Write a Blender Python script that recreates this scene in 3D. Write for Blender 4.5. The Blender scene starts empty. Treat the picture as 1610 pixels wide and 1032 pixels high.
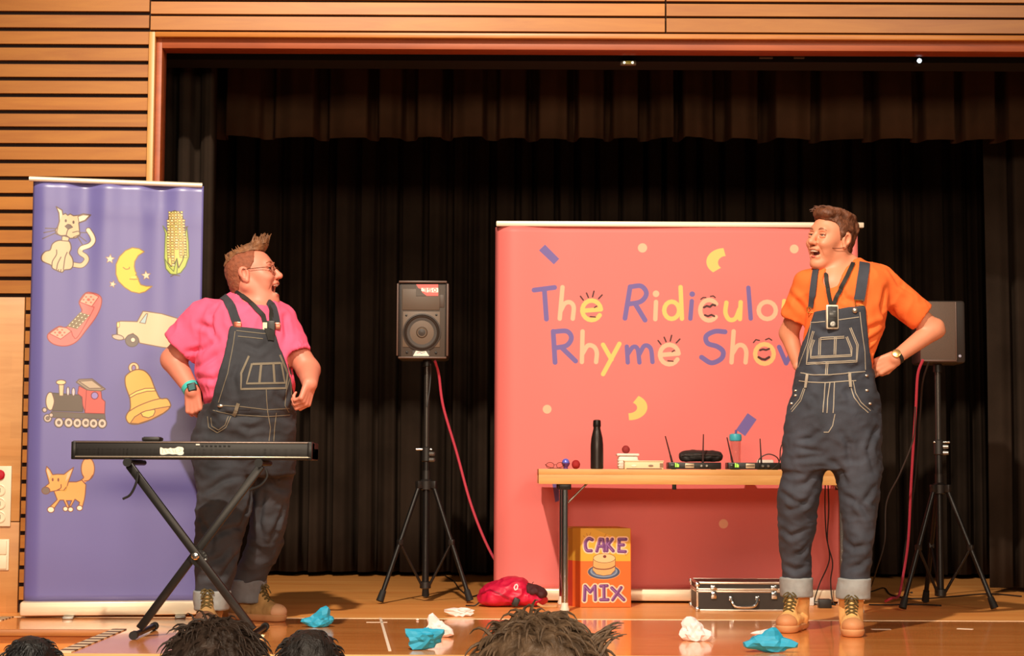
import bpy, bmesh, math, random
import numpy as np
from mathutils import Vector, Matrix, noise
from mathutils.bvhtree import BVHTree

# ------------------------------------------------------------------ camera, world, lights, exposure
S = bpy.context.scene
COL = S.collection
FPX, CX, CY = 2900.0, 805.0, 516.0          # focal length and centre in pixels of the 1610 x 1032 frame
CAM_H = 0.71                                # eye level above the stage floor
PITCH, ROLL = math.atan(222.0 / FPX), math.radians(0.25)
CAM_R = Matrix.Rotation(math.pi / 2 + PITCH, 4, 'X') @ Matrix.Rotation(ROLL, 4, 'Z')
cam_d = bpy.data.cameras.new('camera')
cam_d.sensor_width = 36.0
cam_d.lens = 36.0 * FPX / 1610.0
cam_d.clip_start, cam_d.clip_end = 0.05, 100
cam = bpy.data.objects.new('camera', cam_d)
COL.objects.link(cam)
cam.matrix_world = Matrix.Translation((0, 0, CAM_H)) @ CAM_R
S.camera = cam

S.view_settings.view_transform = 'Standard'
S.view_settings.look = 'None'
S.view_settings.gamma = 1.0
S.view_settings.use_curve_mapping = False
S.view_settings.exposure = 0.0

W = bpy.data.worlds.new('hall_fill')
S.world = W
W.use_nodes = True
W.node_tree.nodes['Background'].inputs[0].default_value = (1.0, 0.80, 0.60, 1)
W.node_tree.nodes['Background'].inputs[1].default_value = 0.10


def spot(name, loc, target, watts, color, size_deg, radius, blend=0.4):
    d = bpy.data.lights.new(name, 'SPOT')
    d.energy, d.color, d.spot_size, d.spot_blend, d.shadow_soft_size = watts, color, math.radians(size_deg), blend, radius
    o = bpy.data.objects.new(name, d)
    COL.objects.link(o)
    o.location = loc
    o.rotation_euler = (Vector(target) - Vector(loc)).to_track_quat('-Z', 'Y').to_euler()
    return o


def area(name, loc, target, watts, color, sx, sy):
    d = bpy.data.lights.new(name, 'AREA')
    d.energy, d.color, d.shape, d.size, d.size_y = watts, color, 'RECTANGLE', sx, sy
    o = bpy.data.objects.new(name, d)
    COL.objects.link(o)
    o.location = loc
    o.rotation_euler = (Vector(target) - Vector(loc)).to_track_quat('-Z', 'Y').to_euler()
    return o


spot('stage_spot', (-1.3, 2.6, 6.3), (-0.1, 9.2, 0.1), 3100, (1.0, 0.86, 0.68), 60, 0.10, 0.75)
area('stage_wash_right', (3.8, 1.5, 5.2), (0.2, 9.2, 1.0), 170, (1.0, 0.84, 0.66), 1.6, 1.2)
area('hall_fill', (0, -5.0, 3.0), (0, 9.3, 1.8), 740, (1.0, 0.80, 0.58), 9.0, 1.2)  # added fill for curtains and valance, standing in for the lit far hall


def R(d):
    return math.radians(d)


# ------------------------------------------------------------------ pixels of the photograph -> points in the hall
CAM_O = np.array([0, 0, CAM_H])
CR3 = np.array([[CAM_R[i][j] for j in range(3)] for i in range(3)])


def ray(px, py):
    v = CR3 @ np.array([(px - CX) / FPX, -(py - CY) / FPX, -1.0])
    return v / np.linalg.norm(v)


def at(px, py, Y):
    v = ray(px, py)
    return CAM_O + v * (Y / v[1])


def on_floor(px, py, z=0.0):
    v = ray(px, py)
    return CAM_O + v * ((z - CAM_H) / v[2])


# ------------------------------------------------------------------ object helpers
def tag(o, label=None, cat=None, group=None, kind=None):
    if label: o['label'] = label
    if cat: o['category'] = cat
    if group: o['group'] = group
    if kind: o['kind'] = kind
    return o


def thing(name, label, cat, loc, group=None):
    o = bpy.data.objects.new(name, None)
    COL.objects.link(o)
    o.location = tuple(float(c) for c in loc)
    o.empty_display_size = 0.1
    return tag(o, label, cat, group)


def root_of(o):
    while o.parent: o = o.parent
    return o


def link_mesh(name, me, parent=None, origin=None, mats=(), smooth=True, kind=None):
    """me has world coordinates; the object gets its origin at its thing's base"""
    o = bpy.data.objects.new(name, me)
    COL.objects.link(o)
    for m in mats: me.materials.append(m)
    if parent is not None:
        org = Vector((0, 0, 0))
        q = parent
        while q is not None:
            org += q.location
            q = q.parent
        o.parent = parent
    else:
        if origin is None:
            n = len(me.vertices)
            co = np.empty(n * 3, np.float32)
            me.vertices.foreach_get('co', co)
            co = co.reshape(-1, 3)
            lo, hi = co.min(0), co.max(0)
            origin = ((lo[0] + hi[0]) / 2, (lo[1] + hi[1]) / 2, lo[2])
        org = Vector([float(c) for c in origin])
        o.location = org
    me.transform(Matrix.Translation(-org))
    if smooth is True:
        me.polygons.foreach_set('use_smooth', [True] * len(me.polygons))
    elif smooth:
        me.polygons.foreach_set('use_smooth', [True] * len(me.polygons))
        me.set_sharp_from_angle(angle=R(smooth))
    me.update()
    if kind: o['kind'] = kind
    return o


class MB:
    """mesh collector in world coordinates"""
    def __init__(self):
        self.v, self.f, self.m = [], [], []

    def add(self, vs, fs, mi=0):
        b = len(self.v)
        self.v += [tuple(float(c) for c in p) for p in vs]
        self.f += [tuple(i + b for i in f) for f in fs]
        self.m += [mi] * len(fs)
        return self

    def box(self, c, s, rz=0.0, bev=0.0, mi=0, M=None):
        """box centred at c with full sizes s; bev chamfers the edges"""
        bm = bmesh.new()
        bmesh.ops.create_cube(bm, size=1.0)
        bmesh.ops.scale(bm, vec=s, verts=bm.verts)
        if bev > 0:
            bmesh.ops.bevel(bm, geom=list(bm.edges), offset=bev, segments=2, affect='EDGES', profile=0.5)
        T = (M if M is not None else Matrix.Translation([float(x) for x in c]) @ Matrix.Rotation(rz, 4, 'Z'))
        bm.transform(T)
        bm.verts.index_update()
        self.add([v.co for v in bm.verts], [[v.index for v in f.verts] for f in bm.faces], mi)
        bm.free()
        return self

    def cyl(self, p0, p1, r0, r1=None, n=12, mi=0, cap=True):
        r1 = r0 if r1 is None else r1
        a, b = Vector([float(x) for x in p0]), Vector([float(x) for x in p1])
        q = (b - a).to_track_quat('Z', 'Y')
        vs = []
        for (p, r) in ((a, r0), (b, r1)):
            for i in range(n):
                t = 2 * math.pi * i / n
                vs.append(p + q @ Vector((r * math.cos(t), r * math.sin(t), 0)))
        fs = [(i, (i + 1) % n, n + (i + 1) % n, n + i) for i in range(n)]
        if cap:
            fs += [tuple(range(n - 1, -1, -1)), tuple(range(n, 2 * n))]
        return self.add(vs, fs, mi)

    def tube(self, pts, r, n=8, mi=0, cap=True, flat=None):
        """swept tube; r number or list; flat=(normal, ratio) squashes it into a ribbon"""
        P = [Vector([float(x) for x in p]) for p in pts]
        k = len(P)
        rr = r if hasattr(r, '__len__') else [r] * k
        vs, up = [], Vector((0.13, 0.31, 0.94))
        X = None
        for i in range(k):
            t = (P[min(i + 1, k - 1)] - P[max(i - 1, 0)])
            if t.length < 1e-9: t = Vector((0, 0, 1))
            t.normalize()
            if X is None:
                X = t.cross(up)
                if X.length < 1e-4: X = t.cross(Vector((1, 0, 0)))
                X.normalize()
            else:
                X = X - t * X.dot(t)
                X.normalize()
            Yv = t.cross(X)
            for j in range(n):
                a = 2 * math.pi * j / n
                vs.append(P[i] + (X * math.cos(a) + Yv * math.sin(a)) * rr[i])
        fs = []
        for i in range(k - 1):
            for j in range(n):
                fs.append((i * n + j, i * n + (j + 1) % n, (i + 1) * n + (j + 1) % n, (i + 1) * n + j))
        if cap:
            fs += [tuple(range(n - 1, -1, -1)), tuple(range((k - 1) * n, k * n))]
        return self.add(vs, fs, mi)

    def lathe(self, prof, c=(0, 0, 0), n=24, mi=0, M=None):
        """profile [(r, z)] about the z axis at c (or transformed by M)"""
        T = M if M is not None else Matrix.Translation([float(x) for x in c])
        vs, fs = [], []
        for (r, z) in prof:
            for j in range(n):
                a = 2 * math.pi * j / n
                vs.append(T @ Vector((r * math.cos(a), r * math.sin(a), z)))
        for i in range(len(prof) - 1):
            for j in range(n):
                fs.append((i * n + j, i * n + (j + 1) % n, (i + 1) * n + (j + 1) % n, (i + 1) * n + j))
        if prof[0][0] > 1e-6: fs.append(tuple(range(n - 1, -1, -1)))
        if prof[-1][0] > 1e-6: fs.append(tuple(range((len(prof) - 1) * n, len(prof) * n)))
        return self.add(vs, fs, mi)

    def sphere(self, c, r, n=16, m=10, mi=0, sc=(1, 1, 1), rot=None):
        vs, fs = [], []
        for i in range(m + 1):
            t = math.pi * i / m
            for j in range(n):
                a = 2 * math.pi * j / n
                p = Vector((math.sin(t) * math.cos(a) * sc[0], math.sin(t) * math.sin(a) * sc[1], math.cos(t) * sc[2])) * r
                if rot is not None: p = rot @ p
                vs.append(p + Vector([float(x) for x in c]))
        for i in range(m):
            for j in range(n):
                fs.append((i * n + j, (i + 1) * n + j, (i + 1) * n + (j + 1) % n, i * n + (j + 1) % n))
        return self.add(vs, fs, mi)

    def prism(self, poly, frame, depth, mi=0):
        """2D polygon [(a, b)] in the frame (origin, A, B, N), thickened by depth along N"""
        o, A, B, N = [Vector([float(x) for x in q]) for q in frame]
        n = len(poly)
        vs = [o + A * p[0] + B * p[1] for p in poly] + [o + A * p[0] + B * p[1] + N * depth for p in poly]
        fs = [tuple(range(n - 1, -1, -1)), tuple(range(n, 2 * n))]
        fs += [(i, (i + 1) % n, n + (i + 1) % n, n + i) for i in range(n)]
        return self.add(vs, fs, mi)

    def mesh(self, name):
        me = bpy.data.meshes.new(name)
        me.from_pydata(self.v, [], self.f)
        bm = bmesh.new()
        bm.from_mesh(me)
        bmesh.ops.remove_doubles(bm, verts=bm.verts, dist=1e-6)
        bmesh.ops.recalc_face_normals(bm, faces=bm.faces)
        bm.to_mesh(me)
        bm.free()
        return me

    def build(self, name, mats, parent=None, smooth=35, origin=None, kind=None):
        me = bpy.data.meshes.new(name)
        me.from_pydata(self.v, [], self.f)
        me.polygons.foreach_set('material_index', self.m)
        bm = bmesh.new()
        bm.from_mesh(me)
        bmesh.ops.recalc_face_normals(bm, faces=bm.faces)
        bm.to_mesh(me)
        bm.free()
        mats = mats if isinstance(mats, (list, tuple)) else [mats]
        return link_mesh(name, me, parent, origin, mats, smooth, kind)


def catmull(pts, n=8):
    P = [np.array(p, float) for p in pts]
    P = [2 * P[0] - P[1]] + P + [2 * P[-1] - P[-2]]
    out = []
    for i in range(1, len(P) - 2):
        for j in range(n):
            t = j / n
            a, b, c, d = P[i - 1], P[i], P[i + 1], P[i + 2]
            out.append(0.5 * (2 * b + (c - a) * t + (2 * a - 5 * b + 4 * c - d) * t * t + (3 * b - a - 3 * c + d) * t ** 3))
    out.append(P[-2])
    return out


def copy_tree(o, parent=None):
    c = o.copy()
    COL.objects.link(c)
    if parent is not None: c.parent = parent
    for ch in list(o.children): copy_tree(ch, c)
    return c


# ------------------------------------------------------------------ materials
def lin(c):
    return tuple(((x / 255.0) / 12.92 if x / 255.0 <= 0.04045 else ((x / 255.0 + 0.055) / 1.055) ** 2.4) for x in c)


def mat(name, rgb, rough=0.6, metal=0.0, var=0.0, vscale=8.0, bump=0.0, bscale=60.0, sheen=0.0, coat=0.0,
        emit=None, estr=1.0, trans=0.0, alpha=1.0, spec=0.5, stretch=(1, 1, 1), var_rgb=None):
    """principled material with a noise variation of its colour and a fine noise relief"""
    m = bpy.data.materials.new(name)
    m.use_nodes = True
    nt = m.node_tree
    b = nt.nodes['Principled BSDF']
    col = lin(rgb)
    b.inputs['Base Color'].default_value = (*col, 1)
    b.inputs['Roughness'].default_value = rough
    b.inputs['Metallic'].default_value = metal
    b.inputs['Specular IOR Level'].default_value = spec
    if sheen: b.inputs['Sheen Weight'].default_value = sheen
    if coat:
        b.inputs['Coat Weight'].default_value = coat
        b.inputs['Coat Roughness'].default_value = 0.12
    if trans: b.inputs['Transmission Weight'].default_value = trans
    if alpha < 1: b.inputs['Alpha'].default_value = alpha
    if emit:
        b.inputs['Emission Color'].default_value = (*lin(emit), 1)
        b.inputs['Emission Strength'].default_value = estr
    if var or bump:
        tc = nt.nodes.new('ShaderNodeTexCoord')
        mp = nt.nodes.new('ShaderNodeMapping')
        mp.inputs['Scale'].default_value = stretch
        nt.links.new(tc.outputs['Object'], mp.inputs['Vector'])
    if var:
        nz = nt.nodes.new('ShaderNodeTexNoise')
        nz.inputs['Scale'].default_value = vscale
        nz.inputs['Detail'].default_value = 5
        nt.links.new(mp.outputs['Vector'], nz.inputs['Vector'])
        rp = nt.nodes.new('ShaderNodeValToRGB')
        rp.color_ramp.elements[0].position, rp.color_ramp.elements[1].position = 0.3, 0.7
        lo = lin(var_rgb) if var_rgb else tuple(x * (1 - var) for x in col)
        hi = tuple(min(1, x * (1 + var)) for x in col)
        rp.color_ramp.elements[0].color = (*lo, 1)
        rp.color_ramp.elements[1].color = (*hi, 1)
        nt.links.new(nz.outputs['Fac'], rp.inputs['Fac'])
        nt.links.new(rp.outputs['Color'], b.inputs['Base Color'])
    if bump:
        n2 = nt.nodes.new('ShaderNodeTexNoise')
        n2.inputs['Scale'].default_value = bscale
        n2.inputs['Detail'].default_value = 4
        nt.links.new(mp.outputs['Vector'], n2.inputs['Vector'])
        bp = nt.nodes.new('ShaderNodeBump')
        bp.inputs['Strength'].default_value = bump
        bp.inputs['Distance'].default_value = 0.01
        nt.links.new(n2.outputs['Fac'], bp.inputs['Height'])
        nt.links.new(bp.outputs['Normal'], b.inputs['Normal'])
    return m


def wood(name, rgb, dark, rough=0.45, stretch=(1.2, 14, 14), scale=2.2, coat=0.0, per_object=True, blocks=None, bump=0.05):
    m = bpy.data.materials.new(name)
    m.use_nodes = True
    nt = m.node_tree
    L = nt.links.new
    b = nt.nodes['Principled BSDF']
    b.inputs['Roughness'].default_value = rough
    if coat:
        b.inputs['Coat Weight'].default_value = coat
        b.inputs['Coat Roughness'].default_value = 0.08
    tc = nt.nodes.new('ShaderNodeTexCoord')
    vec = tc.outputs['Object']
    if per_object:
        oi = nt.nodes.new('ShaderNodeObjectInfo')
        mu = nt.nodes.new('ShaderNodeMath')
        mu.operation = 'MULTIPLY'
        mu.inputs[1].default_value = 37.0
        L(oi.outputs['Random'], mu.inputs[0])
        ad = nt.nodes.new('ShaderNodeVectorMath')
        ad.operation = 'ADD'
        L(vec, ad.inputs[0])
        L(mu.outputs[0], ad.inputs[1])
        vec = ad.outputs[0]
    mp = nt.nodes.new('ShaderNodeMapping')
    mp.inputs['Scale'].default_value = stretch
    L(vec, mp.inputs['Vector'])
    nz = nt.nodes.new('ShaderNodeTexNoise')
    nz.inputs['Scale'].default_value = scale
    nz.inputs['Detail'].default_value = 7
    nz.inputs['Roughness'].default_value = 0.6
    nz.inputs['Distortion'].default_value = 0.6
    L(mp.outputs['Vector'], nz.inputs['Vector'])
    rp = nt.nodes.new('ShaderNodeValToRGB')
    rp.color_ramp.elements[0].position, rp.color_ramp.elements[1].position = 0.30, 0.68
    rp.color_ramp.elements[0].color = (*lin(dark), 1)
    rp.color_ramp.elements[1].color = (*lin(rgb), 1)
    L(nz.outputs['Fac'], rp.inputs['Fac'])
    colr = rp.outputs['Color']
    if per_object:
        mx = nt.nodes.new('ShaderNodeHueSaturation')
        mr = nt.nodes.new('ShaderNodeMapRange')
        mr.inputs['To Min'].default_value, mr.inputs['To Max'].default_value = 0.90, 1.10
        L(oi.outputs['Random'], mr.inputs['Value'])
        L(mr.outputs[0], mx.inputs['Value'])
        L(colr, mx.inputs['Color'])
        colr = mx.outputs['Color']
    if blocks:
        br = nt.nodes.new('ShaderNodeTexBrick')
        br.inputs['Scale'].default_value = 1.0
        br.inputs['Mortar Size'].default_value = 0.0
        br.inputs['Brick Width'].default_value, br.inputs['Row Height'].default_value = blocks
        br.inputs['Color1'].default_value = (0.84, 0.84, 0.84, 1)
        br.inputs['Color2'].default_value = (1.0, 1.0, 1.0, 1)
        sw = nt.nodes.new('ShaderNodeVectorMath')
        sw.operation = 'MULTIPLY'
        sw.inputs[1].default_value = (1, 1, 1)
        sp = nt.nodes.new('ShaderNodeSeparateXYZ')
        cb = nt.nodes.new('ShaderNodeCombineXYZ')
        L(tc.outputs['Object'], sp.inputs[0])
        L(sp.outputs['X'], cb.inputs['X'])
        L(sp.outputs['Z'], cb.inputs['Y'])
        L(cb.outputs[0], br.inputs['Vector'])
        mm = nt.nodes.new('ShaderNodeMix')
        mm.data_type = 'RGBA'
        mm.blend_type = 'MULTIPLY'
        mm.inputs[0].default_value = 0.8
        L(colr, mm.inputs[6])
        L(br.outputs['Color'], mm.inputs[7])
        colr = mm.outputs[2]
    L(colr, b.inputs['Base Color'])
    bp = nt.nodes.new('ShaderNodeBump')
    bp.inputs['Strength'].default_value = bump
    bp.inputs['Distance'].default_value = 0.004
    L(nz.outputs['Fac'], bp.inputs['Height'])
    L(bp.outputs['Normal'], b.inputs['Normal'])
    return m


def image_mat(name, canvas, rough=0.5, coat=0.0, spec=0.5, bump=0.0, bscale=5.0):
    """flat print: the picture is drawn by this script itself"""
    h, w, _ = canvas.img.shape
    im = bpy.data.images.new(name, w, h, alpha=False)
    buf = np.ones((h, w, 4), np.float32)
    buf[:, :, :3] = np.clip(canvas.img[::-1], 0, 255) / 255.0
    im.pixels.foreach_set(buf.ravel())
    im.update()
    im.pack()
    m = bpy.data.materials.new(name)
    m.use_nodes = True
    nt = m.node_tree
    b = nt.nodes['Principled BSDF']
    b.inputs['Roughness'].default_value = rough
    b.inputs['Specular IOR Level'].default_value = spec
    if coat:
        b.inputs['Coat Weight'].default_value = coat
        b.inputs['Coat Roughness'].default_value = 0.3
    t = nt.nodes.new('ShaderNodeTexImage')
    t.image = im
    t.extension = 'EXTEND'
    nt.links.new(t.outputs['Color'], b.inputs['Base Color'])
    if bump:
        tc = nt.nodes.new('ShaderNodeTexCoord')
        n2 = nt.nodes.new('ShaderNodeTexNoise')
        n2.inputs['Scale'].default_value = bscale
        nt.links.new(tc.outputs['Object'], n2.inputs['Vector'])
        bp = nt.nodes.new('ShaderNodeBump')
        bp.inputs['Strength'].default_value = bump
        bp.inputs['Distance'].default_value = 0.02
        nt.links.new(n2.outputs['Fac'], bp.inputs['Height'])
        nt.links.new(bp.outputs['Normal'], b.inputs['Normal'])
    return m


# ------------------------------------------------------------------ a small painter for flat prints
class Canvas:
    def __init__(self, w, h, bg, T=None, unit=1.0):
        self.img = np.zeros((h, w, 3), np.float32) + np.array(bg, np.float32)
        self.T = T if T else (lambda x, y: (x, y))
        self.unit = unit                       # canvas pixels per source unit, for line widths

    def _paint(self, x0, y0, x1, y1, fn, color):
        h, w, _ = self.img.shape
        x0, x1 = max(0, int(x0) - 2), min(w, int(x1) + 3)
        y0, y1 = max(0, int(y0) - 2), min(h, int(y1) + 3)
        if x1 <= x0 or y1 <= y0: return
        X, Y = np.meshgrid(np.arange(x0, x1) + 0.5, np.arange(y0, y1) + 0.5)
        a = np.clip(0.5 - fn(X, Y), 0, 1)[..., None]
        s = self.img[y0:y1, x0:x1]
        s[:] = s * (1 - a) + np.array(color, np.float32) * a

    def poly(self, pts, color, line=None, lw=1.0, smooth=0):
        if smooth:
            q = [np.array(p, float) for p in pts]
            q = q + [q[0]]
            ext = [q[-2]] + q + [q[1]]
            pts = []
            for i in range(1, len(ext) - 2):
                for j in range(smooth):
                    t = j / smooth
                    a, b, c, d = ext[i - 1], ext[i], ext[i + 1], ext[i + 2]
                    pts.append(0.5 * (2 * b + (c - a) * t + (2 * a - 5 * b + 4 * c - d) * t * t + (3 * b - a - 3 * c + d) * t ** 3))
        P = np.array([self.T(*p) for p in pts])

        def fn(X, Y):
            ins = np.zeros(X.shape, bool)
            dd = np.full(X.shape, 1e9)
            n = len(P)
            for i in range(n):
                (ax, ay), (bx, by) = P[i], P[(i + 1) % n]
                if ay != by:
                    c = ((ay > Y) != (by > Y)) & (X < (bx - ax) * (Y - ay) / (by - ay) + ax)
                    ins ^= c
                ex, ey = bx - ax, by - ay
                l2 = ex * ex + ey * ey + 1e-9
                t = np.clip(((X - ax) * ex + (Y - ay) * ey) / l2, 0, 1)
                dd = np.minimum(dd, (X - ax - t * ex) ** 2 + (Y - ay - t * ey) ** 2)
            d = np.sqrt(dd)
            return np.where(ins, -d, d)
        self._paint(P[:, 0].min(), P[:, 1].min(), P[:, 0].max(), P[:, 1].max(), fn, color)
        if line is not None:
            self.line(list(pts) + [pts[0]], lw, line)

    def line(self, pts, width, color, smooth=0):
        if smooth and len(pts) > 2: pts = catmull(pts, smooth)
        P = np.array([self.T(*p) for p in pts])
        r = width * self.unit / 2

        def fn(X, Y):
            dd = np.full(X.shape, 1e9)
            for i in range(len(P) - 1):
                (ax, ay), (bx, by) = P[i], P[i + 1]
                ex, ey = bx - ax, by - ay
                l2 = ex * ex + ey * ey + 1e-9
                t = np.clip(((X - ax) * ex + (Y - ay) * ey) / l2, 0, 1)
                dd = np.minimum(dd, (X - ax - t * ex) ** 2 + (Y - ay - t * ey) ** 2)
            return np.sqrt(dd) - r
        self._paint(P[:, 0].min() - r, P[:, 1].min() - r, P[:, 0].max() + r, P[:, 1].max() + r, fn, color)

    def ell(self, c, rx, ry, color, line=None, lw=1.0, rot=0.0):
        ca, sa = math.cos(rot), math.sin(rot)
        pts = []
        for i in range(28):
            a = 2 * math.pi * i / 28
            x, y = rx * math.cos(a), ry * math.sin(a)
            pts.append((c[0] + x * ca - y * sa, c[1] + x * sa + y * ca))
        self.poly(pts, color, line, lw)

    def star(self, c, r, color, line, lw, rot=0.0, inner=0.45):
        pts = []
        for i in range(10):
            a = -math.pi / 2 + math.pi * i / 5 + rot
            q = r if i % 2 == 0 else r * inner
            pts.append((c[0] + q * math.cos(a), c[1] + q * math.sin(a)))
        self.poly(pts, color, line, lw)


def Z(ox, oy, s):
    """coordinates read in an enlarged view (origin ox, oy, factor s) -> photo pixels"""
    return lambda *pts: [(ox + x / s, oy + y / s) for (x, y) in pts]


# ------------------------------------------------------------------ implicit surfaces (bodies, clothes, shoes, paper)
def axis(lo, hi, step, fine=()):
    out, x = [lo], lo
    while x < hi:
        st = step
        for (a, b, f) in fine:
            if a - step <= x <= b: st = min(st, f)
        x += st
        out.append(x)
    return np.array(out, np.float32)


def smin(a, b, k):
    if k <= 0: return np.minimum(a, b)
    h = np.clip(0.5 + 0.5 * (b - a) / k, 0, 1)
    return b * (1 - h) + a * h - k * h * (1 - h)


def smax(a, b, k):
    return -smin(-a, -b, k)


class Field:
    def __init__(self, xs, ys, zs):
        self.xs, self.ys, self.zs = xs, ys, zs
        self.F = np.ones((len(xs), len(ys), len(zs)), np.float32)

    def _sl(self, lo, hi, pad):
        s = []
        for A, a, b in zip((self.xs, self.ys, self.zs), lo, hi):
            i, j = np.searchsorted(A, a - pad), np.searchsorted(A, b + pad)
            s.append(slice(max(0, i - 1), min(len(A), j + 1)))
        return tuple(s)

    def grid(self, sl):
        return (self.xs[sl[0]][:, None, None], self.ys[sl[1]][None, :, None], self.zs[sl[2]][None, None, :])

    def op(self, fn, lo, hi, k=0.01, sub=False, inter=False):
        sl = self._sl(lo, hi, k + 0.02)
        if any(s.stop <= s.start for s in sl): return self
        d = fn(*self.grid(sl))
        G = self.F[sl]
        if sub: self.F[sl] = smax(G, -d, k)
        elif inter: self.F[sl] = smax(G, d, k)
        else: self.F[sl] = smin(G, d, k)
        return self

    def cone(self, a, b, r0, r1, k=0.01, sub=False, flat=False, flat0=False):
        a, b = np.array(a, float), np.array(b, float)
        ab = b - a
        l2 = float(ab @ ab) + 1e-12
        ln = math.sqrt(l2)

        def fn(X, Y, Zz):
            px, py, pz = X - a[0], Y - a[1], Zz - a[2]
            q = (px * ab[0] + py * ab[1] + pz * ab[2]) / l2
            t = np.clip(q, 0, 1)
            d = np.sqrt((px - t * ab[0]) ** 2 + (py - t * ab[1]) ** 2 + (pz - t * ab[2]) ** 2) - (r0 + (r1 - r0) * t)
            if flat: d = np.maximum(d, (q - 1) * ln)
            if flat0: d = np.maximum(d, -q * ln)
            return d
        rm = max(r0, r1)
        return self.op(fn, np.minimum(a, b) - rm, np.maximum(a, b) + rm, k, sub)

    def ell(self, c, rad, k=0.01, rot=None, sub=False, inflate=0.0):
        c, rad = np.array(c, float), np.array(rad, float) + inflate
        M = np.eye(3) if rot is None else np.array(rot, float)

        def fn(X, Y, Zz):
            p = (X - c[0], Y - c[1], Zz - c[2])
            q = [M[0][i] * p[0] + M[1][i] * p[1] + M[2][i] * p[2] for i in range(3)]
            k0 = np.sqrt(sum((q[i] / rad[i]) ** 2 for i in range(3)))
            k1 = np.sqrt(sum((q[i] / rad[i] ** 2) ** 2 for i in range(3))) + 1e-9
            return k0 * (k0 - 1.0) / k1
        rm = rad.max()
        return self.op(fn, c - rm, c + rm, k, sub)

    def loft(self, rows, k=0.01, inflate=0.0, power=2.0, sub=False):
        """rows (z, x0, x1, yc, half_depth), a stack of ellipses with z as the parameter"""
        rows = sorted(rows, key=lambda r: r[0])
        A = np.array(catmull(rows, 6))
        z = A[:, 0]
        lo = (A[:, 1].min() - inflate, (A[:, 3] - A[:, 4]).min() - inflate, z.min() - inflate)
        hi = (A[:, 2].max() + inflate, (A[:, 3] + A[:, 4]).max() + inflate, z.max() + inflate)

        def fn(X, Y, Zz):
            zz = Zz.ravel()
            g = lambda i: np.interp(zz, z, A[:, i])[None, None, :]
            cx, hw = (g(1) + g(2)) / 2, (g(2) - g(1)) / 2 + inflate
            cy, hd = g(3), g(4) + inflate
            u, v = np.abs((X - cx) / hw), np.abs((Y - cy) / hd)
            k0 = (u ** power + v ** power + 1e-9) ** (1 / power)
            d = (k0 - 1) * np.minimum(hw, hd)
            return np.maximum(d, np.maximum(Zz - z.max() - inflate, z.min() - inflate - Zz))
        return self.op(fn, lo, hi, k, sub)

    def mesh(self, name, smooth=1):
        F, xs, ys, zs = self.F, self.xs, self.ys, self.zs
        I = F < 0
        nx, ny, nz = F.shape
        cnt = np.zeros((nx - 1, ny - 1, nz - 1), np.int8)
        for a in (0, 1):
            for b in (0, 1):
                for c in (0, 1):
                    cnt += I[a:nx - 1 + a, b:ny - 1 + b, c:nz - 1 + c]
        act = (cnt > 0) & (cnt < 8)
        ii, jj, kk = np.nonzero(act)
        n = len(ii)
        idx = np.full(act.shape, -1, np.int32)
        idx[ii, jj, kk] = np.arange(n)
        acc, num = np.zeros((n, 3)), np.zeros(n)
        corners = [(a, b, c) for a in (0, 1) for b in (0, 1) for c in (0, 1)]
        val = {q: F[ii + q[0], jj + q[1], kk + q[2]] for q in corners}
        pos = {q: np.stack([xs[ii + q[0]], ys[jj + q[1]], zs[kk + q[2]]], 1) for q in corners}
        for q in corners:
            for ax in range(3):
                if q[ax] == 0:
                    p = list(q)
                    p[ax] = 1
                    p = tuple(p)
                    va, vb = val[q], val[p]
                    m = (va < 0) != (vb < 0)
                    t = np.where(m, va / np.where(m, va - vb, 1), 0)
                    acc += np.where(m[:, None], pos[q] + (pos[p] - pos[q]) * t[:, None], 0)
                    num += m
        V = acc / np.maximum(num, 1)[:, None]
        quads = []
        for ax in range(3):
            o = [a for a in range(3) if a != ax]
            sl0 = [slice(None)] * 3
            sl1 = [slice(None)] * 3
            sl0[ax], sl1[ax] = slice(0, -1), slice(1, None)
            A, B = I[tuple(sl0)], I[tuple(sl1)]
            e = np.nonzero(A != B)
            e = [q for q in e]
            ok = (e[o[0]] > 0) & (e[o[1]] > 0) & (e[o[0]] < act.shape[o[0]]) & (e[o[1]] < act.shape[o[1]])
            e = [q[ok] for q in e]
            flip = A[tuple(e)]

            def cell(d0, d1):
                c = [q.copy() for q in e]
                c[o[0]] = c[o[0]] + d0
                c[o[1]] = c[o[1]] + d1
                return idx[tuple(c)]
            q = np.stack([cell(-1, -1), cell(0, -1), cell(0, 0), cell(-1, 0)], 1)
            if ax == 1: flip = ~flip
            q = np.where(flip[:, None], q, q[:, ::-1])
            quads.append(q)
        Q = np.concatenate(quads)
        Q = Q[(Q >= 0).all(1)]
        for _ in range(smooth):
            s, c = np.zeros_like(V), np.zeros(len(V))
            for a, b in ((0, 1), (1, 2), (2, 3), (3, 0)):
                np.add.at(s, Q[:, a], V[Q[:, b]])
                np.add.at(c, Q[:, a], 1)
                np.add.at(s, Q[:, b], V[Q[:, a]])
                np.add.at(c, Q[:, b], 1)
            V = 0.5 * V + 0.5 * s / np.maximum(c, 1)[:, None]
        return mesh_np(name, V, Q)


def mesh_np(name, V, Q):
    me = bpy.data.meshes.new(name)
    me.vertices.add(len(V))
    me.vertices.foreach_set('co', np.asarray(V, np.float32).ravel())
    me.loops.add(Q.size)
    me.loops.foreach_set('vertex_index', Q.astype(np.int32).ravel())
    me.polygons.add(len(Q))
    me.polygons.foreach_set('loop_start', np.arange(0, Q.size, Q.shape[1], dtype=np.int32))
    me.update(calc_edges=True)
    me.validate()
    return me


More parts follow.
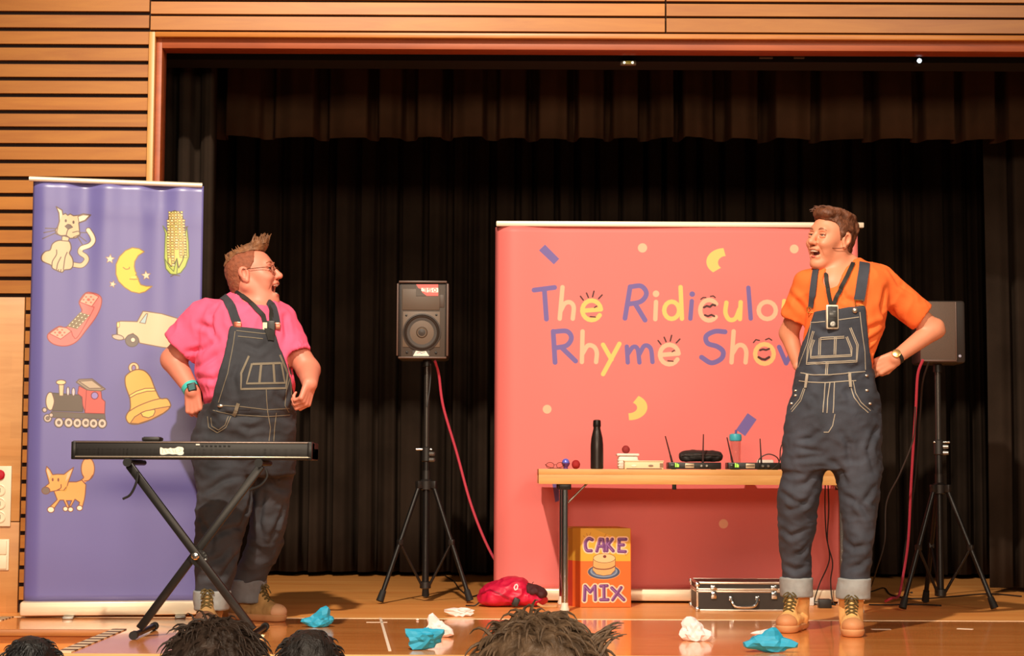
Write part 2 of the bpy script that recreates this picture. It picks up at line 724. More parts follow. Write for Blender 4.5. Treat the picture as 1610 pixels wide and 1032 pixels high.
def displace(me, amp, scale, seed=0, stretch=(1, 1, 1), ridged=False, weight=None, shear=0.0):
    """noise relief along the normals"""
    n = len(me.vertices)
    co, no = np.empty(n * 3, np.float32), np.empty(n * 3, np.float32)
    me.vertices.foreach_get('co', co)
    me.vertex_normals.foreach_get('vector', no)
    co, no = co.reshape(-1, 3), no.reshape(-1, 3)
    d = np.empty(n, np.float32)
    off = Vector((seed * 7.31, seed * 3.17, seed * 1.73))
    for i in range(n):
        p = Vector((co[i][0] * stretch[0] + shear * co[i][2], co[i][1] * stretch[1], co[i][2] * stretch[2] - .5 * shear * co[i][0])) * scale + off
        v = noise.noise(p) + 0.5 * noise.noise(p * 2.1)
        d[i] = (1 - 2 * abs(v)) if ridged else v
    if weight is not None: d = d * weight(co)
    co = co + no * (d * amp)[:, None]
    me.vertices.foreach_set('co', co.ravel())
    me.update()


def crease(ob, lines, depth=.010, w=.011, bulge=.006):
    """fold lines over pixels of the photograph pressed into a cloth, with a roll of cloth beside them"""
    bv = bvh_of([ob])
    org, q = Vector((0, 0, 0)), ob
    while q is not None:
        org += q.location
        q = q.parent
    me = ob.data
    n = len(me.vertices)
    co, no = np.empty(n * 3, np.float32), np.empty(n * 3, np.float32)
    me.vertices.foreach_get('co', co)
    me.vertex_normals.foreach_get('vector', no)
    co, no = co.reshape(-1, 3), no.reshape(-1, 3)
    push = np.zeros(n, np.float32)
    for ln in lines:
        h = [np.array(p[0] - org) for p in drape(bv, ln, 0, 2.0)]
        if len(h) < 2: continue
        best, tt = np.full(n, 1e9, np.float32), np.zeros(n, np.float32)
        for k, p in enumerate(h):
            d = ((co - p) ** 2).sum(1)
            m = d < best
            best[m] = d[m]
            tt[m] = k / (len(h) - 1)
        d = np.sqrt(best)
        f = np.sin(np.pi * np.clip(.12 + .80 * tt, 0, 1))
        push += f * (-depth * np.exp(-(d / w) ** 2) + bulge * np.exp(-((d - 2.4 * w) / (1.3 * w)) ** 2))
    co = co + no * np.clip(push, -1.6 * depth, 1.6 * bulge)[:, None]
    me.vertices.foreach_set('co', co.ravel())
    me.update()


def bvh_of(objs):
    vs, fs = [], []
    for o in objs:
        b = len(vs)
        M = o.matrix_world if o.parent is None else None
        org = Vector((0, 0, 0))
        q = o
        while q is not None:
            org += q.location
            q = q.parent
        vs += [v.co + org for v in o.data.vertices]
        fs += [[i + b for i in p.vertices] for p in o.data.polygons]
    return BVHTree.FromPolygons(vs, fs)


def drape(bvh, pts, lift=0.003, step=3.0):
    """a line drawn over pixels of the photograph, laid on the surface it falls on"""
    out = []
    dense = []
    for i in range(len(pts) - 1):
        a, b = np.array(pts[i], float), np.array(pts[i + 1], float)
        n = max(1, int(np.linalg.norm(b - a) / step))
        dense += [a + (b - a) * j / n for j in range(n)]
    dense.append(np.array(pts[-1], float))
    for p in dense:
        v = Vector(ray(p[0], p[1]))
        hit, nor, _, _ = bvh.ray_cast(Vector(CAM_O), v)
        if hit is None: continue
        if nor.dot(v) > 0: nor = -nor
        out.append((hit + nor * lift, nor))
    return out


def ribbon(mb, hits, w, thick=0.002, mi=0):
    """flat band along draped hits: [(point, normal)]"""
    if len(hits) < 2: return mb
    P = [h[0] for h in hits]
    vs, fs = [], []
    k = len(P)
    for i in range(k):
        t = (P[min(i + 1, k - 1)] - P[max(i - 1, 0)]).normalized()
        n = hits[i][1]
        s = t.cross(n).normalized() * (w / 2)
        nn = n * thick
        vs += [P[i] - s, P[i] + s, P[i] + s + nn, P[i] - s + nn]
    for i in range(k - 1):
        for j in range(4):
            fs.append((i * 4 + j, i * 4 + (j + 1) % 4, (i + 1) * 4 + (j + 1) % 4, (i + 1) * 4 + j))
    fs += [(3, 2, 1, 0), ((k - 1) * 4, (k - 1) * 4 + 1, (k - 1) * 4 + 2, (k - 1) * 4 + 3)]
    return mb.add(vs, fs, mi)

# ------------------------------------------------------------------ shared materials
M_SLAT = wood('maple_slat', (180, 114, 38), (160, 92, 25), rough=0.42, stretch=(0.8, 9, 9), scale=2.0)
M_PANEL = wood('maple_panel', (218, 156, 92), (200, 134, 70), rough=0.42, stretch=(1.0, 9, 9), scale=1.6, blocks=(0.21, 0.085))
M_TRIM = wood('maple_trim', (222, 160, 90), (200, 134, 68), rough=0.4, stretch=(8, 8, 1), scale=1.6)
M_REVEAL = wood('red_stained_reveal', (176, 84, 34), (150, 66, 26), rough=0.5, stretch=(1, 8, 8), scale=2)
M_GAP = mat('dark_gap', (38, 18, 10), 0.9)
M_STAGE = wood('stage_boards', (255, 178, 98), (238, 150, 74), rough=0.38, stretch=(0.5, 5, 5), scale=1.8, coat=0.08, per_object=False)
M_APRON = wood('glossy_apron_boards', (246, 160, 86), (220, 128, 60), rough=0.22, stretch=(0.5, 5, 5), scale=1.8, coat=0.6, per_object=False, bump=0.02)
M_NOSE = wood('pale_nosing', (226, 178, 118), (206, 154, 96), rough=0.35)
M_RISER = wood('riser_boards', (206, 142, 70), (184, 118, 52), rough=0.45)
M_BLACK = mat('matt_black', (14, 12, 11), 0.85)
M_VALANCE = mat('black_velvet_lit', (66, 46, 32), 1.0, var=0.3, vscale=3, bump=0.15, bscale=180, spec=0.05)  # same fabric as the black velvet, the light on the valance put into its colour
M_VELVET = mat('black_velvet', (48, 38, 31), 1.0, sheen=0.0, var=0.3, vscale=3, bump=0.15, bscale=180, spec=0.05)
M_WHITE_TAPE = mat('pale_tape', (232, 214, 196), 0.6)
M_HALL = mat('hall_floor_lino', (120, 84, 58), 0.5, var=0.1)

YW = 9.10                                    # plane of the wall round the stage opening
ZTOP = 4.2
pxX = lambda px, Y=YW: float(at(px, 500, Y)[0])
pyZ = lambda py, Y=YW: float(at(805, py, Y)[2])
XO0 = pxX(247)                               # clear opening
XO1 = XO0 + 5.9
ZO = pyZ(78)
XF0 = pxX(228)                               # outer edge of the frame
ZF = pyZ(55)

# ------------------------------------------------------------------ setting: floors
Y_EDGE, Y_STRIP, Y_STEP, X_STEP = 7.13, 8.84, 8.17, -1.745
b = MB()
b.box((0.9, (Y_STRIP + 13.2) / 2, -0.06), (11.8, 13.2 - Y_STRIP, 0.12))
floor = b.build('floor', M_STAGE, smooth=False)
tag(floor, kind='structure')
b = MB()
b.box(((X_STEP + 5.2) / 2, (Y_EDGE + Y_STRIP) / 2, -0.06), (5.2 - X_STEP, Y_STRIP - Y_EDGE - 0.012, 0.12))
b.box(((-5.0 + X_STEP) / 2, (Y_STEP + Y_STRIP) / 2, -0.06), (X_STEP + 5.0 + 0.002, Y_STRIP - Y_STEP - 0.012, 0.12))
fl2 = b.build('floor_apron', M_APRON, smooth=False)
tag(fl2, kind='structure')
b = MB().box((0.9, Y_STRIP - 0.006, -0.02), (11.8, 0.014, 0.044))
b.build('metal_strip', mat('pale_metal_strip', (236, 206, 170), 0.35, 0.3), floor, smooth=False)
# tape marks on the boards
def tape(pts, w):
    q = [on_floor(*p) for p in pts]
    c = (q[0] + q[1]) / 2
    d = q[1] - q[0]
    MB().box((c[0], c[1], 0.0006), (np.linalg.norm(d), w, 0.0012), rz=math.atan2(d[1], d[0])).build('tape_mark', M_WHITE_TAPE, fl2, smooth=False)
tape(((576, 979), (609, 979)), 0.022)
tape(((598, 972), (613, 1024)), 0.012)
tape(((1370, 990), (1400, 990)), 0.03)
tape(((1505, 989), (1530, 990)), 0.03)
# front of the stage
b = MB().box(((X_STEP + 5.2) / 2, Y_EDGE - 0.012, -0.016), (5.2 - X_STEP, 0.03, 0.034), bev=0.006)
nose = b.build('trim_1', M_NOSE, smooth=30); tag(nose, kind='structure')
b = MB().box(((X_STEP + 5.2) / 2, Y_EDGE + 0.03, -0.52), (5.2 - X_STEP, 0.04, 0.96))
o = b.build('wall_stage_front', M_RISER, smooth=False); tag(o, kind='structure')
# side bay at the left with its steps
b = MB().box(((-5 + X_STEP) / 2, Y_STEP - 0.012, -0.014), (X_STEP + 5, 0.03, 0.028), bev=0.005)
o = b.build('trim_2', wood('brown_nosing', (188, 118, 58), (160, 94, 42), rough=0.4), smooth=30); tag(o, kind='structure')
b = MB().box(((-5 + X_STEP) / 2, Y_STEP + 0.03, -0.52), (X_STEP + 5, 0.04, 0.96))
o = b.build('wall_stage_side_bay', M_RISER, smooth=False); tag(o, kind='structure')
b = MB().box((X_STEP + 0.02, (Y_EDGE + Y_STEP) / 2, -0.53), (0.04, Y_STEP - Y_EDGE, 0.94))
o = b.build('wall_stage_cheek', M_RISER, smooth=False); tag(o, kind='structure')
b = MB().box(((-5 + X_STEP) / 2, 7.92, -0.13), (X_STEP + 5, 0.42, 0.07), bev=0.006)
o = b.build('floor_step_upper', M_NOSE, smooth=30); tag(o, kind='structure')
for i in range(3):
    b = MB().box(((-5 + X_STEP) / 2, 7.55 - 0.3 * i, -0.36 - 0.2 * i), (X_STEP + 5, 0.34, 0.06), bev=0.006)
    o = b.build('floor_step_lower', M_NOSE, smooth=30); tag(o, kind='structure')
# ribbed edge strips: pale and dark ribs beside the bay and the wall
M_RIB_L, M_RIB_D = mat('pale_rib', (226, 200, 164), 0.5), mat('dark_rib', (96, 64, 40), 0.6)
for (x, y0, y1, n) in ((X_STEP + 0.03, Y_EDGE + 0.02, Y_STEP, 18), (-2.385, 8.60, Y_STRIP - 0.02, 8)):
    dy = (y1 - y0) / n
    proto = None
    for i in range(n):
        if i < 2:
            o = MB().box((x, y0 + dy * (i + 0.5), 0.002), (0.06, dy * 0.98, 0.004)).build('rib', (M_RIB_L, M_RIB_D)[i % 2], fl2, smooth=False)
            if i == 0: p0 = o
            else: p1 = o
        else:
            src = (p0, p1)[i % 2]
            o = src.copy(); COL.objects.link(o)
            o.location = (0, dy * (i - i % 2), 0)
# hall floor
o = MB().box((0, 2.5, -1.05), (14, 11.4, 0.1)).build('floor_hall', M_HALL, smooth=False); tag(o, kind='structure')

# ------------------------------------------------------------------ setting: walls with slats
def slab(name, x0, x1, y0, y1, z0, z1, m, parent=None, kind='structure'):
    o = MB().box(((x0 + x1) / 2, (y0 + y1) / 2, (z0 + z1) / 2), (x1 - x0, y1 - y0, z1 - z0)).build(name, m, parent, smooth=False)
    if parent is None: tag(o, kind=kind)
    return o

wl = slab('wall_left', -5.0, XF0, YW, YW + 0.10, 0, ZTOP, M_GAP)
wh = slab('wall_header', XF0, XO1 + 0.06, YW, YW + 0.10, ZF, ZTOP, M_GAP)
wr = slab('wall_right', XO1 + 0.06, XO1 + 2.2, YW, YW + 0.10, 0, ZTOP, M_SLAT)
PITCH_S = (pyZ(25.2) - pyZ(468.6)) / 17.0
GAP = 0.0195
z_g0 = pyZ(468.6)
slat_mesh = {}
def slat(parent, x0, x1, zc, h):
    key = (round(x1 - x0, 3), round(h, 4))
    org = Vector(parent.location)
    if key not in slat_mesh:
        o = MB().box((0, -0.011, 0), (x1 - x0, 0.022, h), bev=0.0012).build('slat', M_SLAT, None, smooth=False, origin=(0, 0, 0))
        slat_mesh[key] = o.data
    else:
        o = bpy.data.objects.new('slat', slat_mesh[key]); COL.objects.link(o)
    o.parent = parent
    o.location = Vector(((x0 + x1) / 2, YW, zc)) - org
XS = pxX(42)
k = -22
while True:
    zc = z_g0 + PITCH_S * (k + 0.5)
    if zc > ZTOP: break
    if zc > 0.02:
        x0 = -5.0 if k >= 0 else XS
        slat(wl, x0, XF0 - 0.004, zc, PITCH_S - GAP)
    k += 1
# solid maple panels below the slats at the far left
zj = pyZ(824)
for (z0, z1) in ((0.0, zj - 0.002), (zj + 0.002, z_g0 - GAP / 2)):
    o = MB().box(((-5 + XS) / 2, YW - 0.011, (z0 + z1) / 2), (XS + 5 - 0.012, 0.022, z1 - z0), bev=0.002).build('panel', M_PANEL, wl, smooth=30)
# header slats, joints at x = 228 and x = 1047 in the photograph
XJ = pxX(1047)
zc = ZF + 0.004
edges = [(pyZ(51), pyZ(29.3)), (pyZ(25.7), pyZ(6.5)), ]
zt = pyZ(2.5)
while zt < ZTOP:
    edges.append((zt, zt + 0.066)); zt += 0.082
for (z0, z1) in edges:
    for (x0, x1) in ((XF0 + 0.003, XJ - 0.004), (XJ + 0.004, XO1 + 0.06)):
        slat(wh, x0, x1, (z0 + z1) / 2, z1 - z0)
# frame of the opening: pale face boards and red-stained reveals
zr = pyZ(63)
xr = pxX(238)
o = MB().box(((XF0 + xr) / 2, YW - 0.018, zr / 2 + ZF / 2 - zr / 2), (xr - XF0, 0.044, ZF), bev=0.003).build('trim_3', M_TRIM, smooth=30); tag(o, kind='structure')
o = MB().box(((xr + XO1) / 2, YW - 0.018, (zr + ZF) / 2), (XO1 - xr, 0.044, ZF - zr), bev=0.003).build('trim_4', wood('maple_trim_long', (190, 120, 46), (170, 98, 30), rough=0.4), smooth=30); tag(o, kind='structure')
o = MB().box(((xr + XO0) / 2, YW + 0.06, zr / 2), (XO0 - xr, 0.12, zr), bev=0.002).build('trim_5', M_REVEAL, smooth=30); tag(o, kind='structure')
o = MB().box(((XO0 + XO1) / 2, YW + 0.06, (zr + ZO) / 2), (XO1 - XO0, 0.12, zr - ZO), bev=0.002).build('trim_6', M_REVEAL, smooth=30); tag(o, kind='structure')
o = MB().box((XO1 + 0.03, YW - 0.0, ZF / 2), (0.06, 0.1, ZF), bev=0.003).build('trim_7', M_TRIM, smooth=30); tag(o, kind='structure')
# black stage box
slab('wall_back', -4.0, 6.2, 12.9, 13.0, 0, 4.4, M_BLACK)
slab('wall_stage_left', -4.1, -4.0, YW + 0.10, 13.0, 0, 4.4, M_BLACK)
slab('wall_stage_right', 6.2, 6.3, YW + 0.10, 13.0, 0, 4.4, M_BLACK)
slab('ceiling', -4.1, 6.3, YW + 0.10, 13.0, 4.2, 4.3, M_BLACK)
slab('trim_8', XO0 - 0.6, XO1 + 0.3, YW + 0.30, YW + 0.50, pyZ(96, 9.4), 4.2, M_BLACK)     # black border over the opening

# ------------------------------------------------------------------ black curtains
rng = random.Random(5)
def curtain(name, x0, x1, y, z0, z1, label, pleat=0.16, amp=0.06, seed=1, hem=0.0, slant=0.0, axis_y=False, m=None):
    r = random.Random(seed)
    # box pleats: flat tilted faces between deep narrow gaps
    kx, kv, x = [], [], x0
    while x < x1 + 0.4:
        fw, gw, tl = pleat * r.uniform(.40, .85), pleat * r.uniform(.22, .5), r.uniform(-.35, .35)
        o0 = r.uniform(-.2, .1) * amp
        kx += [x, x + fw * .5, x + fw, x + fw + gw * .3, x + fw + gw * .7]
        kv += [o0 - tl * amp, o0 - amp * .12, o0 + tl * amp, amp * r.uniform(.7, 1.0), amp * r.uniform(.7, 1.0)]
        x += fw + gw
    kx, kv = np.array(kx), np.array(kv)
    n, mz = int((x1 - x0) / 0.008), 14
    xs = np.linspace(x0, x1, n)
    idx = np.clip(np.searchsorted(kx, xs) - 1, 0, len(kx) - 2)
    u = (xs - kx[idx]) / (kx[idx + 1] - kx[idx])
    sm = kv[idx] + (kv[idx + 1] - kv[idx]) * (0.5 - 0.5 * np.cos(np.pi * np.clip(u, 0, 1)))
    V, Q = [], []
    for j in range(mz):
        f = j / (mz - 1)
        for i in range(n):
            w = sm[i] * (0.75 + 0.35 * (1 - f)) + 0.012 * math.sin(9 * f + xs[i] * 5)
            z = z0 + (z1 - z0) * f
            if j == 0 and hem: z += hem * (sm[i] / amp)
            if axis_y: V.append((y + w, xs[i], z))
            else: V.append((xs[i] + slant * (1 - f), y + w, z))
    for j in range(mz - 1):
        for i in range(n - 1):
            Q.append((j * n + i, j * n + i + 1, (j + 1) * n + i + 1, (j + 1) * n + i))
    me = mesh_np(name, np.array(V), np.array(Q))
    o = link_mesh(name, me, None, None, [m or M_VELVET], True)
    sd = o.modifiers.new('thickness', 'SOLIDIFY'); sd.thickness = 0.006
    tag(o, label, 'curtain')
    return o
curtain('backdrop_curtain', -3.3, 5.6, 12.25, 0.03, 4.1, 'long black pleated curtain hanging across the back of the stage', seed=3, pleat=0.16, amp=0.13)
curtain('valance_curtain', -2.9, 5.2, 10.35, pyZ(217, 10.35), 4.15, 'short black pleated valance hanging high across the stage', seed=8, pleat=0.26, amp=0.17, hem=0.010, m=M_VALANCE)
curtain('side_curtain', XO0 - 0.5, pxX(333, 9.75), 9.75, 0.03, 4.1, 'black side curtain hanging behind the left post of the opening', seed=12, pleat=0.13, amp=0.09)
curtain('side_curtain', pxX(1548, 10.9), 5.4, 10.9, 0.03, 4.1, 'black side curtain hanging at the right edge of the stage', seed=15, pleat=0.18, amp=0.12)

# ------------------------------------------------------------------ fittings in the opening and on the wall
yb = YW + 0.30
z_b = pyZ(96, 9.4)
c = at(988, 98.5, yb - 0.03)
t = thing('bulkhead_lamp', 'small yellow bulkhead lamp under the black border over the stage', 'lamp', (c[0], yb - 0.03, c[2] - 0.012))
MB().box((c[0], yb - 0.015, c[2]), (0.082, 0.03, 0.022), bev=0.004).build('housing', mat('lamp_grey', (120, 110, 95), 0.5), t)
MB().box((c[0], yb - 0.032, c[2]), (0.026, 0.008, 0.017), bev=0.003).build('lens', mat('olive_lens', (150, 128, 50), 0.3, emit=(150, 128, 50), estr=0.5), t)
for s in (-1, 1):
    MB().box((c[0] + s * 0.021, yb - 0.032, c[2]), (0.012, 0.008, 0.012), bev=0.003).build('bulb', mat('bulb_glow', (255, 245, 205), 0.3, emit=(255, 245, 205), estr=1.6), t)
c = at(1444, 97, yb - 0.03)
t = thing('pin_spotlight', 'tiny white pin spotlight shining under the black border', 'lamp', (c[0], yb - 0.03, c[2] - 0.02))
MB().lathe([(0.014, 0), (0.022, 0.012), (0.022, 0.05)], M=Matrix.Translation((c[0], yb - 0.05, c[2])) @ Matrix.Rotation(R(-90), 4, 'X')).build('barrel', M_BLACK, t)
MB().sphere((c[0], yb - 0.052, c[2]), 0.0115, mi=0).build('bulb', mat('cold_bulb', (235, 250, 255), 0.3, emit=(225, 245, 255), estr=6), t)
for px, w in ((1205, 0.07), (1257, 0.055)):
    c = at(px, 90, yb - 0.02)
    lab = 'dim grey clip on the black border, nearer the middle of the stage' if px == 1205 else 'dim grey clip on the black border, nearer the right'
    o = MB().box((c[0], yb - 0.008, c[2]), (w, 0.016, 0.010), bev=0.003).build('border_clip', mat('clip_grey', (110, 96, 84), 0.6)); tag(o, lab, 'clip', 'clips on the black border')

# two wall plates at the far left
M_PLATE = mat('cream_plate', (240, 222, 192), 0.4)
yp = YW - 0.022
p0, p1 = at(-16, 733, yp), at(17, 828, yp)
t = thing('control_plate', 'cream wall plate with one red knob above round switches', 'switch', (float(p0[0] + p1[0]) / 2, yp, float(p1[2])))
MB().box(((p0[0] + p1[0]) / 2, yp - 0.006, (p0[2] + p1[2]) / 2), (p1[0] - p0[0], 0.012, p0[2] - p1[2]), bev=0.003).build('plate', M_PLATE, t)
for i, py in enumerate((747, 771, 792, 813)):
    c = at(1, py, yp)
    rot = Matrix.Translation((c[0], yp - 0.012, c[2])) @ Matrix.Rotation(R(90), 4, 'X')
    if i == 0:
        MB().lathe([(0.025, 0), (0.025, 0.008), (0.02, 0.012), (0, 0.013)], M=rot).build('knob', mat('red_knob', (186, 20, 40), 0.3), t)
    else:
        MB().lathe([(0.029, 0), (0.029, 0.004), (0.024, 0.006), (0.022, 0.002), (0.0, 0.002)], M=rot).build('dial', M_PLATE, t)
        MB().box((c[0], yp - 0.017, c[2]), (0.006, 0.008, 0.02), bev=0.001).build('pointer', mat('grey_mark', (150, 138, 118), 0.5), t)
p0, p1 = at(-14, 848, yp), at(14, 897, yp)
t = thing('light_switch', 'cream double rocker switch low on the maple panel', 'switch', (float(p0[0] + p1[0]) / 2, yp, float(p1[2])))
MB().box(((p0[0] + p1[0]) / 2, yp - 0.004, (p0[2] + p1[2]) / 2), (p1[0] - p0[0], 0.008, p0[2] - p1[2]), bev=0.002).build('plate', M_PLATE, t)
for (a, bb) in ((850, 872), (874, 895)):
    q0, q1 = at(-12, a, yp), at(11, bb, yp)
    MB().box(((q0[0] + q1[0]) / 2, yp - 0.010, (q0[2] + q1[2]) / 2), (q1[0] - q0[0], 0.008, q0[2] - q1[2]), bev=0.003).build('rocker', M_PLATE, t)

# ------------------------------------------------------------------ banners
M_RAIL = mat('cream_rail', (240, 224, 200), 0.35, 0.25)
M_CASSETTE = mat('silver_cassette', (232, 212, 184), 0.35, 0.3)
M_GREYMETAL = mat('grey_metal', (150, 146, 140), 0.35, 0.8)
M_CHROME = mat('chrome', (215, 215, 215), 0.15, 1.0)
M_BLK_METAL = mat('black_metal', (34, 31, 30), 0.34, 0.4)
M_BLK_PLASTIC = mat('black_plastic', (32, 28, 26), 0.45)
M_BLK_RUBBER = mat('black_rubber', (20, 18, 18), 0.7)


class Plane:
    """upright banner plane through a floor point, facing the hall"""
    def __init__(self, left, right):
        self.o = np.array([left[0], left[1], 0.0])
        d = np.array([right[0] - left[0], right[1] - left[1], 0.0])
        self.w = float(np.linalg.norm(d))
        self.u = d / self.w
        self.n = np.array([self.u[1], -self.u[0], 0.0])
        if self.n[1] > 0: self.n = -self.n

    def uv(self, px, py):
        v = ray(px, py)
        t = ((self.o - CAM_O) @ self.n) / (v @ self.n)
        p = CAM_O + v * t
        return float((p - self.o) @ self.u), float(p[2])

    def pt(self, a, z, lift=0.0):
        return self.o + self.u * a + self.n * lift + np.array([0, 0, z])


def sheet(name, pl, top, bot, left, right, m, parent, wave, nx=70, nz=60):
    """printed cloth between the slanted top line (zl, zr) and z=bot"""
    V, Q, UV = [], [], []
    for j in range(nz + 1):
        for i in range(nx + 1):
            a = left + (right - left) * i / nx
            zt = top[0] + (top[1] - top[0]) * i / nx
            z = bot + (zt - bot) * j / nz
            V.append(pl.pt(a, z, wave(i / nx, j / nz)))
            UV.append(((a - left) / (right - left), (z - bot) / (max(top) - bot)))
    for j in range(nz):
        for i in range(nx):
            Q.append((j * (nx + 1) + i, j * (nx + 1) + i + 1, (j + 1) * (nx + 1) + i + 1, (j + 1) * (nx + 1) + i))
    Q = np.array(Q)
    me = mesh_np(name, np.array(V), Q)
    uvl = me.uv_layers.new(name='UVMap')
    uvl.data.foreach_set('uv', np.array(UV, np.float32)[Q.ravel()].ravel())
    o = link_mesh(name, me, parent, None, [m], True)
    sd = o.modifiers.new('thickness', 'SOLIDIFY')
    sd.thickness, sd.offset = 0.0012, 1 if False else -1
    return o


# --- the tall blue pull-up banner with nursery pictures
pL = Plane(at(43, 900, 8.80), at(309, 900, 8.93))
aL, aR = pL.uv(44, 600)[0], pL.uv(315, 600)[0]
zbot = pL.uv(180, 946)[1]
ztl, ztr = pL.uv(47, 284)[1], pL.uv(316, 293)[1]
PPM = 640
cw, chh = int((aR - aL) * PPM), int((max(ztl, ztr) - zbot) * PPM)
BLUE = (106, 100, 164)
cv = Canvas(cw, chh, BLUE, T=lambda x, y: ((pL.uv(x, y)[0] - aL) * PPM, (max(ztl, ztr) - pL.uv(x, y)[1]) * PPM), unit=PPM / 326.0)
INK = (92, 66, 58)
# cat
z = Z(60, 310, 7.94)
CAT, CATL = (214, 186, 148), (238, 212, 184)
tail = z((435, 842), (540, 850), (600, 790), (590, 740), (525, 690), (545, 635), (640, 600), (685, 545), (670, 480), (625, 410))
cv.line(tail, 8.6, INK, 6); cv.line(tail, 6.6, CAT, 6)
cv.line(tail[5:], 6.2, CATL, 6)
for a in (((235, 395), (90, 390)), ((220, 415), (70, 445)), ((215, 450), (55, 520)), ((520, 440), (610, 440)), ((500, 475), (600, 550)), ((495, 500), (550, 590))):
    cv.line(z(*a), 1.3, INK)
cv.poly(z((295, 540), (230, 550), (175, 590), (150, 660), (90, 680), (45, 730), (45, 790), (90, 820), (160, 850), (180, 890), (240, 920), (300, 940), (330, 910), (400, 900), (432, 860), (435, 800), (420, 750), (390, 700), (410, 650), (405, 590), (375, 545)), CAT, INK, 1.6, smooth=3)
cv.poly(z((300, 480), (295, 545), (375, 550), (390, 505)), CAT, INK, 1.2)
cv.poly(z((225, 120), (258, 200), (265, 300), (245, 370), (215, 410), (225, 460), (300, 490), (350, 480), (400, 515), (470, 508), (520, 470), (515, 430), (505, 320), (590, 290), (655, 220), (560, 205), (500, 225), (440, 232), (400, 210), (370, 228), (340, 205), (310, 220), (300, 165)), CAT, INK, 1.6)
cv.poly(z((495, 240), (560, 218), (640, 225), (580, 285), (508, 312)), CATL, INK, 1.0)
cv.poly(z((240, 140), (268, 200), (275, 290), (300, 215), (290, 170)), CATL)
cv.poly(z((370, 338), (335, 365), (375, 402), (430, 375), (402, 345)), (104, 86, 78), INK, 1.0)
cv.line(z((375, 400), (362, 430), (350, 480)), 1.4, INK)
cv.line(z((245, 385), (235, 440), (270, 478), (350, 478)), 1.2, INK, 5)
cv.line(z((430, 440), (500, 425), (520, 460), (440, 500)), 1.2, INK, 5)
cv.ell(z((345, 296))[0], 1.6, 2.4, INK); cv.ell(z((440, 312))[0], 1.6, 2.6, INK)
for a in (((230, 660), (228, 720), (180, 800), (172, 870)), ((285, 750), (245, 830), (230, 905)), ((362, 690), (335, 760), (315, 905)), ((255, 905), (250, 930)), ((285, 905), (280, 935))):
    cv.line(z(*a), 1.4, INK, 4)
# moon and stars
z = Z(160, 320, 6.453)
for (c0, r, ro) in (((85, 565), 50, 0.1), ((450, 730), 50, -0.1), ((112, 820), 38, 0.3)):
    cv.star(z(c0)[0], r / 6.453, (240, 208, 180), (140, 110, 96), 0.9, ro)
cv.poly(z((430, 490), (380, 460), (310, 450), (240, 480), (180, 540), (145, 620), (145, 720), (170, 790), (230, 850), (300, 895), (380, 912), (440, 895), (510, 840), (450, 840), (395, 825), (375, 785), (372, 760), (358, 748), (362, 738), (345, 728), (352, 706), (340, 690), (330, 640), (335, 590), (370, 530)), (246, 196, 60), (150, 112, 48), 1.6)
cv.line(z((218, 650), (245, 668), (278, 662), (280, 648)), 1.5, (150, 112, 48), 5)
cv.line(z((285, 768), (330, 772), (368, 768)), 1.4, (150, 112, 48))
cv.line(z((300, 750), (350, 748)), 1.0, (255, 226, 140))
# corn cob
HUSK, HINK = (182, 196, 84), (84, 96, 44)
cv.poly(z((620, 225), (650, 265), (668, 300), (672, 420), (700, 640), (770, 560), (855, 470), (848, 300), (862, 240), (880, 400), (885, 540), (850, 640), (800, 705), (735, 725), (690, 710), (650, 660), (635, 560), (640, 420), (645, 300)), HUSK, HINK, 1.5)
cv.poly(z((680, 130), (700, 90), (740, 75), (790, 95), (820, 130), (832, 230), (850, 360), (850, 470), (820, 580), (780, 655), (762, 560), (745, 600), (705, 640), (672, 600), (672, 400), (672, 250)), (236, 204, 110), (84, 70, 36), 1.4)
krng = random.Random(4)
for ri in range(20):
    yy = 92 + ri * 28
    half = 62 if ri < 3 else (80 if ri < 9 else 88)
    xc = 752 + ri * 1.0
    for ci in range(5):
        xx = xc - half + ci * half / 2.1 + krng.uniform(-3, 3)
        if yy > 560 and (xx > 800 or xx < 690): continue
        if yy > 470 and 735 < xx < 770: continue
        w, h = half / 2.1 * 0.80, 22
        col = krng.choice([(250, 224, 130), (250, 214, 150), (244, 232, 176), (214, 206, 116), (252, 206, 140)])
        cv.poly(z((xx - w / 2, yy - h / 2), (xx + w / 2, yy - h / 2 + 3), (xx + w / 2 - 2, yy + h / 2), (xx - w / 2 + 2, yy + h / 2 - 2)), col, (96, 78, 40), 0.7)
cv.poly(z((640, 560), (690, 650), (730, 690), (745, 620), (760, 560), (768, 640), (760, 720), (700, 715), (652, 660)), HUSK, HINK, 1.1)
cv.line(z((700, 740), (735, 725), (790, 735)), 1.5, INK)
cv.line(z((835, 255), (872, 238)), 1.6, INK)
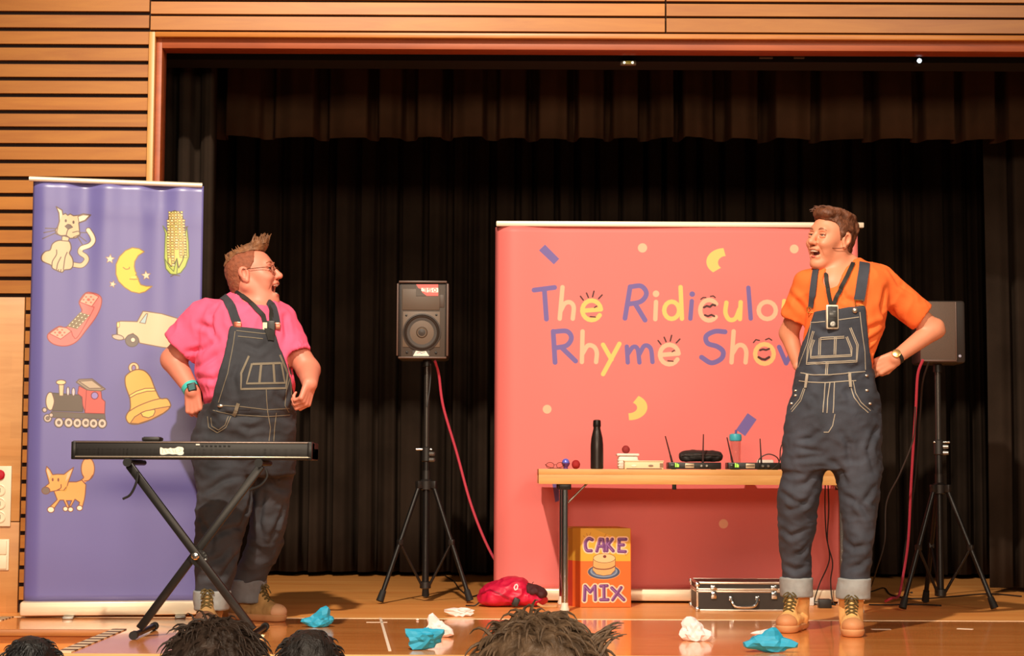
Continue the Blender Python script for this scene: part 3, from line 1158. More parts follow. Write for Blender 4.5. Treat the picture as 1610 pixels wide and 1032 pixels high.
# telephone handset
z = Z(60, 450, 6.708)
PH, PHL, PINK_INK = (246, 116, 112), (250, 168, 146), (150, 60, 58)
cv.poly(z((500, 70), (432, 160), (448, 220), (452, 280), (300, 432), (220, 425), (110, 500), (105, 560), (160, 610), (250, 632), (340, 620), (420, 570), (500, 470), (600, 340), (655, 230), (670, 140), (640, 95), (580, 72)), PH, PINK_INK, 1.6, smooth=3)
cv.poly(z((500, 76), (436, 165), (565, 215), (640, 112), (580, 80)), PHL, PINK_INK, 1.2)
cv.poly(z((220, 430), (118, 500), (238, 560), (350, 475), (300, 440)), PHL, PINK_INK, 1.2)
cv.line(z((350, 475), (370, 530), (420, 530), (580, 250), (572, 218)), 1.2, PINK_INK, 6)
for (c0, k) in (((530, 142), 1.0), ((228, 490), 0.95)):
    for i in range(7):
        a = i * 2 * math.pi / 6
        q = (c0[0] + (0 if i == 6 else 52 * k * math.cos(a)), c0[1] + (0 if i == 6 else 34 * k * math.sin(a)))
        cv.ell(z(q)[0], 1.5 if i < 6 else 2.6, 1.3 if i < 6 else 2.2, (206, 92, 76))
cv.poly(z((440, 275), (545, 305), (410, 455), (300, 425)), (130, 112, 84))
for i in range(5):
    for j in range(3):
        x0, y0 = 448 - i * 29 + j * 40, 288 + i * 31 + j * 11
        cv.poly(z((x0 - 16, y0 + 4), (x0 + 2, y0 - 12), (x0 + 18, y0 - 6), (x0, y0 + 11)), (240, 224, 200), (110, 92, 64), 0.8)
# pale car
CARB = (228, 196, 160)
cv.poly(z((1105, 265), (1045, 375), (870, 370), (830, 385), (830, 450), (838, 515), (780, 515), (790, 545), (850, 570), (915, 560), (950, 520), (1000, 500), (1055, 550), (1070, 600), (1310, 645), (1420, 660), (1540, 560), (1560, 420), (1530, 380), (1480, 345), (1300, 290), (1150, 268)), CARB, (120, 92, 74), 1.5)
cv.poly(z((1140, 290), (1070, 385), (1130, 395), (1155, 290)), (176, 200, 204), (120, 96, 80), 1.1)
cv.poly(z((825, 440), (840, 440), (840, 510), (822, 510)), (86, 72, 70))
cv.ell(z((845, 408))[0], 2.2, 4.6, (246, 216, 140), (130, 100, 80), 0.8)
cv.ell(z((842, 540))[0], 9.2, 4.0, (206, 180, 160), (96, 76, 70), 1.2, 0.2)
cv.ell(z((990, 575))[0], 10.4, 9.8, (112, 100, 94), (80, 64, 60), 1.0)
cv.ell(z((1000, 567))[0], 3.8, 3.8, (240, 214, 190), (90, 74, 70), 1.0)
# steam engine
z = Z(60, 560, 7.318)
cv.poly(z((150, 640), (765, 668), (772, 725), (165, 705)), (96, 84, 76), INK, 1.4)
for (c0, r) in (((75, 620), 26), ((110, 715), 45), ((150, 680), 24)):
    cv.ell(z(c0)[0], r / 7.3, r / 7.3, (196, 176, 164), (84, 66, 62), 1.4)
cv.ell(z((110, 715))[0], 2.6, 2.6, (120, 104, 98), (84, 66, 62), 1.0)
cv.poly(z((165, 425), (480, 448), (515, 520), (512, 640), (165, 628)), (88, 72, 60), (58, 46, 42), 1.3)
cv.ell(z((140, 520))[0], 7.0, 14.2, (226, 196, 164), INK, 1.4)
cv.line(z((160, 425), (185, 520), (160, 620)), 1.2, INK, 5)
cv.poly(z((238, 330), (296, 330), (288, 458), (244, 458)), (226, 190, 146), INK, 1.1)
cv.ell(z((263, 302))[0], 7.6, 3.8, (246, 204, 150), INK, 1.3)
cv.ell(z((343, 405))[0], 2.2, 6.8, (214, 200, 206), INK, 1.1)
cv.ell(z((406, 412))[0], 2.6, 6.4, (208, 190, 196), INK, 1.1)
cv.poly(z((470, 345), (560, 390), (722, 400), (732, 490), (770, 525), (765, 662), (540, 655), (512, 560), (505, 470), (455, 432)), (246, 86, 78), (120, 40, 42), 1.4)
cv.line(z((556, 390), (538, 650)), 1.3, (120, 40, 42))
cv.poly(z((438, 300), (470, 268), (620, 262), (772, 380), (720, 402), (600, 396), (560, 388)), (150, 130, 112), INK, 1.5)
cv.poly(z((470, 290), (620, 280), (740, 370), (590, 372)), (186, 164, 140), INK, 1.0)
cv.ell(z((650, 455))[0], 5.6, 5.6, (150, 130, 196), (110, 40, 60), 1.5)
for (x0, y0) in ((238, 765), (350, 765), (450, 770), (548, 768), (637, 775), (737, 775)):
    q = z((x0, y0))[0]
    cv.ell(q, 6.9, 7.6, (200, 178, 164), (72, 56, 54), 1.5)
    cv.ell(q, 3.7, 4.0, (110, 92, 84), (226, 204, 190), 1.4)
# bell
BELL, BINK = (248, 180, 82), (112, 70, 30)
q = z((1100, 135))[0]
cv.ell(q, 8.6, 8.6, BINK); cv.ell(q, 7.4, 7.4, (250, 196, 150)); cv.ell((q[0], q[1] + 0.4), 3.9, 5.4, BINK); cv.ell((q[0], q[1] + 0.6), 2.6, 4.2, (140, 118, 176))
cv.poly(z((1000, 260), (1020, 215), (1090, 168), (1160, 155), (1230, 175), (1290, 240), (1330, 340), (1360, 410), (1405, 488), (1480, 488), (1518, 540), (1518, 590), (1440, 660), (1300, 732), (1150, 782), (1050, 775), (1012, 720), (1020, 670), (1058, 610), (1060, 530), (1050, 470), (1008, 350)), BELL, BINK, 1.7, smooth=3)
cv.poly(z((1050, 452), (1130, 405), (1230, 372), (1338, 370), (1352, 400), (1250, 405), (1130, 440), (1056, 482)), (252, 210, 110), BINK, 1.2)
cv.line(z((1040, 640), (1150, 575), (1300, 515), (1410, 488)), 1.4, BINK, 5)
cv.poly(z((1060, 772), (1110, 700), (1200, 645), (1350, 605), (1516, 577), (1500, 610), (1440, 655), (1300, 728), (1150, 778)), (226, 150, 62), BINK, 1.3)
cv.poly(z((1180, 655), (1205, 695), (1270, 710), (1325, 685), (1345, 640), (1340, 612), (1240, 630)), (250, 200, 96), BINK, 1.3)
# orange dog
z = Z(60, 680, 7.0)
FOX, FINK = (252, 168, 88), (120, 66, 40)
cv.ell(z((547, 400))[0], 10.4, 17.5, (250, 160, 96), FINK, 1.5)
cv.poly(z((490, 480), (500, 500), (450, 545), (520, 550), (560, 520), (600, 480)), (250, 160, 96))
cv.line(z((490, 470), (500, 500), (455, 535)), 1.4, FINK, 5); cv.line(z((600, 470), (560, 525), (510, 535)), 1.4, FINK, 5)
cv.poly(z((175, 650), (210, 740), (150, 800), (120, 830), (165, 850), (240, 745), (280, 745), (320, 830), (340, 820), (310, 750), (370, 750), (345, 810), (360, 815), (405, 735), (455, 770), (440, 830), (482, 835), (508, 740), (518, 680), (525, 575), (480, 525), (420, 545), (320, 545), (200, 600)), FOX, FINK, 1.4)
for (x0, y0, a, bb) in ((140, 850, 5.4, 4.6), (300, 842, 3.8, 3.6), (357, 848, 4.0, 3.6), (455, 832, 4.6, 4.0)):
    cv.ell(z((x0, y0))[0], a, bb, (252, 224, 198), FINK, 1.2)
cv.poly(z((95, 375), (84, 420), (112, 520), (122, 560), (60, 612), (80, 660), (130, 652), (230, 636), (280, 640), (320, 590), (332, 545), (352, 490), (390, 385), (340, 418), (285, 462), (210, 460), (160, 466), (130, 412)), FOX, FINK, 1.4)
cv.poly(z((95, 390), (100, 440), (125, 510), (140, 470), (120, 420)), (250, 186, 150))
cv.poly(z((375, 405), (320, 450), (300, 540), (335, 500)), (250, 186, 150))
cv.ell(z((85, 640))[0], 6.4, 5.6, (118, 96, 86), FINK, 1.1)
cv.ell(z((160, 520))[0], 1.5, 2.7, FINK); cv.ell(z((222, 522))[0], 1.4, 2.9, FINK)
cv.line(z((210, 635), (250, 610), (252, 575)), 1.4, FINK, 5)
cv.line(z((245, 638), (300, 640), (318, 590)), 1.3, (196, 150, 40), 5)
M_BLUE = image_mat('printed_blue_banner', cv, rough=0.36, spec=0.7)

org = (pL.pt((aL + aR) / 2, 0))
t = thing('pull_up_banner', 'tall blue pull-up banner printed with cat, moon, train and bell pictures', 'banner', org)
def waveL(u, v):
    top = v ** 3
    return (0.010 * math.sin(u * 2 * math.pi * 2.2 + 0.8) * (0.25 + 0.75 * top) + 0.006 * math.sin(u * 2 * math.pi * 4.6 + 2.0) * top
            - 0.035 * max(0.0, 1 - u / 0.10) ** 2 + 0.004 * math.sin(v * 40 + u * 3) * math.exp(-((v - 0.93) / 0.03) ** 2))
sheet('printed_sheet', pL, (ztl, ztr), zbot, aL, aR, M_BLUE, t, waveL)
a0, a1 = pL.pt(pL.uv(46, 282)[0], pL.uv(46, 281.5)[1], 0.006), pL.pt(pL.uv(318, 291)[0], pL.uv(318, 292)[1], 0.006)
b = MB().tube([a0, a1], 0.0125, n=12)
b.build('top_rail', M_RAIL, t)
b = MB()
zc0, zc1 = 0.010, pL.uv(180, 945)[1]
cc = (pL.pt(aL - 0.005, 0) + pL.pt(aR - 0.0, 0)) / 2
yaw = math.atan2(pL.u[1], pL.u[0])
b.box((cc[0], cc[1], (zc0 + zc1) / 2), (aR - aL + 0.012, 0.11, zc1 - zc0), rz=yaw, bev=0.012)
b.build('base_cassette', M_CASSETTE, t)
for px in (110, 284):
    q = pL.pt(pL.uv(px, 960)[0], 0)
    MB().box((q[0] + pL.n[0] * 0.05, q[1] + pL.n[1] * 0.05, 0.006), (0.05, 0.20, 0.012), rz=yaw, bev=0.004).build('foot', M_GREYMETAL, t)
q = pL.pt((aL + aR) / 2, 0, -0.03)
MB().cyl((q[0], q[1], 0.05), (q[0], q[1], ztl - 0.02), 0.008).build('pole', M_GREYMETAL, t)

# --- the wide coral banner with the show's name
YB = 9.96
XB0, XB1 = float(at(777, 700, YB)[0]), float(at(1352, 700, YB)[0])
pB = Plane((XB0, YB), (XB1, YB))
zt = pB.uv(1000, 357)[1]
zb = pB.uv(1000, 928)[1]
aR2 = pB.w
PP = 520
CORAL, PUR, PEACH, YEL, DK = (232, 120, 116), (116, 98, 164), (248, 186, 152), (246, 200, 112), (70, 34, 34)
cv = Canvas(int(aR2 * PP), int((zt - zb) * PP), CORAL, T=lambda x, y: (pB.uv(x, y)[0] * PP, (zt - pB.uv(x, y)[1]) * PP), unit=PP / 291.0)
z = Z(770, 340, 2.729)
def st(color, w, *pts, s=0, halo=True):
    q = z(*pts)
    cv.line(q, w / 2.729, color, s)
def arc(c, rx, ry, a0, a1, n=16):
    return [(c[0] + rx * math.cos(R(a0 + (a1 - a0) * i / n)), c[1] + ry * math.sin(R(a0 + (a1 - a0) * i / n))) for i in range(n + 1)]
W1, W2 = 21, 19
st(PUR, W1, (190, 318), (278, 306)); st(PUR, W1, (234, 312), (243, 442))
st(PEACH, W2, (312, 305), (300, 440)); st(PEACH, W2, (305, 405), (322, 375), (345, 370), (360, 390), (356, 440), s=5)
def face_e(cx, cy, col, lash=True):
    st(col, W2, (cx - 40, cy + 2), (cx + 38, cy - 4))
    st(col, W2, *arc((cx, cy), 40, 42, -6, -330))
    st(DK, 5, (cx + 12, cy - 12), (cx + 22, cy - 18)); st(DK, 5, (cx - 6, cy + 27), (cx + 16, cy + 29))
    for (ax, ay, bx, by) in ((-48, -60, -36, -44), (-22, -74, -14, -55), (10, -82, 4, -58), (45, -66, 30, -50)):
        st(DK, 6, (cx + ax, cy + ay), (cx + bx, cy + by))
face_e(437, 404, YEL)
st(PUR, W1, (602, 305), (580, 438)); st(PUR, W1, (602, 303), (650, 300), (672, 332), (648, 366), (592, 378), s=6); st(PUR, W1, (625, 378), (666, 446))
cv.ell(z((713, 333))[0], 5.2, 5.2, PEACH); st(PEACH, W2, (713, 368), (710, 442))
cv.line(z(*arc((780, 404), 32, 37, 0, 360)), W2 / 2.729, YEL); st(YEL, W2, (818, 305), (824, 440))
cv.ell(z((868, 335))[0], 4.4, 4.4, PUR); st(PUR, W2, (866, 365), (860, 440))
st(PEACH, W2, *arc((940, 404), 38, 44, -38, -318))
st(DK, 9, (918, 392), (930, 386), (944, 390), (955, 380), (966, 384)); st(DK, 8, (922, 425), (935, 430), (950, 424), (962, 430))
st(DK, 5, (905, 357), (914, 350), (926, 350)); st(DK, 5, (946, 345), (958, 343), (966, 350))
st(YEL, W2, (1014, 372), (1010, 415), (1026, 444), (1052, 440), (1070, 400), s=5); st(YEL, W2, (1075, 370), (1072, 442))
st(PUR, W2, (1108, 308), (1118, 440))
cv.line(z(*arc((1189, 405), 37, 37, 0, 360)), W2 / 2.729, PEACH)
st(YEL, W2, (1262, 365), (1260, 410), (1276, 444), (1304, 440), (1320, 400), s=5); st(YEL, W2, (1326, 365), (1322, 442))
st(PUR, W2, (1400, 372), (1375, 362), (1358, 378), (1368, 400), (1395, 412), (1398, 432), (1375, 444), (1352, 434), s=5)
st(PUR, W1, (272, 495), (280, 628)); st(PUR, W1, (274, 496), (330, 494), (350, 522), (330, 555), (280, 566), s=6); st(PUR, W1, (308, 564), (368, 622))
st(PEACH, W2, (398, 495), (395, 626)); st(PEACH, W2, (398, 590), (420, 556), (446, 560), (459, 585), (456, 626), s=5)
st(YEL, W2, (486, 552), (522, 615)); st(YEL, W2, (556, 548), (486, 678))
st(PUR, W2, (588, 560), (592, 628)); st(PUR, W2, (592, 592), (614, 562), (634, 570), (642, 628), s=5); st(PUR, W2, (642, 592), (664, 556), (690, 568), (698, 626), s=5)
face_e(770, 594, PEACH)
st(PUR, W1, (1008, 497), (965, 495), (928, 515), (934, 546), (975, 560), (1000, 582), (992, 612), (950, 630), (908, 606), s=6)
st(PEACH, W2, (1045, 495), (1036, 628)); st(PEACH, W2, (1040, 590), (1062, 557), (1086, 557), (1099, 582), (1096, 628), s=5)
cv.line(z(*arc((1177, 592), 40, 42, 0, 360)), W2 / 2.729, (252, 192, 124))
st(DK, 8, (1158, 576), (1170, 572), (1184, 575), (1197, 570)); st(DK, 10, (1152, 606), (1165, 614), (1180, 616), (1197, 606))
st(DK, 5, (1130, 543), (1140, 531), (1155, 534)); st(DK, 5, (1182, 531), (1196, 525), (1208, 533))
st(PUR, W2, (1240, 562), (1270, 632), (1294, 585), (1316, 632), (1346, 562))
cv.poly(z((237, 122), (298, 183), (275, 207), (211, 147)), PUR)
cv.poly([(1175, 650), (1189, 660), (1171, 686), (1157, 676)], PUR)
cv.poly([(867, 752), (884, 752), (890, 783), (873, 790)], PUR)
for c0, r in (((655, 136), 20), ((1305, 141), 19), ((246, 829), 19), ((1002, 1321), 20)):
    cv.ell(z(c0)[0], r / 2.729, r / 2.729, PEACH)
cv.poly(z(*(arc((1004, 196), 76, 58, -92, -232) + arc((1012, 200), 34, 28, -232, -92))), YEL)
cv.poly(z(*(arc((600, 820), 76, 56, -60, 92) + arc((596, 822), 36, 24, 92, -60))), YEL)
M_CORAL = image_mat('printed_coral_banner', cv, rough=0.5, spec=0.35)
t = thing('show_banner', 'wide coral banner printed with the show name in purple and yellow letters', 'banner', pB.pt(aR2 / 2, 0))
def waveB(u, v):
    return -0.05 * max(0.0, 1 - u / 0.055) ** 2 + 0.006 * math.sin(u * 9 + v * 2) * (0.3 + v) + 0.010 * math.sin(u * 26) * max(0, 1 - u / 0.25) * v
sheet('printed_sheet', pB, (zt, zt), zb, 0, aR2, M_CORAL, t, waveB, nx=90)
xr0, xr1 = float(at(780, 353, YB)[0]), float(at(1358, 355, YB)[0])
zr0 = float(at(1000, 353, YB)[2])
MB().box(((xr0 + xr1) / 2, YB, zr0), (xr1 - xr0, 0.03, 0.030), bev=0.006).build('top_rail', M_RAIL, t)
MB().box(((XB0 + XB1) / 2, YB, (zb + 0.012) / 2 + 0.004), (XB1 - XB0 + 0.02, 0.12, zb - 0.004), bev=0.012).build('base_cassette', M_CASSETTE, t)
for f in (0.12, 0.88):
    MB().box((XB0 + (XB1 - XB0) * f, YB, 0.006), (0.06, 0.16, 0.012), bev=0.004).build('foot', M_GREYMETAL, t)
    MB().cyl((XB0 + (XB1 - XB0) * f, YB + 0.04, 0.05), (XB0 + (XB1 - XB0) * f, YB + 0.04, zr0), 0.01).build('pole', M_GREYMETAL, t)

# ------------------------------------------------------------------ folding table and what stands on it
YT0, YT1 = 9.25, 9.83
M_TABLE = wood('beech_table', (226, 172, 104), (206, 148, 82), rough=0.4, per_object=False)
XT0, XT1 = float(at(847, 750, YT0)[0]), float(at(1378, 750, YT0)[0])
ZT = float(at(1000, 738.2, YT0)[2])
ZT2 = float(at(1000, 762, YT0)[2])
tb = thing('folding_table', 'long beech folding table with chrome legs before the coral banner', 'table', ((XT0 + XT1) / 2, (YT0 + YT1) / 2, 0))
MB().box(((XT0 + XT1) / 2, (YT0 + YT1) / 2, ZT - 0.014), (XT1 - XT0, YT1 - YT0, 0.028), bev=0.0008).build('table_top', M_TABLE, tb)
for (y0, y1) in ((YT0, YT0 + 0.022), (YT1 - 0.022, YT1)):
    MB().box(((XT0 + XT1) / 2, (y0 + y1) / 2, (ZT2 + ZT - 0.028) / 2), (XT1 - XT0, 0.02, ZT - 0.028 - ZT2), bev=0.0008).build('apron', M_TABLE, tb)
for xx in (XT0 + 0.012, XT1 - 0.012):
    MB().box((xx, (YT0 + YT1) / 2, (ZT2 + ZT - 0.028) / 2), (0.02, YT1 - YT0 - 0.05, ZT - 0.028 - ZT2), bev=0.003).build('apron', M_TABLE, tb)
xl = float(at(888, 850, YT0 + 0.05)[0])
for xx in (xl, float(at(1350, 850, YT0 + 0.05)[0])):
    for yy in (YT0 + 0.05, YT1 - 0.05):
        MB().cyl((xx, yy, 0.022), (xx, yy, ZT2 - 0.028), 0.0165, n=20).build('leg', M_CHROME, tb)
        MB().lathe([(0.012, 0), (0.022, 0.002), (0.024, 0.012), (0.018, 0.03), (0.0175, 0.045)], (xx, yy, 0)).build('foot', mat('white_foot', (236, 226, 210), 0.4), tb)
        MB().box((xx, yy, ZT2 - 0.012), (0.062, 0.05, 0.034), bev=0.005).build('bracket', M_BLK_METAL, tb)
    MB().cyl((xx, YT0 + 0.05, ZT2 - 0.004), (xx, YT1 - 0.05, ZT2 - 0.004), 0.012).build('crossbar', M_CHROME, tb)
    s = 1 if xx == xl else -1
    p0 = at(895, 786, YT0 + 0.1); p1 = at(928, 757, YT0 + 0.1)
    if s < 0: p0[0], p1[0] = xx - (p0[0] - xl), xx - (p1[0] - xl)
    MB().cyl((xx + s * 0.012, YT0 + 0.08, p0[2] - 0.02), (p1[0], YT0 + 0.08, ZT2 + 0.02), 0.005).build('brace', M_GREYMETAL, tb)
MB().box((float(at(1061, 760, YT0)[0]), YT0 + 0.035, ZT2 - 0.006), (0.02, 0.02, 0.04), bev=0.002).build('catch', M_BLK_METAL, tb)

def tx(px, Y): return float(at(px, 736, Y)[0])
pxm = lambda Y: Y / FPX                       # metres per pixel at depth Y
# flask
Yf = 9.42
k = pxm(Yf)
x0 = tx(938.5, Yf)
t = thing('steel_flask', 'tall black steel flask at the left of the table', 'bottle', (x0, Yf, ZT))
MB().lathe([(0.028, 0), (0.033, 0.004), (0.033, 0.095), (0.0325, 0.125), (0.029, 0.16), (0.022, 0.19), (0.0185, 0.205), (0.018, 0.215)], (x0, Yf, ZT), 32).build('body', mat('black_flask', (44, 34, 30), 0.3, 0.3), t)
MB().lathe([(0.0195, 0.2151), (0.0205, 0.219), (0.020, 0.238), (0.019, 0.248), (0.010, 0.2515), (0.0, 0.2515)], (x0, Yf, ZT), 28).build('cap', mat('black_cap', (34, 27, 25), 0.35, 0.4), t)
# spectacles
Ys = 9.36
x0 = tx(873, Ys)
t = thing('spectacles', 'folded wire spectacles lying at the left end of the table', 'glasses', (x0, Ys, ZT))
M_WIRE = mat('dark_wire', (70, 40, 36), 0.35, 0.6)
M_LENS = mat('clear_lens', (255, 240, 235), 0.02, trans=1.0)
for s in (-1, 1):
    ring = [(x0 + s * 0.026 + 0.020 * math.cos(a), Ys, ZT + 0.0175 + 0.0155 * math.sin(a)) for a in [i * math.pi / 10 for i in range(21)]]
    MB().tube(ring, 0.0014, 6, cap=False).build('rim', M_WIRE, t)
    MB().lathe([(0.0, -0.0006), (0.019, -0.0006), (0.019, 0.0006), (0, 0.0006)], M=Matrix.Translation((x0 + s * 0.026, Ys, ZT + 0.0175)) @ Matrix.Rotation(R(90), 4, 'X') @ Matrix.Diagonal((1, 0.77, 1, 1))).build('lens', M_LENS, t)
    MB().tube(catmull([(x0 + s * 0.047, Ys + 0.002, ZT + 0.022), (x0 + s * 0.049, Ys + 0.02, ZT + 0.02), (x0 + s * 0.02, Ys + 0.03, ZT + 0.006), (x0 - s * 0.035, Ys + 0.034, ZT + 0.003)], 5), 0.0013, 6).build('temple', M_WIRE, t)
MB().tube([(x0 - 0.006, Ys, ZT + 0.02), (x0, Ys - 0.002, ZT + 0.023), (x0 + 0.006, Ys, ZT + 0.02)], 0.0012, 6).build('bridge', M_WIRE, t)
# toy balls and cup
Yc = 9.45
x0 = tx(889.5, Yc)
t = thing('egg_cup', 'small purple cup holding a shiny blue ball beside the spectacles', 'cup', (x0, Yc, ZT))
MB().lathe([(0.012, 0), (0.013, 0.003), (0.010, 0.008), (0.017, 0.018), (0.0225, 0.030), (0.0205, 0.030), (0.014, 0.02), (0.0, 0.016)], (x0, Yc, ZT), 24).build('cup', mat('purple_cup', (104, 56, 120), 0.4), t)
MB().sphere((x0, Yc, ZT + 0.034), 0.0195, 20, 12).build('ball', mat('blue_shine', (120, 124, 238), 0.15, 0.3), t)
Yc = 9.45
x0 = tx(905.5, Yc)
def berry(name, x0, Yc, zz, r, label, rgb):
    me = MB().sphere((x0, Yc, zz + r * 0.98), r, 20, 14, sc=(0.98, 0.98, 1.0)).mesh(name)
    displace(me, r * 0.10, 1.6 / r / 1.4, 3)
    o = link_mesh(name, me, None, (x0, Yc, zz), [mat('red_sponge', rgb, 0.75, bump=0.3, bscale=220)], True)
    return tag(o, label, 'ball', None)
berry('sponge_ball', x0, Yc, ZT, 0.0225, 'dark red sponge ball standing on the table left of the flask', (164, 26, 26))
# white tub, flat cream box
Yt = 9.5
x0 = tx(987, Yt)
t = thing('plastic_tub', 'white lidded plastic tub standing behind a flat cream box', 'tub', (x0, Yt, ZT))
M_TUB = mat('white_plastic', (236, 222, 208), 0.4)
MB().box((x0, Yt, ZT + 0.034), (0.104, 0.09, 0.068), bev=0.012).build('body', M_TUB, t)
for zz in (0.018, 0.032, 0.046):
    MB().box((x0, Yt, ZT + zz), (0.107, 0.093, 0.004), bev=0.0015).build('rib', M_TUB, t)
MB().box((x0 - 0.001, Yt, ZT + 0.074), (0.116, 0.10, 0.013), bev=0.005).build('lid', M_TUB, t)
x0b = tx(984, Yt)
berry('sponge_ball', x0b, Yt, ZT + 0.0805, 0.021, 'dark red sponge ball resting on the white tub', (150, 40, 40))
Yt = 9.38
x0 = tx(1011.5, Yt)
t = thing('card_box', 'flat cream cardboard box with two oval holes beside the white tub', 'box', (x0, Yt, ZT))
M_CREAM = mat('cream_card', (244, 214, 172), 0.6)
MB().box((x0, Yt, ZT + 0.019), (0.196, 0.11, 0.038), bev=0.004).build('body', M_CREAM, t)
MB().box((x0, Yt, ZT + 0.041), (0.200, 0.114, 0.006), bev=0.002).build('lid', M_CREAM, t)
for dx, rgb in ((-0.052, (250, 232, 206)), (0.034, (140, 112, 92))):
    MB().lathe([(0, 0), (0.013, 0), (0.013, 0.003), (0, 0.003)], M=Matrix.Translation((x0 + dx, Yt - 0.055, ZT + 0.018)) @ Matrix.Rotation(R(90), 4, 'X') @ Matrix.Diagonal((1, 0.4, 1, 1))).build('hole_rim', mat('oval_print', rgb, 0.5), t)
MB().box((x0 + 0.088, Yt - 0.0555, ZT + 0.02), (0.018, 0.002, 0.022)).build('label_sticker', mat('brown_label', (150, 110, 84), 0.6), t)
MB().box((x0, Yt - 0.0556, ZT + 0.0025), (0.18, 0.002, 0.005)).build('shadow_strip', mat('shadow_brown', (110, 70, 48), 0.7), t)  # brown strip stands in for the shade under the box

# two wireless receivers with aerials
M_REC = mat('receiver_black', (30, 27, 25), 0.4)
M_LCD = mat('green_display', (170, 240, 80), 0.4, emit=(150, 235, 70), estr=0.9)
M_PALE = mat('pale_badge', (200, 178, 150), 0.4, 0.4)
def receiver(px0, px1, aer, label, Y=9.36):
    x0, x1 = tx(px0, Y), tx(px1, Y)
    t = thing('wireless_receiver', label, 'receiver', ((x0 + x1) / 2, Y + 0.06, ZT), 'wireless receivers on the table')
    MB().box(((x0 + x1) / 2, Y + 0.07, ZT + 0.019), (x1 - x0, 0.14, 0.034), bev=0.004).build('case', M_REC, t)
    for f in (0.12, 0.88):
        MB().box((x0 + (x1 - x0) * f, Y + 0.07, ZT + 0.001), (0.016, 0.10, 0.002)).build('foot', M_BLK_RUBBER, t)
    xa = x0 + 0.020
    MB().box((xa + 0.002, Y - 0.001, ZT + 0.019), (0.022, 0.004, 0.022), bev=0.001).build('screen', mat('dark_glass', (36, 44, 34), 0.2), t)
    for q, h in ((0.016, 0.021), (0.024, 0.018), (0.030, 0.014)):
        MB().box((xa + q, Y - 0.0035, ZT + 0.012 + h / 2), (0.005, 0.002, h)).build('meter_bar', M_LCD, t)
    xm = x0 + (x1 - x0) * 0.40
    MB().box((xm, Y - 0.001, ZT + 0.019), (0.046, 0.005, 0.024), bev=0.002).build('badge', M_PALE, t)
    MB().box((xm, Y - 0.0042, ZT + 0.020), (0.040, 0.002, 0.006), bev=0.0005).build('badge_stripe', mat('dim_badge', (120, 100, 76), 0.5), t)
    for q in (0.62, 0.72):
        MB().lathe([(0.007, 0), (0.007, 0.012), (0.005, 0.014), (0, 0.014)], M=Matrix.Translation((x0 + (x1 - x0) * q, Y, ZT + 0.019)) @ Matrix.Rotation(R(90), 4, 'X')).build('knob', M_GREYMETAL, t)
    for (b0, e0) in aer:
        q0, q1 = at(b0[0], b0[1], Y + 0.012), at(e0[0], e0[1], Y + 0.012)
        q0[2] = ZT + 0.034
        MB().tube([q0, q0 + (q1 - q0) * 0.25, q0 + (q1 - q0) * 0.3, q1], [0.0055, 0.0050, 0.0040, 0.0028], 8).build('aerial', mat('aerial_black', (58, 26, 24), 0.5), t)
    return t
receiver(1051, 1134, (((1057, 724), (1046, 686)), ((1105, 724), (1106, 683))), 'black wireless receiver with two aerials, under the black pouch')
receiver(1145, 1232, (((1152, 724), (1143, 688)), ((1197, 724), (1195, 690))), 'black wireless receiver with two aerials, in front of the drinking bottle')
# soft pouch on the first receiver
Y = 9.468
x0, x1 = tx(1068, Y), tx(1136, Y)
F = Field(axis(x0 - .02, x1 + .02, .004), axis(Y - .07, Y + .07, .004), axis(ZT + .02, ZT + .12, .003))
F.cone((x0 + .028, Y, ZT + .066), (x1 - .028, Y, ZT + .066), .028, .028, .01)
F.ell(((x0 + x1) / 2, Y, ZT + .066), ((x1 - x0) / 2 - .004, .055, .031), .02)
F.ell(((x0 + x1) / 2 + .02, Y - .03, ZT + .060), (.07, .02, .014), .01)
F.cone((x0 + .03, Y - .02, ZT + .052), (x1 - .04, Y - .02, ZT + .050), .0145, .0145, .01)
F.op(lambda X, Y_, Z_: (ZT + .041) - Z_ + 0 * X + 0 * Y_, (x0 - .02, Y - .07, ZT + .02), (x1 + .02, Y + .07, ZT + .12), .004, inter=True)
me = F.mesh('soft_pouch')
displace(me, 0.004, 30, 2)
t = thing('soft_pouch', 'black soft zip pouch lying on the left receiver', 'pouch', ((x0 + x1) / 2, Y, ZT + .037))
link_mesh('body', me, t, None, [mat('black_nylon', (40, 33, 31), 0.55, bump=0.1, bscale=300)], True)
MB().tube(catmull([(x0 + .01, Y - .03, ZT + .07), (x0 + .06, Y - .058, ZT + .074), (x1 - .06, Y - .056, ZT + .073), (x1 - .01, Y - .028, ZT + .07)], 6), 0.0025, 6).build('zip', mat('zip_grey', (72, 62, 58), 0.4), t)
# drinking bottle
Y = 9.60
x0 = tx(1156.5, Y)
t = thing('drinking_bottle', 'clear drinking bottle with a turquoise screw lid and straw', 'bottle', (x0, Y, ZT))
M_CLEAR = mat('clear_plastic', (255, 225, 220), 0.06, trans=0.92)
MB().lathe([(0.022, 0), (0.027, 0.003), (0.028, 0.05), (0.026, 0.07), (0.028, 0.09), (0.028, 0.150), (0.0265, 0.150), (0.0265, 0.09), (0.0245, 0.07), (0.0262, 0.05), (0.025, 0.006), (0, 0.005)], (x0, Y, ZT), 28).build('body', M_CLEAR, t)
MB().lathe([(0.0268, 0.148), (0.031, 0.150), (0.0325, 0.156), (0.0325, 0.174), (0.030, 0.183), (0.02, 0.187), (0, 0.187)], (x0, Y, ZT), 28).build('lid', mat('turquoise_lid', (70, 180, 196), 0.4), t)
MB().cyl((x0 + 0.002, Y, ZT + 0.186), (x0 + 0.004, Y, ZT + 0.206), 0.006).build('straw', mat('purple_straw', (92, 90, 150), 0.4), t)
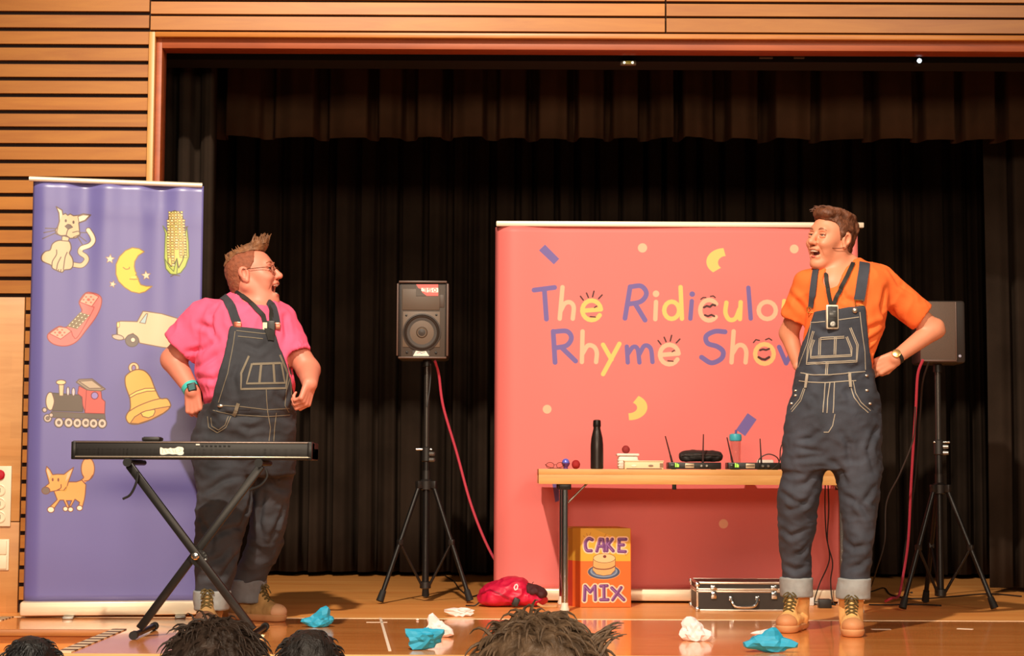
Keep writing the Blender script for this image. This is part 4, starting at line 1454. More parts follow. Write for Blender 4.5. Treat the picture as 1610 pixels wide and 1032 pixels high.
# pale plug box at the right end of the table
Y = 9.50
x0 = tx(1206, Y)
t = thing('plug_adapter', 'small pale adapter box behind the right receiver', 'adapter', (x0, Y + 0.06, ZT))
MB().box((x0, Y + 0.075, ZT + 0.026), (0.085, 0.05, 0.052), bev=0.008).build('body', M_TUB, t)
MB().box((x0, Y + 0.049, ZT + 0.03), (0.05, 0.003, 0.012), bev=0.001).build('marking', mat('grey_marking', (150, 130, 116), 0.5), t)
M_CABLE = mat('black_cable', (34, 28, 27), 0.55)
M_REDCABLE = mat('red_cable', (196, 62, 84), 0.45)
def cable(pts, r, m, label, group=None, n=8, name='cable'):
    o = MB().tube(catmull(pts, n), r, 7).build(name, m)
    return tag(o, label, 'cable', group)
Yk = 9.33
cable([at(1192, 735, Yk), at(1194, 722, Yk), at(1208, 714.5, Yk), at(1222, 720, Yk), at(1226, 733, Yk)], 0.003, M_CABLE, 'black cable looped upright beside the right receiver')
Yk = 9.30
cable([(*at(1214, 736, Yk)[:2], ZT + 0.004), at(1225, 727, Yk), at(1227, 708, Yk), at(1230, 699, Yk), at(1235, 703, Yk), at(1238, 720, Yk), (*at(1246, 736, Yk)[:2], ZT + 0.004)], 0.003, M_CABLE, 'black cable curling up beside the man in orange')

# cables that hang from the right end of the table to the floor
for i, (pts, lab) in enumerate((
        ([(1301, 738), (1303, 800), (1301, 850), (1309, 885), (1306, 915), (1311, 940)], 'black cable hanging from the table edge, right one of two between denim legs'),
        ([(1298, 738), (1297, 790), (1299, 840), (1304, 880), (1288, 920), (1280, 945)], 'black cable hanging from the table edge, left one of two between denim legs'))):
    Yq = YT1 + 0.015 + 0.01 * i
    P = [at(p[0], p[1], Yq) for p in pts]
    P[0][2] = ZT + 0.006; P[0][1] = YT1 - 0.03
    P.insert(1, np.array([P[0][0], YT1 + 0.01, ZT + 0.006]))
    P[-1] = np.array([P[-1][0], Yq, 0.006])
    P.append(np.array([P[-1][0] + (0.06 if i == 0 else 0.03), Yq - 0.03, 0.005]))
    cable(P, 0.0035, M_CABLE, lab, 'cables hanging from the table')
# white socket block and black power brick on the floor
q = on_floor(1272, 953)
t = thing('extension_socket', 'white extension socket block on the floor between the boots', 'socket', (q[0], q[1] + 0.04, 0))
M_SOCK = mat('white_socket', (226, 228, 224), 0.4)
MB().box((q[0], q[1] + 0.045, 0.024), (0.055, 0.09, 0.048), bev=0.005).build('body', M_SOCK, t)
for dx in (-0.012, 0.012):
    MB().box((q[0] + dx, q[1] + 0.045, 0.0485), (0.006, 0.016, 0.003)).build('pin_hole', M_BLK_PLASTIC, t)
q = on_floor(1298, 957)
t = thing('power_brick', 'small black power brick on the floor between the boots', 'adapter', (q[0], q[1] + 0.03, 0))
MB().box((q[0], q[1] + 0.03, 0.023), (0.066, 0.06, 0.046), bev=0.004).build('body', M_BLK_PLASTIC, t)
MB().cyl((q[0] + 0.03, q[1] + 0.03, 0.02), (q[0] + 0.058, q[1] + 0.03, 0.016), 0.006, 0.004).build('cord_grip', M_BLK_RUBBER, t)
# floor cables at the right
cable([on_floor(1312, 940, .005), on_floor(1345, 938, .005), on_floor(1372, 930, .005), on_floor(1390, 925, .005), on_floor(1402, 936, .005), on_floor(1440, 942, .005), on_floor(1500, 938, .005), on_floor(1555, 934, .005), on_floor(1606, 938, .005)], 0.004, M_CABLE, 'long black cable lying along the floor towards the right curtain')
cable([on_floor(1366, 951, .005), on_floor(1400, 951.5, .005), on_floor(1440, 950.5, .005), on_floor(1480, 952.5, .005)], 0.004, M_CABLE, 'short black cable lying on the floor under the right speaker stand')

# ------------------------------------------------------------------ cake mix box
q0, q1 = on_floor(913, 955.5), on_floor(992, 955.5)
wB = float(q1[0] - q0[0])
cv = Canvas(300, 480, (238, 108, 34))
def zk(*pts):
    return [((x - 178) / 535 * 300, (y - 105) / 858 * 480) for (x, y) in pts]
s1 = 300 / 535
cv.poly(zk((170, 90), (720, 90), (720, 462), (170, 462)), (226, 172, 50))
cv.poly(zk((300, 100), (715, 100), (715, 240), (560, 200), (440, 160)), (206, 162, 52))
PURP, HAL = (110, 58, 120), (250, 206, 176)
def let(pts, w=44, sm=0):
    q = zk(*pts)
    cv.line(q, (w + 26) * s1, HAL, sm)
def let2(pts, w=44, sm=0):
    q = zk(*pts)
    cv.line(q, w * s1, PURP, sm)
    cv.line([(x - 5, y - 3) for (x, y) in q], 4.5, (160, 110, 176), sm)
LT = [([(300, 228), (265, 215), (232, 250), (228, 300), (245, 345), (290, 350)], 4),
      ([(350, 352), (385, 222), (415, 225), (432, 350)], 0), ([(372, 300), (422, 300)], 0),
      ([(462, 222), (458, 350)], 0), ([(515, 222), (470, 285), (525, 350)], 0),
      ([(590, 225), (585, 355)], 0), ([(588, 222), (660, 222)], 0), ([(588, 285), (635, 285)], 0), ([(586, 355), (655, 358)], 0),
      ([(218, 890), (225, 735), (280, 800), (330, 735), (335, 885)], 0),
      ([(392, 735), (460, 732)], 0), ([(426, 735), (428, 880)], 0), ([(392, 884), (470, 884)], 0),
      ([(510, 755), (640, 885)], 0), ([(610, 752), (520, 885)], 0)]
for p, s in LT: let(p, 38, s)
for p, s in LT: let2(p, 36, s)
cv.ell(zk((425, 580))[0], 98, 46, (70, 82, 110), (250, 170, 110), 3); cv.ell(zk((425, 575))[0], 82, 36, (130, 150, 178)); cv.ell(zk((425, 572))[0], 72, 30, (96, 112, 146))
cv.poly(zk((312, 440), (548, 440), (545, 560), (500, 610), (420, 622), (345, 605), (305, 560)), (216, 170, 106), (110, 66, 40), 2.5)
cv.line(zk((310, 525), (350, 545), (430, 552), (500, 540), (546, 515)), 6, (120, 52, 40), 5)
cv.ell(zk((430, 430))[0], 66, 28, (240, 196, 140), (110, 66, 40), 2.5); cv.ell(zk((434, 412))[0], 10, 9, (120, 52, 46))
for p in (((205, 185), (222, 200)), ((240, 160), (250, 185)), ((285, 150), (272, 180)), ((430, 195), (450, 165)), ((660, 400), (690, 365)), ((650, 375), (660, 400))):
    cv.line(zk(*p), 4, (190, 130, 40))
M_CAKE = image_mat('painted_cake_box', cv, rough=0.6)
M_CY, M_CO = mat('box_yellow', (222, 168, 54), 0.6, var=0.08), mat('box_orange', (236, 104, 34), 0.6, var=0.08)
M_CR = mat('box_red_spine', (190, 52, 34), 0.6)
Hc = 0.405
yawc = R(20)
t = thing('cake_mix_box', 'painted yellow and orange CAKE MIX box under the table', 'box', (float(q0[0]) + wB / 2, float(q0[1]) + 0.06, 0))
u = np.array([math.cos(R(4)), math.sin(R(4)), 0]); n = np.array([math.sin(R(4)), -math.cos(R(4)), 0])
A0 = np.array([q0[0], q0[1], 0.0]); B0 = A0 + u * wB
back = np.array([-0.062, 0.13, 0])
me = bpy.data.meshes.new('front_panel')
me.from_pydata([tuple(A0 + [0, 0, .002]), tuple(B0 + [0, 0, .002]), tuple(B0 + [0, 0, Hc]), tuple(A0 + [0, 0, Hc])], [], [(0, 1, 2, 3)])
uvl = me.uv_layers.new(name='UVMap')
uvl.data.foreach_set('uv', np.array([(0, 0), (1, 0), (1, 1), (0, 1)], np.float32).ravel())
o = link_mesh('front_panel', me, t, None, [M_CAKE], False)
sd = o.modifiers.new('thickness', 'SOLIDIFY'); sd.thickness = 0.003; sd.offset = -1
def quadprism(name, p, m, th=0.003):
    me = bpy.data.meshes.new(name)
    me.from_pydata([tuple(float(c) for c in x) for x in p], [], [(0, 1, 2, 3)])
    o = link_mesh(name, me, t, None, [m], False)
    sd = o.modifiers.new('thickness', 'SOLIDIFY'); sd.thickness = th; sd.offset = 0
zm = Hc * 0.585
up = lambda p, zz: p + np.array([0, 0, zz])
A1, B1 = A0 + back, B0 + back
M1 = A0 + back * 0.62
quadprism('side_panel', (up(M1, 0), up(A0, 0), up(A0, zm), up(M1, zm)), M_CO)
quadprism('side_panel', (up(M1, zm), up(A0, zm), up(A0, Hc), up(M1, Hc)), M_CY)
quadprism('spine', (up(A1, 0), up(M1, 0), up(M1, zm), up(A1, zm)), M_CR)
quadprism('spine', (up(A1, zm), up(M1, zm), up(M1, Hc), up(A1, Hc)), mat('box_dark_yellow', (190, 136, 36), 0.6))
quadprism('back_panel', (up(B1, 0), up(A1, 0), up(A1, Hc), up(B1, Hc)), M_CO)
quadprism('side_panel', (up(B0, 0), up(B1, 0), up(B1, Hc), up(B0, Hc)), M_CO)
quadprism('top_flap', (up(A0, Hc), up(B0, Hc), up(B1, Hc + 0.006), up(A1, Hc + 0.006)), mat('box_flap', (206, 156, 44), 0.6))

# ------------------------------------------------------------------ crimson rucksack
q = on_floor(805, 956)
Yr = float(q[1]) + 0.10
xa, xb = float(at(752, 945, Yr)[0]), float(at(858, 945, Yr)[0])
kk = Yr / FPX
rx = lambda px: float(at(px, 945, Yr)[0])
rz = lambda py: max(0.0, float(at(805, py, Yr - 0.06)[2]))
F = Field(axis(xa - .03, xb + .03, .004), axis(Yr - .17, Yr + .17, .005), axis(-.01, .2, .004))
F.ell((rx(775), Yr, .045), (.075, .115, .05), .02)
F.ell((rx(790), Yr, .065), (.10, .12, .062), .03)
F.ell((rx(808), Yr, .078), (.085, .115, .072), .03)
F.ell((rx(830), Yr, .05), (.085, .10, .048), .03)
F.ell((rx(845), Yr, .035), (.045, .08, .033), .02)
F.op(lambda X, Y_, Z_: 0.002 - Z_ + 0 * X + 0 * Y_, (xa - .03, Yr - .17, -.01), (xb + .03, Yr + .17, .2), .004, inter=True)
me = F.mesh('rucksack_body')
displace(me, 0.010, 11, 5, stretch=(1, 1, 1.6), ridged=True, weight=lambda co: np.clip((co[:, 2] - 0.006) / 0.02, 0, 1))
t = thing('rucksack', 'crumpled crimson rucksack lying on the floor by the coral banner', 'bag', (rx(805), Yr, 0))
body = link_mesh('body', me, t, None, [mat('crimson_nylon', (206, 22, 66), 0.45, var=0.12, vscale=12, bump=0.12, bscale=140)], True)
bb = bvh_of([body])
F = Field(axis(rx(820), rx(866), .004), axis(Yr - .14, Yr + .12, .005), axis(0, .18, .004))
F.ell((rx(838), Yr - .02, .082), (.045, .085, .026), .015)
F.ell((rx(850), Yr - .02, .066), (.028, .075, .024), .02)
F.ell((rx(830), Yr - .02, .100), (.024, .06, .016), .015)
me = F.mesh('mesh_pocket'); displace(me, 0.008, 18, 9, ridged=True)
link_mesh('mesh_pocket', me, t, None, [mat('dark_mesh', (70, 30, 34), 0.7, bump=0.4, bscale=300)], True)
MB().box((rx(811), Yr - .122, .028), (.034, .016, .044), bev=0.006, M=Matrix.Translation((rx(811), Yr - .119, .030)) @ Matrix.Rotation(R(25), 4, 'Y') @ Matrix.Diagonal((1, 1, 1, 1))).build('buckle', M_BLK_PLASTIC, t)
h = drape(bb, [(808, 924.5), (810, 920.5), (812.5, 919.5), (814, 923), (813, 927), (810, 928), (808, 924.5)], .002, 1.0)
ribbon(MB(), h, .006).build('emblem', mat('white_emblem', (244, 214, 214), 0.5), t)
h = drape(bb, [(757, 934), (770, 928), (785, 934), (800, 941)], .002, 2)
ribbon(MB(), h, .008).build('seam', mat('crimson_seam', (160, 12, 50), 0.5), t)
MB().tube(catmull([(rx(845), Yr - .10, .02), (rx(852), Yr - .115, .009), (rx(862), Yr - .10, .006), (rx(872), Yr - .09, .006), (rx(876), Yr - .095, .01)], 6), [.007] * 25, 8).build('strap', mat('tan_strap', (206, 160, 110), 0.6), t)
MB().tube(catmull([(rx(756), Yr - .03, .03), (rx(748), Yr - .05, .008), (rx(741), Yr - .05, .006), (rx(733), Yr - .03, .005)], 6), .004, 6).build('cord', M_CABLE, t)
MB().tube(catmull([(rx(836), Yr - .03, .11), (rx(837), Yr - .03, .122), (rx(839), Yr - .03, .128)], 4), .0018, 6).build('pull_loop', M_CABLE, t)

# ------------------------------------------------------------------ flight case
q0 = on_floor(1095, 962)
Yk = float(q0[1]) + 0.005
xk0, xk1 = float(at(1095, 940, Yk)[0]), float(at(1256, 940, Yk)[0])
Hk = float(at(1150, 915.5, Yk)[2])
Dk = 0.32
t = thing('flight_case', 'low black flight case with silver edges and a chrome handle', 'case', ((xk0 + xk1) / 2, Yk + Dk / 2, 0))
M_CASE = mat('case_black', (46, 38, 33), 0.5, var=0.15, vscale=30)
M_ALU = mat('aluminium_edge', (214, 196, 178), 0.28, 0.85)
zs = Hk * 0.71
MB().box(((xk0 + xk1) / 2, Yk + Dk / 2, zs / 2 + 0.002), (xk1 - xk0 - 0.006, Dk - 0.006, zs - 0.004)).build('body', M_CASE, t)
MB().box(((xk0 + xk1) / 2, Yk + Dk / 2, (zs + Hk) / 2), (xk1 - xk0 - 0.006, Dk - 0.006, Hk - zs - 0.002)).build('lid', M_CASE, t)
ew = 0.011
b = MB()
for zz in (ew / 2, zs - ew * 0.5, zs + ew * 0.5, Hk - ew / 2):
    hh = ew if zz in (ew / 2, Hk - ew / 2) else ew * 0.9
    nm = 'edge_rail'
    for (cx, cy, sx, sy) in (((xk0 + xk1) / 2, Yk + ew / 2, xk1 - xk0, ew), ((xk0 + xk1) / 2, Yk + Dk - ew / 2, xk1 - xk0, ew),
                             (xk0 + ew / 2, Yk + Dk / 2, ew, Dk), (xk1 - ew / 2, Yk + Dk / 2, ew, Dk)):
        MB().box((cx, cy, zz), (sx, sy, hh), bev=0.002).build('edge_rail', M_ALU, t)
for xx in (xk0 + ew / 2, xk1 - ew / 2):
    for yy in (Yk + ew / 2, Yk + Dk - ew / 2):
        MB().box((xx, yy, Hk / 2), (ew, ew, Hk - 0.002), bev=0.002).build('corner_post', M_ALU, t)
        for zz in (0.012, Hk - 0.012):
            MB().box((xx + (0.004 if xx < 0 else 0) * 0, yy, zz), (0.026, 0.026, 0.024), bev=0.007).build('corner_cap', M_CHROME, t)
for px in (1122, 1217):
    xx = float(at(px, 930, Yk)[0])
    MB().box((xx, Yk - 0.004, zs + 0.014), (0.034, 0.008, 0.026), bev=0.004).build('latch', M_CHROME, t)
    MB().box((xx, Yk - 0.005, zs - 0.022), (0.030, 0.010, 0.040), bev=0.005).build('latch_plate', M_CHROME, t)
xx = float(at(1170, 945, Yk)[0])
for s in (-1, 1):
    MB().box((xx + s * 0.066, Yk - 0.004, 0.066), (0.022, 0.008, 0.024), bev=0.003).build('handle_bracket', M_CHROME, t)
MB().tube(catmull([(xx - .066, Yk - .012, .066), (xx - .06, Yk - .018, .045), (xx - .045, Yk - .02, .028), (xx, Yk - .021, .024), (xx + .045, Yk - .02, .028), (xx + .06, Yk - .018, .045), (xx + .066, Yk - .012, .066)], 6), .008, 10).build('handle', M_CHROME, t)

# ------------------------------------------------------------------ loudspeakers on tripod stands
M_SPK = mat('speaker_black', (44, 35, 31), 0.42)
M_BAFFLE = mat('speaker_baffle', (70, 56, 46), 0.6)
M_CONE = mat('speaker_cone', (56, 44, 37), 0.55)
M_PLATEW = mat('woofer_plate', (104, 84, 68), 0.5)
def stand(label, feet, hub_py, collar_py, top_py, knob_side, lower_py, rear_thin=False):
    P = [on_floor(*f) for f in feet]
    c = sum(P) / 3
    Yc = float(c[1])
    zz = lambda py: float(at(feet[0][0], py, Yc)[2])
    X = float(c[0])
    t = thing('speaker_stand', label, 'stand', (X, Yc, 0), 'tripod speaker stands')
    zh, zcol, ztop, zlow = zz(hub_py), zz(collar_py), zz(top_py), zz(lower_py)
    MB().cyl((X, Yc, zlow - 0.02), (X, Yc, zcol + 0.02), 0.0185, n=18).build('lower_pole', M_BLK_METAL, t)
    MB().cyl((X, Yc, zcol), (X, Yc, ztop - 0.037), 0.0155, n=18).build('upper_pole', mat('pole_sheen', (70, 64, 60), 0.3, 0.6), t)
    MB().lathe([(0.021, -0.045), (0.026, -0.04), (0.026, 0.03), (0.021, 0.035)], (X, Yc, zcol), 20).build('collar', M_BLK_PLASTIC, t)
    MB().cyl((X - 0.055 * knob_side, Yc - 0.01, zcol + 0.022), (X + 0.03 * knob_side, Yc - 0.01, zcol + 0.022), 0.006).build('locking_pin', M_CHROME, t)
    k = MB().cyl((X + 0.02, Yc - 0.02, zcol - 0.002), (X + 0.045, Yc - 0.03, zcol - 0.002), 0.012, 0.010, 12).build('knob', M_GREYMETAL, t)
    MB().cyl((X + 0.02, Yc - 0.02, zcol - 0.034), (X + 0.045, Yc - 0.03, zcol - 0.034), 0.012, 0.010, 12).build('knob', M_GREYMETAL, t)
    MB().lathe([(0.019, -0.03), (0.034, -0.026), (0.036, 0.018), (0.022, 0.03), (0.021, 0.075)], (X, Yc, zh), 20).build('hub', M_BLK_PLASTIC, t)
    MB().lathe([(0.02, -0.02), (0.03, -0.016), (0.03, 0.016), (0.02, 0.02)], (X, Yc, zlow), 16).build('lower_hub', M_BLK_PLASTIC, t)
    for p in P:
        d = np.array([p[0] - X, p[1] - Yc, 0.0])
        dn = d / np.linalg.norm(d)
        a = np.array([X, Yc, zh]) + dn * 0.042
        f = np.array([p[0], p[1], 0.014])
        lg = MB().cyl(a, f + (a - f) * 0.03, 0.0125, n=14).build('leg', M_BLK_METAL, t)
        e = f + (a - f) * 0.09
        fd = (f - a) / np.linalg.norm(f - a)
        MB().cyl(e, f, 0.0165, 0.0205, 14).build('rubber_foot', M_BLK_RUBBER, lg)
        br = MB().box((*(a + dn * 0.004)[:2], zh), (0.03, 0.03, 0.04), rz=math.atan2(dn[1], dn[0]), bev=0.004)
        br.build('leg_bracket', M_BLK_PLASTIC, t)
        m0 = f + (a - f) * 0.50
        MB().box((m0[0], m0[1], m0[2]), (0.028, 0.028, 0.03), rz=math.atan2(dn[1], dn[0]), bev=0.004).build('joint', M_BLK_PLASTIC, t)
        MB().cyl(m0, np.array([X, Yc, zlow]) + dn * 0.024, 0.0075, n=10).build('brace', M_BLK_METAL, t)
    return t, X, Yc, ztop

ts, X, Yc, ztop = stand('black tripod speaker stand left of the coral banner', ((597, 950), (739, 949), (669, 941)), 762, 713, 566, 1, 920)
h = drape(bvh_of([o for o in ts.children if o.name.startswith('leg') and 'bracket' not in o.name]), [(646, 778), (641, 790), (637, 802)], .0015, 2)
if len(h) > 1: ribbon(MB(), h, .012).build('sticker', mat('white_sticker', (226, 216, 208), 0.5), ts)
# left loudspeaker
k = Yc / FPX
w, hgt, dep = 81 * k, 122 * k, 0.25
z0 = float(at(665, 564.5, Yc - 0.12)[2])
X2 = float(at(664.5, 500, Yc - 0.12)[0])
sp = thing('loudspeaker', 'black loudspeaker with a red label, on the stand left of the coral banner', 'speaker', (X2, Yc, z0), 'loudspeakers on stands')
yf = Yc - 0.13
b = MB()
b.box((X2, yf + dep / 2 + 0.012, z0 + hgt / 2), (w, dep, hgt), bev=0.022)
b.build('cabinet', M_SPK, sp)
M_BEZEL = mat('speaker_bezel', (96, 68, 56), 0.4)
for (cx, cz, sx, sz) in ((0, hgt / 2 - .006, w - .02, .012), (0, -hgt / 2 + .006, w - .02, .010), (-w / 2 + .005, 0, .010, hgt - .03), (w / 2 - .006, 0, .012, hgt - .03)):
    MB().box((X2 + cx, yf + .008, z0 + hgt / 2 + cz), (sx, .02, sz), bev=.004).build('bezel', M_BEZEL, sp)
px2 = lambda zx, zy: ((620 + zx / 6.88), (430 + zy / 6.88))
def fr(zx, zy, lift=0.0): return at(*px2(zx, zy), yf - lift)
def plate(name, x0_, y0_, x1_, y1_, th, m, parent, bev=.003, base=0.010):
    a, b2 = fr(x0_, y0_), fr(x1_, y1_)
    return MB().box(((a[0] + b2[0]) / 2, yf + base - th / 2, (a[2] + b2[2]) / 2), (abs(b2[0] - a[0]), th, abs(a[2] - b2[2])), bev=bev).build(name, m, parent)
plate('baffle', 78, 120, 545, 905, .006, M_BAFFLE, sp, .001)
plate('horn', 85, 165, 490, 400, .010, mat('horn_flare', (92, 74, 60), 0.5), sp, .004, .010)
plate('side_vent', 488, 230, 540, 370, .009, mat('vent_brown', (74, 56, 46), 0.5), sp, .002)
plate('woofer_plate', 92, 412, 492, 800, .010, M_PLATEW, sp, .002)
cw0 = fr(298, 640)
rot = Matrix.Translation((cw0[0], yf, cw0[2])) @ Matrix.Rotation(R(90), 4, 'X')
r0 = 205 / 6.88 * k
MB().lathe([(r0, -0.004), (r0, 0.003), (r0 * .93, 0.005), (r0 * .90, 0.0), (r0 * .84, 0.006), (r0 * .78, 0.001), (r0 * .32, -0.004 + .002), (r0 * .27, 0.003), (r0 * .16, 0.006), (0, 0.008)], M=rot, n=40).build('woofer_cone', M_CONE, sp)
MB().lathe([(r0 * .27, 0.004), (r0 * .24, 0.0065), (r0 * .22, 0.005)], M=rot, n=32).build('dust_ring', M_PLATEW, sp)
for (zx, zy) in ((130, 455), (455, 450), (135, 855), (450, 860)):
    c = fr(zx, zy)
    MB().lathe([(0.007, 0), (0.006, 0.004), (0, 0.005)], M=Matrix.Translation((c[0], yf + .003, c[2])) @ Matrix.Rotation(R(90), 4, 'X')).build('screw', M_BLK_METAL, sp)
cv = Canvas(240, 125, (70, 56, 46))
lb = lambda *p: [((x - 235), (y - 120)) for (x, y) in p]
cv.poly(lb((235, 120), (475, 120), (475, 245), (350, 245), (300, 205), (290, 170), (260, 160)), (226, 96, 90))
cv.poly(lb((292, 158), (475, 158), (475, 206), (330, 206), (292, 190)), (248, 240, 226))
def dig(ch, x, y, w_, h_, col, lw):
    S3 = [(0, 0), (1, 0), (1, .45), (.3, .45), (1, .5), (1, 1), (0, 1)]
    S5 = [(1, 0), (0, 0), (0, .45), (1, .45), (1, 1), (0, 1)]
    if ch == '3': p = S3
    elif ch == '5': p = S5
    else: p = [(.5 + .5 * math.cos(a), .5 + .5 * math.sin(a)) for a in [i * math.pi / 8 for i in range(17)]]
    cv.line([(x + w_ * q[0], y + h_ * q[1]) for q in p], lw, col)
for i, ch in enumerate('350'):
    dig(ch, 80 + i * 54, 44, 32, 36, (214, 70, 70), 7)
def decal(name, corners, m, parent, lift):
    me = bpy.data.meshes.new(name)
    P = [c - np.array([0, lift, 0]) for c in corners]
    me.from_pydata([tuple(float(v) for v in p) for p in P], [], [(0, 1, 2, 3)])
    uvl = me.uv_layers.new(name='UVMap')
    uvl.data.foreach_set('uv', np.array([(0, 0), (1, 0), (1, 1), (0, 1)], np.float32).ravel())
    o = link_mesh(name, me, parent, None, [m], False)
    sd = o.modifiers.new('thickness', 'SOLIDIFY'); sd.thickness = .001; sd.offset = -1
    return o
decal('number_label', [fr(235, 245), fr(475, 245), fr(475, 120), fr(235, 120)], image_mat('red_350_label', cv, 0.4), sp, .003)
cv = Canvas(180, 64, (54, 43, 38))
cv.poly([(4, 62), (34, 4), (140, 4), (176, 62)], (246, 236, 220))
for i, (x, w_) in enumerate(((46, 26), (78, 16), (98, 30))):
    cv.line([(x, 30 - i % 2 * 10), (x + w_, 22 + i % 2 * 12)], 7, ((196, 90, 130), (110, 100, 150), (150, 130, 140))[i])
decal('maker_plate', [fr(198, 897), fr(382, 897), fr(382, 835), fr(198, 835)], image_mat('white_maker_plate', cv, 0.4), sp, .003)
MB().lathe([(0.024, 0), (0.024, 0.035)], (X, Yc, z0 - 0.033), 16).build('pole_socket', M_BLK_PLASTIC, sp)

# right stand with its speaker turned towards the left
ts, X, Yc, ztop = stand('black tripod speaker stand at the right, behind the man in orange', ((1419, 961), (1564, 961), (1455, 949)), 768, 702, 574, -1, 932)
Yq = Yc
z0 = float(at(1478, 573, Yc)[2]); z1 = float(at(1478, 475, Yc)[2])
sp = thing('loudspeaker', 'dark brown loudspeaker on the right-hand stand behind an elbow', 'speaker', (X, Yc, z0), 'loudspeakers on stands')
xa, xb = float(at(1447, 520, Yc - .1)[0]), float(at(1519, 520, Yc - .1)[0])
xm = float(at(1505.5, 520, Yc - .12)[0])
hh = z1 - z0
MB().box(((xa + xb) / 2, Yc + .02, (z0 + z1) / 2), (xb - xa, .22, hh), bev=.016).build('cabinet', M_SPK, sp)
MB().box(((xa + xm) / 2, Yc - .092, (z0 + z1) / 2 + .003), (xm - xa, .012, hh - .02), bev=.004).build('grille', mat('brown_grille', (92, 72, 60), 0.6, bump=0.3, bscale=400), sp)
for (a, b2, c0, d0) in ((xa, xm, z0 + .008, z0 + .018), (xm - .006, xm, z0 + .01, z1 - .008)):
    MB().box(((a + b2) / 2, Yc - .098, (c0 + d0) / 2), (b2 - a, .01, d0 - c0), bev=.002).build('bezel', M_BEZEL, sp)
c = at(1510, 560, Yc - .1)
MB().lathe([(.008, 0), (.007, .005), (0, .006)], M=Matrix.Translation((c[0], Yc - .089, c[2])) @ Matrix.Rotation(R(90), 4, 'X')).build('led', mat('pale_led', (160, 156, 176), 0.3), sp)
MB().lathe([(0.023, 0), (0.023, 0.042)], (X, Yc, z0 - 0.041), 16).build('pole_socket', M_BLK_PLASTIC, sp)

# cables of the speakers
Yl = 9.95
def drop(pts, Ys):
    return [at(p[0], p[1], y) for p, y in zip(pts, Ys)]
P = drop([(684, 568), (690, 590), (697, 640), (718, 712), (741, 795), (768, 862)], [9.86, 9.95, 10.0, 10.05, 10.08, 10.1])
P += [np.array([P[-1][0] + .10, 10.12, .12]), np.array([P[-1][0] + .2, 10.14, .01]), np.array([P[-1][0] + .5, 10.16, .008])]
cable(P, 0.0075, M_REDCABLE, 'red cable sloping from the left loudspeaker behind the coral banner')
P = drop([(677, 573), (677, 590), (675, 615), (671, 640)], [9.86, 9.9, 9.88, 9.855])
cable(P, 0.004, M_CABLE, 'thin dark cable looping down the pole of the left speaker stand')
cable([on_floor(700, 906, .005), on_floor(714, 915, .005), on_floor(722, 926, .005), on_floor(738, 938, .005), on_floor(752, 936, .005)], .004, M_CABLE, 'black cable on the floor between left stand and rucksack')
P = drop([(1451, 566), (1443, 590), (1440, 640), (1436, 700), (1432, 770), (1428, 850), (1420, 905)], [9.5, 9.55, 9.65, 9.8, 9.95, 10.1, 10.2])
P += [on_floor(1413, 937, .028), on_floor(1402, 941, .028), on_floor(1392, 946, .009)]
cable(P, 0.0075, M_REDCABLE, 'red cable hanging from the right loudspeaker to the floor')
P = drop([(1460, 570), (1451, 600), (1447, 650), (1440, 745), (1428, 830), (1420, 890)], [9.52, 9.6, 9.75, 9.97, 10.2, 10.35])
P += [on_floor(1425, 931, .006), on_floor(1434, 932, .006)]
cable(P, 0.005, M_CABLE, 'black cable hanging beside the red cable of the right loudspeaker')
P = drop([(1436, 690), (1415, 745), (1394, 790), (1391, 850), (1380, 890)], [9.66, 9.8, 9.95, 10.1, 10.25])
P = [at(1439, 640, 9.58)] + P + [on_floor(1366, 930, .006), on_floor(1352, 932, .006)]
cable(P, 0.004, mat('grey_cable', (66, 60, 58), 0.5), 'thin grey cable swinging down from the right speaker to the floor')

# ------------------------------------------------------------------ keyboard on its crossed stand
YK = 7.80
kk = YK / FPX
kx = lambda px: float(at(px, 708, YK)[0])
kz = lambda py: float(at(300, py, YK)[2])
x0, x1 = kx(113), kx(491)
z0, z1 = kz(723), kz(694)
ks = thing('keyboard_stand', 'black crossed keyboard stand in front of the blue banner', 'stand', ((x0 + x1) / 2, YK + .1, 0))
zb_ = z0 - .0135
fl = on_floor(213, 1005); frr = on_floor(402, 1002)
hub = at(309, 874, YK - .02)
tl, tr = at(203, 733, YK - .03), at(411, 733, YK + .02)
def barS(a, b2, name, off=0.0):
    a, b2 = np.array(a, float), np.array(b2, float)
    d = (b2 - a); L = np.linalg.norm(d); d /= L
    m = (a + b2) / 2
    Xa = Vector(d); Ya = Vector((0, 1, 0)); Za = Xa.cross(Ya).normalized()
    M = Matrix(((Xa.x, Ya.x, Za.x, m[0]), (Xa.y, Ya.y, Za.y, m[1]), (Xa.z, Ya.z, Za.z, m[2]), (0, 0, 0, 1)))
    return MB().box((0, 0, 0), (L, .026, .034), bev=.004, M=M).build(name, M_BLK_METAL, ks)
yA, yB = YK - .03, YK + .02
A0_, A1_ = np.array([tl[0], yA, zb_ - .01]), np.array([frr[0], yA, .035])
B0_, B1_ = np.array([tr[0], yB, zb_ - .01]), np.array([fl[0], yB, .035])
barS(A0_, A1_, 'leg'); barS(B0_, B1_, 'leg')
cxh = (hub[0], yA - .02, hub[2])
MB().lathe([(.036, 0), (.036, .012)], M=Matrix.Translation((hub[0] + .012, yB - .03, hub[2] - .012)) @ Matrix.Rotation(R(90), 4, 'X'), n=28).build('ratchet_disc', M_BLK_METAL, ks)
MB().lathe([(.017, 0), (.017, .008), (.012, .014), (0, .016)], M=Matrix.Translation((hub[0], yA - .013, hub[2])) @ Matrix.Rotation(R(90), 4, 'X')).build('pivot_bolt', M_CHROME, ks)
